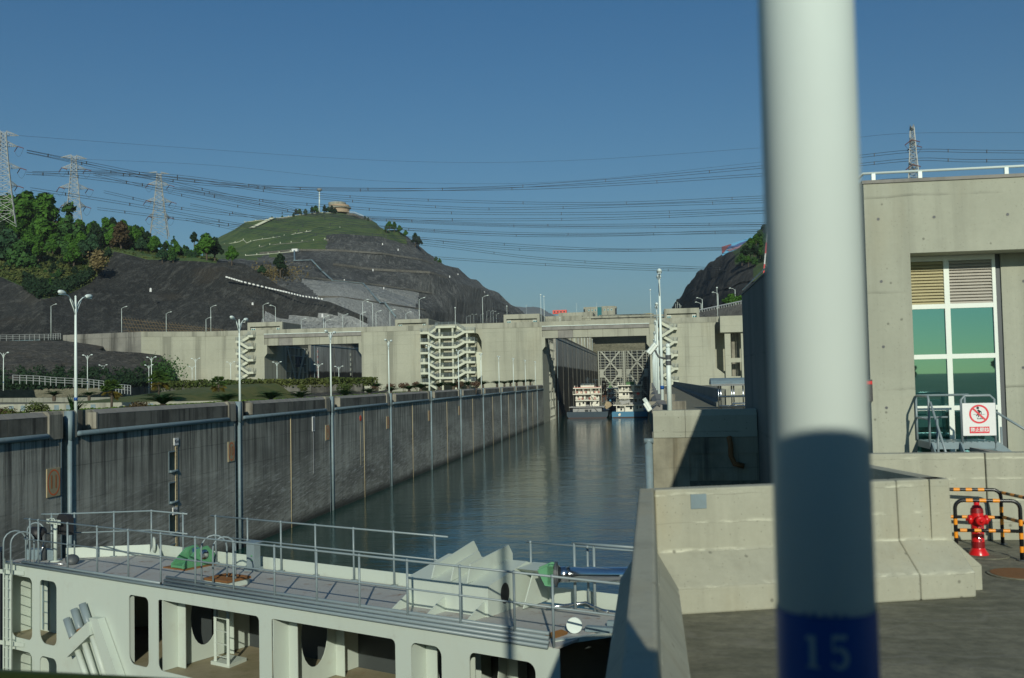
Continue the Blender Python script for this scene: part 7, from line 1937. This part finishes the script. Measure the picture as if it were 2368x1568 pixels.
for seg in (((682, 582), (683, 604)), ((680, 605), (722, 603.5)), ((722, 603.5), (745, 628)), ((747, 630), (770, 651)), ((770, 651), (841, 657.5)), ((841, 657.5), (858, 677)), ((860, 680), (880, 702)), ((880, 702.5), (891, 702.5)), ((891, 702.5), (916, 735))):
    a, b = seg; m = MB(); m.tube([hpt(a[0] + (b[0] - a[0]) * k / 6, a[1] + (b[1] - a[1]) * k / 6) + Vector((0, -1.5, .5)) for k in range(7)], .55 if abs(a[1] - b[1]) > 8 else .3, 6); m.build('pipe_run', M['bluepipe'], t)
p = hpt(683, 581); m = MB(); m.box(p.x - 2.2, p.y - 2, p.z - .4, p.x + 2.2, p.y + 1, p.z + 1.6); m.build('valve_box', M['signwhite'], t)
# white masonry retaining walls on the grassy top
def hwall(pts, h, lab, cap=True):
    t = thing('retaining_wall', lab, 'wall', hpt(*pts[0])); ps = []
    for (a, b), (c, d) in zip(pts, pts[1:]):
        n = max(2, int((c - a) / 8)); ps += [hpt(a + (c - a) * k / n, b + (d - b) * k / n) for k in range(n)]
    ps.append(hpt(*pts[-1]))
    m = MB()
    for a, b in zip(ps, ps[1:]):
        m.add([a - GZ * h, b - GZ * h, b, a, a - GZ * h + Vector((0, 3, 0)), b - GZ * h + Vector((0, 3, 0)), b + Vector((0, 3, 0)), a + Vector((0, 3, 0))], [(0, 1, 2, 3), (3, 2, 6, 7)])
    m.build('wall_face', M['rubble'], t)
    if cap:
        m = MB(); m.tube([p + Vector((0, -.3, .1)) for p in ps], .26, 5); m.build('cap', M['cream'], t)
    for k, p in enumerate(ps[::3]):
        m = MB(); m.box(p.x - .25, p.y - .4, p.z, p.x + .25, p.y + .1, p.z + 1.2); m.build('parapet_pier', M['cream'], t)
hwall([(519, 566), (552, 560), (563, 555), (570, 562), (590, 556), (640, 549), (700, 538), (745, 530), (786, 528)], 5, 'long pale stone retaining wall with white coping high on the grassy hill')
hwall([(600, 570), (640, 564), (690, 560), (760, 553)], 2.5, 'low pale stone wall below the long one on the grassy hill', False)
hwall([(568, 591.5), (620, 588), (680, 582)], 8, 'rough stone retaining wall at the left foot of the grassy hill')
t = thing('stairway', 'broad pale stairway climbing the left shoulder of the hilltop', 'stairs', hpt(610, 515))
a0, a1, b0, b1 = hpt(574, 531), hpt(584, 531), hpt(636, 506), hpt(626, 506)
m = MB(); n = 24
for k in range(n):
    f = k / n; l = a0.lerp(b1, f); r_2 = a1.lerp(b0, f); l2 = a0.lerp(b1, (k + 1) / n); r2 = a1.lerp(b0, (k + 1) / n); up = Vector((0, -1.2, 1.2))
    m.add([l + up, r_2 + up, Vector((r2.x, r2.y, r_2.z)) + up, Vector((l2.x, l2.y, l.z)) + up, Vector((r2.x, r2.y, r2.z)) + up, Vector((l2.x, l2.y, l2.z)) + up], [(0, 1, 2, 3), (3, 2, 4, 5)])
m.build('steps', M['cream'], t)
hwall([(566, 514.5), (600, 510), (632, 507)], 1.5, 'white railing wall along the left edge of the hilltop')
hwall([(640, 505), (703, 496.5), (738, 492.5), (780, 493)], 1.5, 'white railing wall along the crest below the mast')
# summit hall: two stacked drums on a terrace
sp = hpt(785, 493); Ysum = sp.y + 10
t = thing('summit_hall', 'round two tier stone visitor hall on top of the central hill', 'building', P(785, 492, Ysum))
def SP(x, y): return P(x, y, Ysum)
c = SP(784, 492); k = Ysum / FPX
m = MB(); m.lathe([(24 * k, -2), (24 * k, (492 - 479) * k), (23 * k, (492 - 478) * k)], (SP(786, 492).x, Ysum - 2, SP(786, 494).z + 2), 28); m.build('lower_drum', paint('ochre_stone', (0.40, 0.30, 0.20), .8, .2, .1), t)
m = MB(); m.lathe([(20 * k, (492 - 484) * k), (21 * k, (492 - 474) * k), (21 * k, (492 - 472) * k), (17 * k, (492 - 472) * k)], (SP(781, 492).x, Ysum - 2, SP(781, 494).z + 2), 28); m.build('upper_drum', M['deckwall'], t)
m = MB(); m.lathe([(27 * k, 6.2 * k), (27 * k, 8.5 * k), (24 * k, 9 * k)], (SP(787, 492).x, Ysum - 2, SP(787, 494).z + 2), 28); m.build('roof_ring', M['deckwall'], t)
t = thing('viewing_terrace', 'cantilevered concrete viewing terrace right of the summit hall', 'terrace', SP(825, 500))
m = MB(); pA, pB, pC = SP(782, 496), SP(822, 497), SP(861, 513)
for a, b in ((pA, pB), (pB, pC)): m.prism([(0, 0), (1, 0), (1, 1), (0, 1)], a - GZ * 1.6 + Vector((0, -4, 0)), b - a, GZ * 2.6, Vector((0, 14, 0)))
m.build('slab', M['stonepitch'], t)
m = MB(); m.tube([pA + GZ * 2.0 + Vector((0, -4, 0)), pB + GZ * 2.0 + Vector((0, -4, 0)), pC + GZ * 2.0 + Vector((0, -4, 0))], .25, 4); m.build('railing', M['signwhite'], t)
t = thing('light_mast', 'tall white floodlight mast on top of the central hill', 'mast', SP(738, 492))
a, b = SP(738, 493), SP(738.3, 441); m = MB(); m.tube([a, b], [.75, .45], 8); m.build('pole', M['whitepole'], t, True)
m = MB(); m.lathe([(1.0, -1), (2.6, .2), (2.6, 1.6), (1.0, 2.2)], b, 12); m.build('lamp_ring', M['galv'], t, True)
for x, yt, yb2, lab in ((1037 - 331 + 0, 486, 498, 'thin short mast among the crest trees left of the tall mast'), (910, 505, 533, 'thin faint mast right of the hilltop')):
    t = thing('thin_mast', lab, 'mast', P(x, yb2, Ysum)); m = MB(); m.tube([P(x, yb2, Ysum), P(x, yt, Ysum)], .22, 5); m.build('pole', M['galv'], t)
# crest trees
for k, (x, y, s, q) in enumerate(((626, 506, .45, 1), (650, 503, .4, 1), (676, 500, .55, 3), (682, 499, .8, 2), (690, 498, .9, 1), (704, 497, .85, 1), (719, 495, .85, 2), (728, 494, 1.1, 1), (748, 493, .9, 2), (757, 492, .95, 3), (765, 494, .9, 2), (842, 507, .5, 1), (849, 510, .5, 1), (772, 497, .8, 2))):
    p = hpt(x, y + 1.5); tree(p + Vector((0, 3, 0)), q, s, 'small round tree on the crest of the central hill, %s from the left' % ORD[sorted((626, 650, 676, 682, 690, 704, 719, 728, 748, 757, 765, 842, 849, 772)).index(x)], 'trees on the hill crest')
for k, (x, y, s, q) in enumerate(((900, 531, 1.0, 0), (912, 532, 1.1, 1), (924, 538, .9, 0), (893, 534, .8, 1), (938, 547, .8, 0), (960, 566, 1.3, 2), (968, 571, 1.2, 2), (1008, 603, .7, 1), (1016, 609, .7, 0))):
    tree(hpt(x, y + 3), q, s * .9, 'low bushy tree on the right shoulder of the hill, %s from the left' % ORD[sorted((900, 912, 924, 893, 938, 960, 968, 1008, 1016)).index(x)], 'trees on the hill shoulder')
for x, y, s, q, lab in ((648, 622, 1.05, 2, 'dark round tree standing alone on the slope right of the left wood'), (606, 622, .7, 3, 'small bluish tree at the edge of the dry grass')):
    p = P(x, y + 16, 440); tree(p, q, s, lab)
cover('dry_grass', *leafpatch(1500, lambda r: P(r.gauss(630, 32), r.gauss(630, 9), 452 + r.uniform(-6, 6)), .25, .6, random.Random(12)), 'drygrass', 'straw coloured grass between the two slopes', 'grass')
cover('dry_grass', *leafpatch(900, lambda r: P(r.gauss(226, 8), r.gauss(602, 9), 404 + r.uniform(-3, 3)), .3, .9, random.Random(13)), 'drygrass', 'patch of tall straw coloured grass below the left wood', 'grass')
# white kerb blocks down the dark slope
t = thing('kerb_blocks', 'line of short white kerb blocks descending the dark netted slope', 'kerb', P(560, 655, 425))
n = 32; path = [(525, 642), (560, 652.5), (620, 667), (660, 676), (700, 686), (745, 692.5)]
for k in range(n):
    s = k / (n - 1) * (len(path) - 1); i = min(int(s), len(path) - 2); f = s - i; x = path[i][0] + (path[i + 1][0] - path[i][0]) * f; y = path[i][1] + (path[i + 1][1] - path[i][1]) * f
    Y = ip([(525, 424), (620, 436), (700, 428), (745, 424)], x) - 8.5; p = P(x, y, Y); w = 1.0 if k < 20 else .65
    m = MB(); m.hexa([p + Vector(v) for v in ((-.5 * w, -.5, 0), (.5 * w, -.5, -.22), (.5 * w, .5, -.22), (-.5 * w, .5, 0), (-.5 * w, -.5, .62), (.5 * w, -.5, .40), (.5 * w, .5, .40), (-.5 * w, .5, .62))]); m.build('kerb_block', M['signwhite'], t)
# small white markers on the slopes
mk = [(351, 671, 385), (586, 704, 408), (747, 730, 410), (863, 625, 665), (1059, 635, 690), (797, 649, 600), (888, 667, 640), (885, 565, 700), (921, 578, 720), (1040, 640, 700), (1120, 676, 810)]
for k, (x, y, Y) in enumerate(mk):
    p = hpt(x, y) if x > 760 else P(x, y, Y); t = thing('survey_marker', 'small white survey post on the cut slope, %s from the left' % ORD[sorted(q[0] for q in mk).index(x)], 'marker', p, 'white survey posts on the slopes'); m = MB(); m.lathe([(.5, -.8), (.4, .7), (.12, .8)], p + Vector((0, -1, 0)), 6); m.build('post', M['signwhite'], t)

# ---- wood on the left hill
rnd = random.Random(21)
def on_left(x, r):
    k = min(int(r), 3); f = r - k; y0 = ip([(c[0], c[1][k][0]) for c in Lc], x); y1 = ip([(c[0], c[1][k + 1][0]) for c in Lc], x); Y0 = ip([(c[0], c[1][k][1]) for c in Lc], x); Y1 = ip([(c[0], c[1][k + 1][1]) for c in Lc], x)
    return P(x, y0, Y0).lerp(P(x, y1, Y1), f)
line = [(-80, 440), (0, 452), (50, 447), (85, 447), (110, 452), (132, 468), (140, 474), (165, 470), (182, 482), (188, 500), (215, 500), (260, 506), (300, 512), (335, 530), (350, 545), (385, 556), (420, 566), (445, 574), (470, 556)]
N = 0
for tries in range(2600):
    if N >= 250: break
    x = rnd.uniform(-90, 455); r = rnd.choice((rnd.uniform(1.7, 3.0), rnd.uniform(2.5, 3.0)))
    base = on_left(x, r); k = rnd.choice((0, 0, 1, 1, 2, 2, 3, 3, 4, 5)) if rnd.random() > .04 else 6
    if x < 190: k = rnd.choice((0, 0, 4, 4, 1, 2))
    h = 9.0; sy = CYp = None
    # crown top must stay under the wood's skyline
    d = base - Vector((0, 0, EYE)); c = CM.transposed() @ d; yb2 = CY - FPX * c.y / -c.z
    room = (yb2 - ip(line, x)) * base.y / FPX
    if room < 3: continue
    sc_ = min(rnd.uniform(.75, 1.35), room / 9.4 * rnd.uniform(.82, 1.0))
    if sc_ < .35: continue
    N += 1; tree(base, k, sc_, 'leafy tree in the dense wood on the left hill', 'trees of the wood on the left hill', rnd.uniform(.9, 1.15))
for k in range(110):
    x = rnd.uniform(-90, 262) if k < 80 else rnd.uniform(262, 470); r = rnd.uniform(1.04, 2.0)
    if x > 262: r = rnd.uniform(1.3, 2.6)
    base = on_left(x, r); tree(base - GZ * .6, rnd.choice((0, 1, 1, 2, 3, 3)), rnd.uniform(.28, .58), 'round green bush on the left hillside below the wood', 'bushes below the wood', rnd.uniform(.7, .95), 'bush', 'bush')
# skyline trees that can be told apart
for x, yt, yb2, Y, k, lab in ((18, 452, 585, 470, 4, 'tall bright green tree at the left edge of the wood'), (62, 446, 570, 465, 0, 'bright green tree with a pointed top left of the second pylon'), (108, 449, 590, 460, 4, 'broad tall tree just left of the second pylon'), (160, 466, 600, 455, 5, 'rounded tree in front of the second pylon'),
                           (478, 541, 608, 440, 0, 'bright bushy tree at the right end of the wood'), (536, 570, 614, 438, 0, 'low bright conical tree right of the bushy one'), (497, 548, 606, 446, 2, 'dark tree behind the bright bushy tree'), (449, 536, 570, 480, 2, 'small round tree alone on the skyline right of the third pylon'),
                           (402, 545, 566, 500, 5, 'small pine like tree at the foot of the third pylon'), (45, 560, 660, 400, 1, 'light green tree low on the left slope'), (20, 535, 640, 405, 3, 'pale green bush tree at the left edge below the wood'), (215, 545, 600, 430, 3, 'bluish tree above the straw grass'), (280, 515, 590, 450, 6, 'brown leaved tree in the middle of the wood'),
                           (375, 575, 606, 436, 3, 'bluish tree on the crest above the netted rock'), (400, 580, 608, 436, 1, 'small tree right of the bluish crest tree')):
    a = P(x, yb2, Y); b = P(x, yt, Y); hh = {0: 9, 1: 8, 2: 10, 3: 7, 4: 10.5, 5: 9.5, 6: 7.5}[k]; tree(a, k, (b.z - a.z) / hh, lab)
def under(r):
    x = r.uniform(-60, 500); rr = 1.02 + 1.9 * r.random() ** 1.3
    if x > 255: rr = 1.05 + 1.6 * r.random()
    return on_left(x, rr) + Vector((r.uniform(-1, 1), r.uniform(-1, 1), 1.0 * r.random() + .6 * max(0, mnoise.noise(Vector((x * .06, rr * 4, 0))))))
cover('undergrowth', *leafpatch(20000, under, .3, .85, random.Random(9)), 'scrub', 'rough green undergrowth on the left hill below the wood', 'undergrowth')
def under2(r):
    x = r.uniform(60, 260); y = ip([(60, 690), (95, 700), (150, 684), (215, 640), (262, 580)], x); rr = 1.0 + .35 * r.random()
    return on_left(x, rr) + Vector((0, -2, r.random() * 2.2))
cover('undergrowth', *leafpatch(7000, under2, .3, .8, random.Random(10)), 'leaf_dark', 'dark bushes in the hollow between the two netted slopes', 'undergrowth')

# ---- right hill
rs_ = [(1555, 712), (1563, 695), (1576, 688), (1581, 672), (1587, 660), (1597, 655), (1613, 626), (1633, 622), (1640, 609), (1661, 599.5), (1682, 580), (1705, 566), (1727, 557), (1744, 556), (1790, 545), (1900, 520), (2100, 480)]
cols2 = []
for x in range(1555, 2001, 8):
    sy = ip(rs_, x); Y1 = ip([(1555, 1150), (1563, 1100), (1600, 850), (1640, 720), (1682, 640), (1744, 600), (1790, 560), (2000, 520)], x); Y0 = ip([(1555, 1050), (1563, 980), (1600, 720), (1640, 560), (1682, 450), (1744, 380), (1790, 350), (2000, 340)], x)
    yb2 = 735
    cols2.append((x, [(yb2, Y0)] + [(yb2 + (sy - yb2) * f, Y0 + (Y1 - Y0) * (f ** 1.1)) for f in (.22, .24, .45, .47, .70, .72)] + [(sy, Y1), (sy + 5, Y1 + 50), (sy + 70, Y1 + 300)]))
def pick2(x, r): return 1 if (x > 1745 and r > 3.0 and r < 9.5) or (x > 1700 and r > 6) else 0
hill('hillside', cols2, 5, [M['netrock'], M['grass']], pick2, 2.2, .035, 5)
for k, (x, y, s, q) in enumerate(((1715, 612, 1.1, 1), (1725, 600, 1.2, 2), (1735, 590, 1.2, 1), (1748, 575, 1.3, 0), (1758, 562, 1.4, 1), (1768, 555, 1.4, 2), (1745, 600, 1.2, 2), (1758, 600, 1.2, 1), (1770, 585, 1.3, 0), (1730, 615, .9, 0), (1745, 618, 1.0, 1), (1765, 618, 1.1, 2), (1780, 560, 1.4, 1), (1790, 590, 1.3, 1), (1720, 592, 1.0, 1), (1735, 575, 1.0, 0))):
    p = P(x, y, 520 + (620 - y) * .8); tree(p, q, s * .8, 'green tree on the right hillside, %s of the group beside the white post' % ORD[k], 'trees on the right hillside', .8)
t = thing('mural_hoarding', 'long painted hoarding in blue and dark red on top of the right hill', 'hoarding', P(1700, 575, 560))
def MP(x, y): return P(1560.2 + x * .14005, 508.5 + y * .14005, 575)
def flat(m, pts, dy=0.0): m.prism([(0, 0)], (0, 0, 0), (1, 0, 0), (0, 0, 1), (0, 0, 0)) if False else m.add([MP(*p) + Vector((0, -dy, 0)) for p in pts] + [MP(*p) + Vector((0, -dy + .3, 0)) for p in pts], [list(range(len(pts))), list(range(len(pts), 2 * len(pts)))[::-1]] + [[i, (i + 1) % len(pts), len(pts) + (i + 1) % len(pts), len(pts) + i] for i in range(len(pts))])
m = MB(); flat(m, [(770, 445), (1320, 268), (1320, 360), (1190, 345), (1000, 500), (870, 540), (778, 600)]); m.build('board', plain('mural_sky_blue', (0.07, 0.30, 0.52)), t)
m = MB(); flat(m, [(840, 480), (900, 432), (980, 425), (1080, 378), (1200, 340), (1150, 380), (1040, 440), (900, 470)], .35); m.build('mountain_shape', plain('mural_deep_blue', (0.015, 0.06, 0.22)), t)
m = MB(); flat(m, [(771, 446), (920, 400), (935, 415), (880, 440), (850, 490), (800, 545), (776, 560)], .4); m.build('red_shape', plain('mural_dark_red', (0.16, 0.03, 0.05)), t)
m = MB(); flat(m, [(850, 500), (1040, 440), (1110, 410), (1050, 470), (900, 520)], .42); m.build('pink_shape', plain('mural_pink', (0.28, 0.16, 0.24)), t)
# pitched stone embankment with a railing and a hedge
e0, e1 = P(1622, 722, 340), P(1760, 694, 300)
rows = [[P(x, ip([(1600, 742), (1800, 742)], x), 330 - (x - 1620) * .15) for x in range(1612, 1790, 12)], [P(x, ip([(1612, 724), (1625, 721), (1711, 703), (1790, 690)], x), 345 - (x - 1620) * .2) for x in range(1612, 1790, 12)], [P(x, ip([(1612, 724), (1625, 720.5), (1711, 702.5), (1790, 689.5)], x), 352 - (x - 1620) * .2) for x in range(1612, 1790, 12)]]
sheet('stone_embankment', rows, M['stonepitch'])
t = thing('guard_rail', 'curving galvanised guard rail on top of the stone embankment at right', 'guard rail', rows[1][3])
m = MB(); m.tube([p + GZ * .8 for p in rows[1]], .22, 4); m.build('beam', M['signwhite'], t)
for p in resample(rows[1], 30): m = MB(); m.box(p.x - .1, p.y - .1, p.z - .2, p.x + .1, p.y + .1, p.z + .8); m.build('post', M['galv'], t)
p = P(1700, 703, 345); shrub(tuple(p), 3.6, 1600, 'leaf_bright', 'broad yellow green bush beside the guard rail on the right', 71, .35, .65)
p = P(1684, 706, 346); shrub(tuple(p), 2.4, 900, 'leaf_bright', 'smaller yellow green bush left of the broad one', 72, .3, .6)
for x, yt, yb2, arm in ((1624, 692, 720, -1), (1660.4, 679, 713, -1), (1700, 669.6, 704, -1), (1621, 702, 719, -1), (1566, 698, 713, -1), (1571.5, 702, 714, -1), (1562, 703, 714, -1), (1574, 706, 714, -1)):
    Y = 345 if x > 1600 else 900; a = P(x, yb2, Y); b = P(x, yt, Y)
    xs_ = sorted((1624, 1660.4, 1700, 1621, 1566, 1571.5, 1562, 1574)); deck_lamp(tuple(a), b.z - a.z, 'grey street lamp on the right hillside road, %s from the left' % ORD[xs_.index(x)], 'street lamps on the right hillside road', arm, .13 if Y < 500 else .2)
# ---- far mountain in the haze
rows = []
prof = [(1060, 742), (1110, 728), (1142, 726), (1160, 712), (1175, 713), (1190, 708.5), (1215, 711), (1235, 709), (1250, 712), (1270, 724), (1300, 736), (1400, 742), (1700, 745)]
for f, Y in ((0.0, 9800), (.6, 10100), (1.0, 10400), (.9, 10800), (0, 11700)):
    rows.append([P(x, 800 + (ip(prof, x) - 800) * f - mnoise.noise(Vector((x * .12, f * 3, 0))) * 2.2 * f, Y) for x in range(1040, 1720, 6)])
sheet('mountain', rows, M['farhill'])

# ------------------------------------------------------------------ pylons and cables
def pylon(x, ytop, Y, arms, yb2, lab, wscale=1.0, ang=.5):
    """arms: list of (y, half length m); lattice of legs and cross braces"""
    a = P(x, yb2, Y); b = P(x, ytop, Y); t = thing('pylon', lab, 'pylon', a, 'power line pylons')
    H = b.z - a.z; m = MB(); ca, sa = math.cos(ang), math.sin(ang)
    def w(z): f = z / H; return (4.2 * (1 - f) ** 1.3 + 1.1) * wscale
    def pt(sx, sy, z): q = w(z); return Vector((a.x + (sx * ca - sy * sa) * q, a.y + (sx * sa + sy * ca) * q, a.z + z))
    zs = [0]; 
    while zs[-1] < H - 1.5: zs.append(min(H, zs[-1] + max(2.0, w(zs[-1]) * 1.15)))
    cs = [(-1, -1), (1, -1), (1, 1), (-1, 1)]
    for z0, z1 in zip(zs, zs[1:]):
        for i in range(4):
            c, d = cs[i], cs[(i + 1) % 4]
            m.beam(pt(*c, z0), pt(*c, z1), .34, .34); m.beam(pt(*c, z0), pt(*d, z1), .17, .17); m.beam(pt(*d, z0), pt(*c, z1), .17, .17); m.beam(pt(*c, z1), pt(*d, z1), .17, .17)
    m.build('lattice', M['galv'], t)
    tips = []
    for y, L in arms:
        z = P(x, y, Y).z - a.z; q = w(z); m = MB()
        for s in (-1, 1):
            tip = Vector((a.x + s * L * ca, a.y + s * L * sa, a.z + z + .3)); tips.append(tip)
            for sy in (-1, 1):
                m.beam(pt(s, sy, z), tip, .2, .2); m.beam(pt(s, sy, z + 2.4 if z + 2.4 < H else H), tip, .2, .2)
                for k in range(1, 5): f = k / 5; m.beam(pt(s, sy, z).lerp(tip, f), pt(s, sy, min(H, z + 2.4)).lerp(tip, f - .18), .12, .12)
            for k in range(1, 5): f = k / 5; m.beam(pt(s, -1, z).lerp(tip, f), pt(s, 1, z).lerp(tip, f), .12, .12)
        m.build('cross_arm', M['galv'], t)
    for k, tip in enumerate(tips[2:]):
        m = MB(); d = Vector((.86, -.12, -.3)).normalized(); m.tube([tip, tip + d * 3.6], .2, 6); m.tube([tip, tip + Vector((-.72, .4, -.55)).normalized() * 3.6], .2, 6)
        m.build('insulator', M['brownins'], t)
        m = MB(); e0_ = tip + d * 3.6; e1_ = tip + Vector((-.72, .4, -.55)).normalized() * 3.6; pts_ = [e0_.lerp(e1_, i / 8) - GZ * (3.2 * math.sin(math.pi * i / 8)) for i in range(9)]; m.tube(pts_, .07, 4); m.build('jumper', M['wire'], t)
    return tips
pylon(8, 303, 430, [(313, 6.5), (338, 6), (388, 7.2), (430, 6)], 520, 'nearest lattice pylon half cut by the left edge of the frame', 1.0, .55)
pylon(171, 359, 500, [(367, 6.5), (391, 6), (436, 7.2), (478, 6)], 560, 'second lattice pylon from the left above the wood', 1.0, .55)
pylon(368, 398, 560, [(402, 6.0), (428, 6), (467, 7.2), (503, 6)], 549, 'third lattice pylon from the left on the skyline', 1.0, .55)
pylon(2117, 289, 470, [(300, 3), (331, 6.0), (388, 6.4), (425, 6)], 520, 'lattice pylon showing above the concrete building roof on the right', .75, 1.25)
t = thing('radio_tower', 'red and white lattice tower mostly hidden behind the white post', 'tower', P(1795, 640, 400))
for s, x0, x1 in ((0, 1765, 1783), (1, 1822, 1800)):
    for k in range(8):
        f0, f1 = k / 8, (k + 1) / 8; a = P(x0 + (x1 - x0) * f0, 636 - 200 * f0, 400); b = P(x0 + (x1 - x0) * f1, 636 - 200 * f1, 400); m = MB(); m.beam(a, b, .5, .5); m.build('leg', M['redpaint'] if k < 3 and k % 2 == 0 else M['signwhite'] if k < 3 else M['galv'], t)
m = MB()
for k in range(8):
    f0, f1 = k / 8, (k + 1) / 8; m.beam(P(1765 + 18 * f0, 636 - 200 * f0, 400), P(1822 - 22 * f1, 636 - 200 * f1, 400), .14, .14); m.beam(P(1822 - 22 * f0, 636 - 200 * f0, 400), P(1765 + 18 * f1, 636 - 200 * f1, 400), .14, .14)
m.build('bracing', M['galv'], t)
wires = [
 [(62, 347, 430), (200, 374, 455), (400, 411, 490), (600, 428, 500), (800, 437, 500), (1100, 433, 490), (1400, 415, 480), (1790, 381, 470)],
 [(62, 348, 432), (400, 416, 492), (735, 433.5, 505), (1250, 432, 500), (1790, 400, 480)],
 [(170, 391, 500), (410, 405, 520), (735, 447, 540), (1030, 462, 540), (1400, 468, 530), (1790, 452, 520)],
 [(220, 400, 500), (410, 411, 520), (735, 455, 540), (1040, 478, 545), (1250, 479, 540), (1790, 463, 520)],
 [(75, 397, 432), (300, 402, 470), (560, 455, 500), (735, 472, 520), (1000, 489, 520), (1400, 491, 510), (1790, 480, 500)],
 [(60, 398, 432), (180, 406, 450), (430, 440, 480), (700, 489, 520), (1000, 505, 530), (1400, 503, 520), (1790, 487, 500)],
 [(215, 400, 500), (420, 449, 520), (620, 486, 540), (760, 497, 545), (1200, 518, 550), (1790, 515, 540)],
 [(415, 433, 560), (600, 461, 570), (800, 500, 580), (1250, 522, 580), (1790, 519, 560)],
 [(240, 441, 500), (420, 480, 520), (600, 500, 540), (800, 519, 550), (1250, 539, 555), (1790, 534, 540)],
 [(400, 432, 560), (600, 470, 560), (860, 520, 560), (1250, 543, 560), (1790, 530, 550)],
 [(225, 480, 500), (400, 502, 520), (620, 526, 545), (940, 547, 560), (1400, 575, 570), (1790, 569, 560)],
 [(440, 471, 560), (700, 520, 570), (960, 551, 580), (1250, 576, 580), (1790, 573, 560)],
 [(430, 505, 560), (640, 545, 570), (900, 580, 580), (1040, 596, 590), (1500, 621, 590), (1790, 618, 580)],
 [(70, 434, 432), (300, 470, 470), (640, 530, 520), (1000, 565, 560), (1300, 600, 580), (1790, 626, 590)],
 [(20, 312, 430), (400, 340, 500), (900, 372, 560), (1300, 372, 560), (1790, 340, 520)],
 [(185, 368, 500), (500, 383, 540), (900, 420, 570), (1300, 420, 570), (1790, 372, 520)],
 [(1960, 362, 480), (2118, 346, 470), (2240, 347, 470), (2420, 349, 470)],
 [(1960, 381, 480), (2118, 366, 470), (2240, 369, 470), (2420, 368, 470)],
 [(1960, 320, 480), (2110, 308, 470), (2420, 307, 470)],
 [(1960, 424, 480), (2120, 411, 470), (2420, 419, 470)],
]
def catmull(pts, n=10):
    pts = [Vector(p) for p in pts]; out = []
    q = [pts[0] * 2 - pts[1]] + pts + [pts[-1] * 2 - pts[-2]]
    for i in range(1, len(q) - 2):
        for k in range(n):
            s = k / n; a, b, c, d = q[i - 1], q[i], q[i + 1], q[i + 2]
            out.append(.5 * ((2 * b) + (c - a) * s + (2 * a - 5 * b + 4 * c - d) * s * s + (3 * b - a - 3 * c + d) * s ** 3))
    out.append(pts[-1]); return out
order = sorted(range(len(wires)), key=lambda i: ip([(p[0], p[1]) for p in wires[i]], 1200) if wires[i][0][0] < 1500 else 900 + wires[i][1][1])
for r, i in enumerate(order):
    pts = [P(*p) for p in catmull(wires[i], 8)]
    left = wires[i][0][0] < 1500; single = i in (14, 15, 18)
    lab = ('pair of power cables crossing the sky over the lock, %s from the top' % ORD[r]) if left else ('power cables passing the right hand pylon, %s from the top there' % ORD[r - 16])
    t = thing('power_cable', lab, 'power cable', pts[0], 'power cables across the sky')
    for dz in ((0,) if single else (0, -1.15)):
        m = MB(); m.tube([p + GZ * dz for p in pts], .055 if single else .10, 4); m.build('cable', M['wire'], t)
    if not single:
        m = MB()
        for k in range(3, len(pts) - 2, 5): p = pts[k]; m.box(p.x - .12, p.y - .3, p.z - 1.35, p.x + .12, p.y + .3, p.z + .2)
        kind(m.build('spacer', M['wire'], t), 'stuff')

# ------------------------------------------------------------------ bank and trees behind the road (seen mirrored in the building window)
rows = [[(x, -30 - 2 * math.sin(x * .05), -.2) for x in range(-60, 90, 6)], [(x, -52, 1.5 + .4 * mnoise.noise(Vector((x * .1, 0, 0)))) for x in range(-60, 90, 6)], [(x, -80, 1.9) for x in range(-60, 90, 6)], [(x, -140, 2.2) for x in range(-60, 90, 6)]]
sheet('grass_bank', rows, M['lawn'])
rnd = random.Random(4)
for k in range(26):
    x = -30 + 4.2 * k + rnd.uniform(-1.5, 1.5); y = rnd.uniform(-84, -66); tree((x, y, 1.4), rnd.choice((0, 1, 2, 4)), rnd.uniform(.25, .42), 'tree on the grass bank behind the bus', 'trees behind the road')
block('road', -60, -30, -9, .04, -14, 0.0, M['asphalt'])

# ------------------------------------------------------------------ air
if HAZE > 0:
    m = MB(); m.box(-3600, -320, -15.5, 4200, 11900, 820)
    t = NT('haze_air'); out = [n for n in t.t.nodes if n.type == 'OUTPUT_MATERIAL'][0]
    for l in list(out.inputs['Surface'].links): t.t.links.remove(l)
    t.t.nodes.remove(t.b)
    pv = t.n('ShaderNodeVolumePrincipled'); pv.inputs['Color'].default_value = (0.80, 0.87, 0.92, 1); pv.inputs['Density'].default_value = HAZE; pv.inputs['Anisotropy'].default_value = 0.1
    t.l(pv.outputs[0], out.inputs['Volume'])
    o = m.build('haze', t.mat); kind(o, 'stuff')
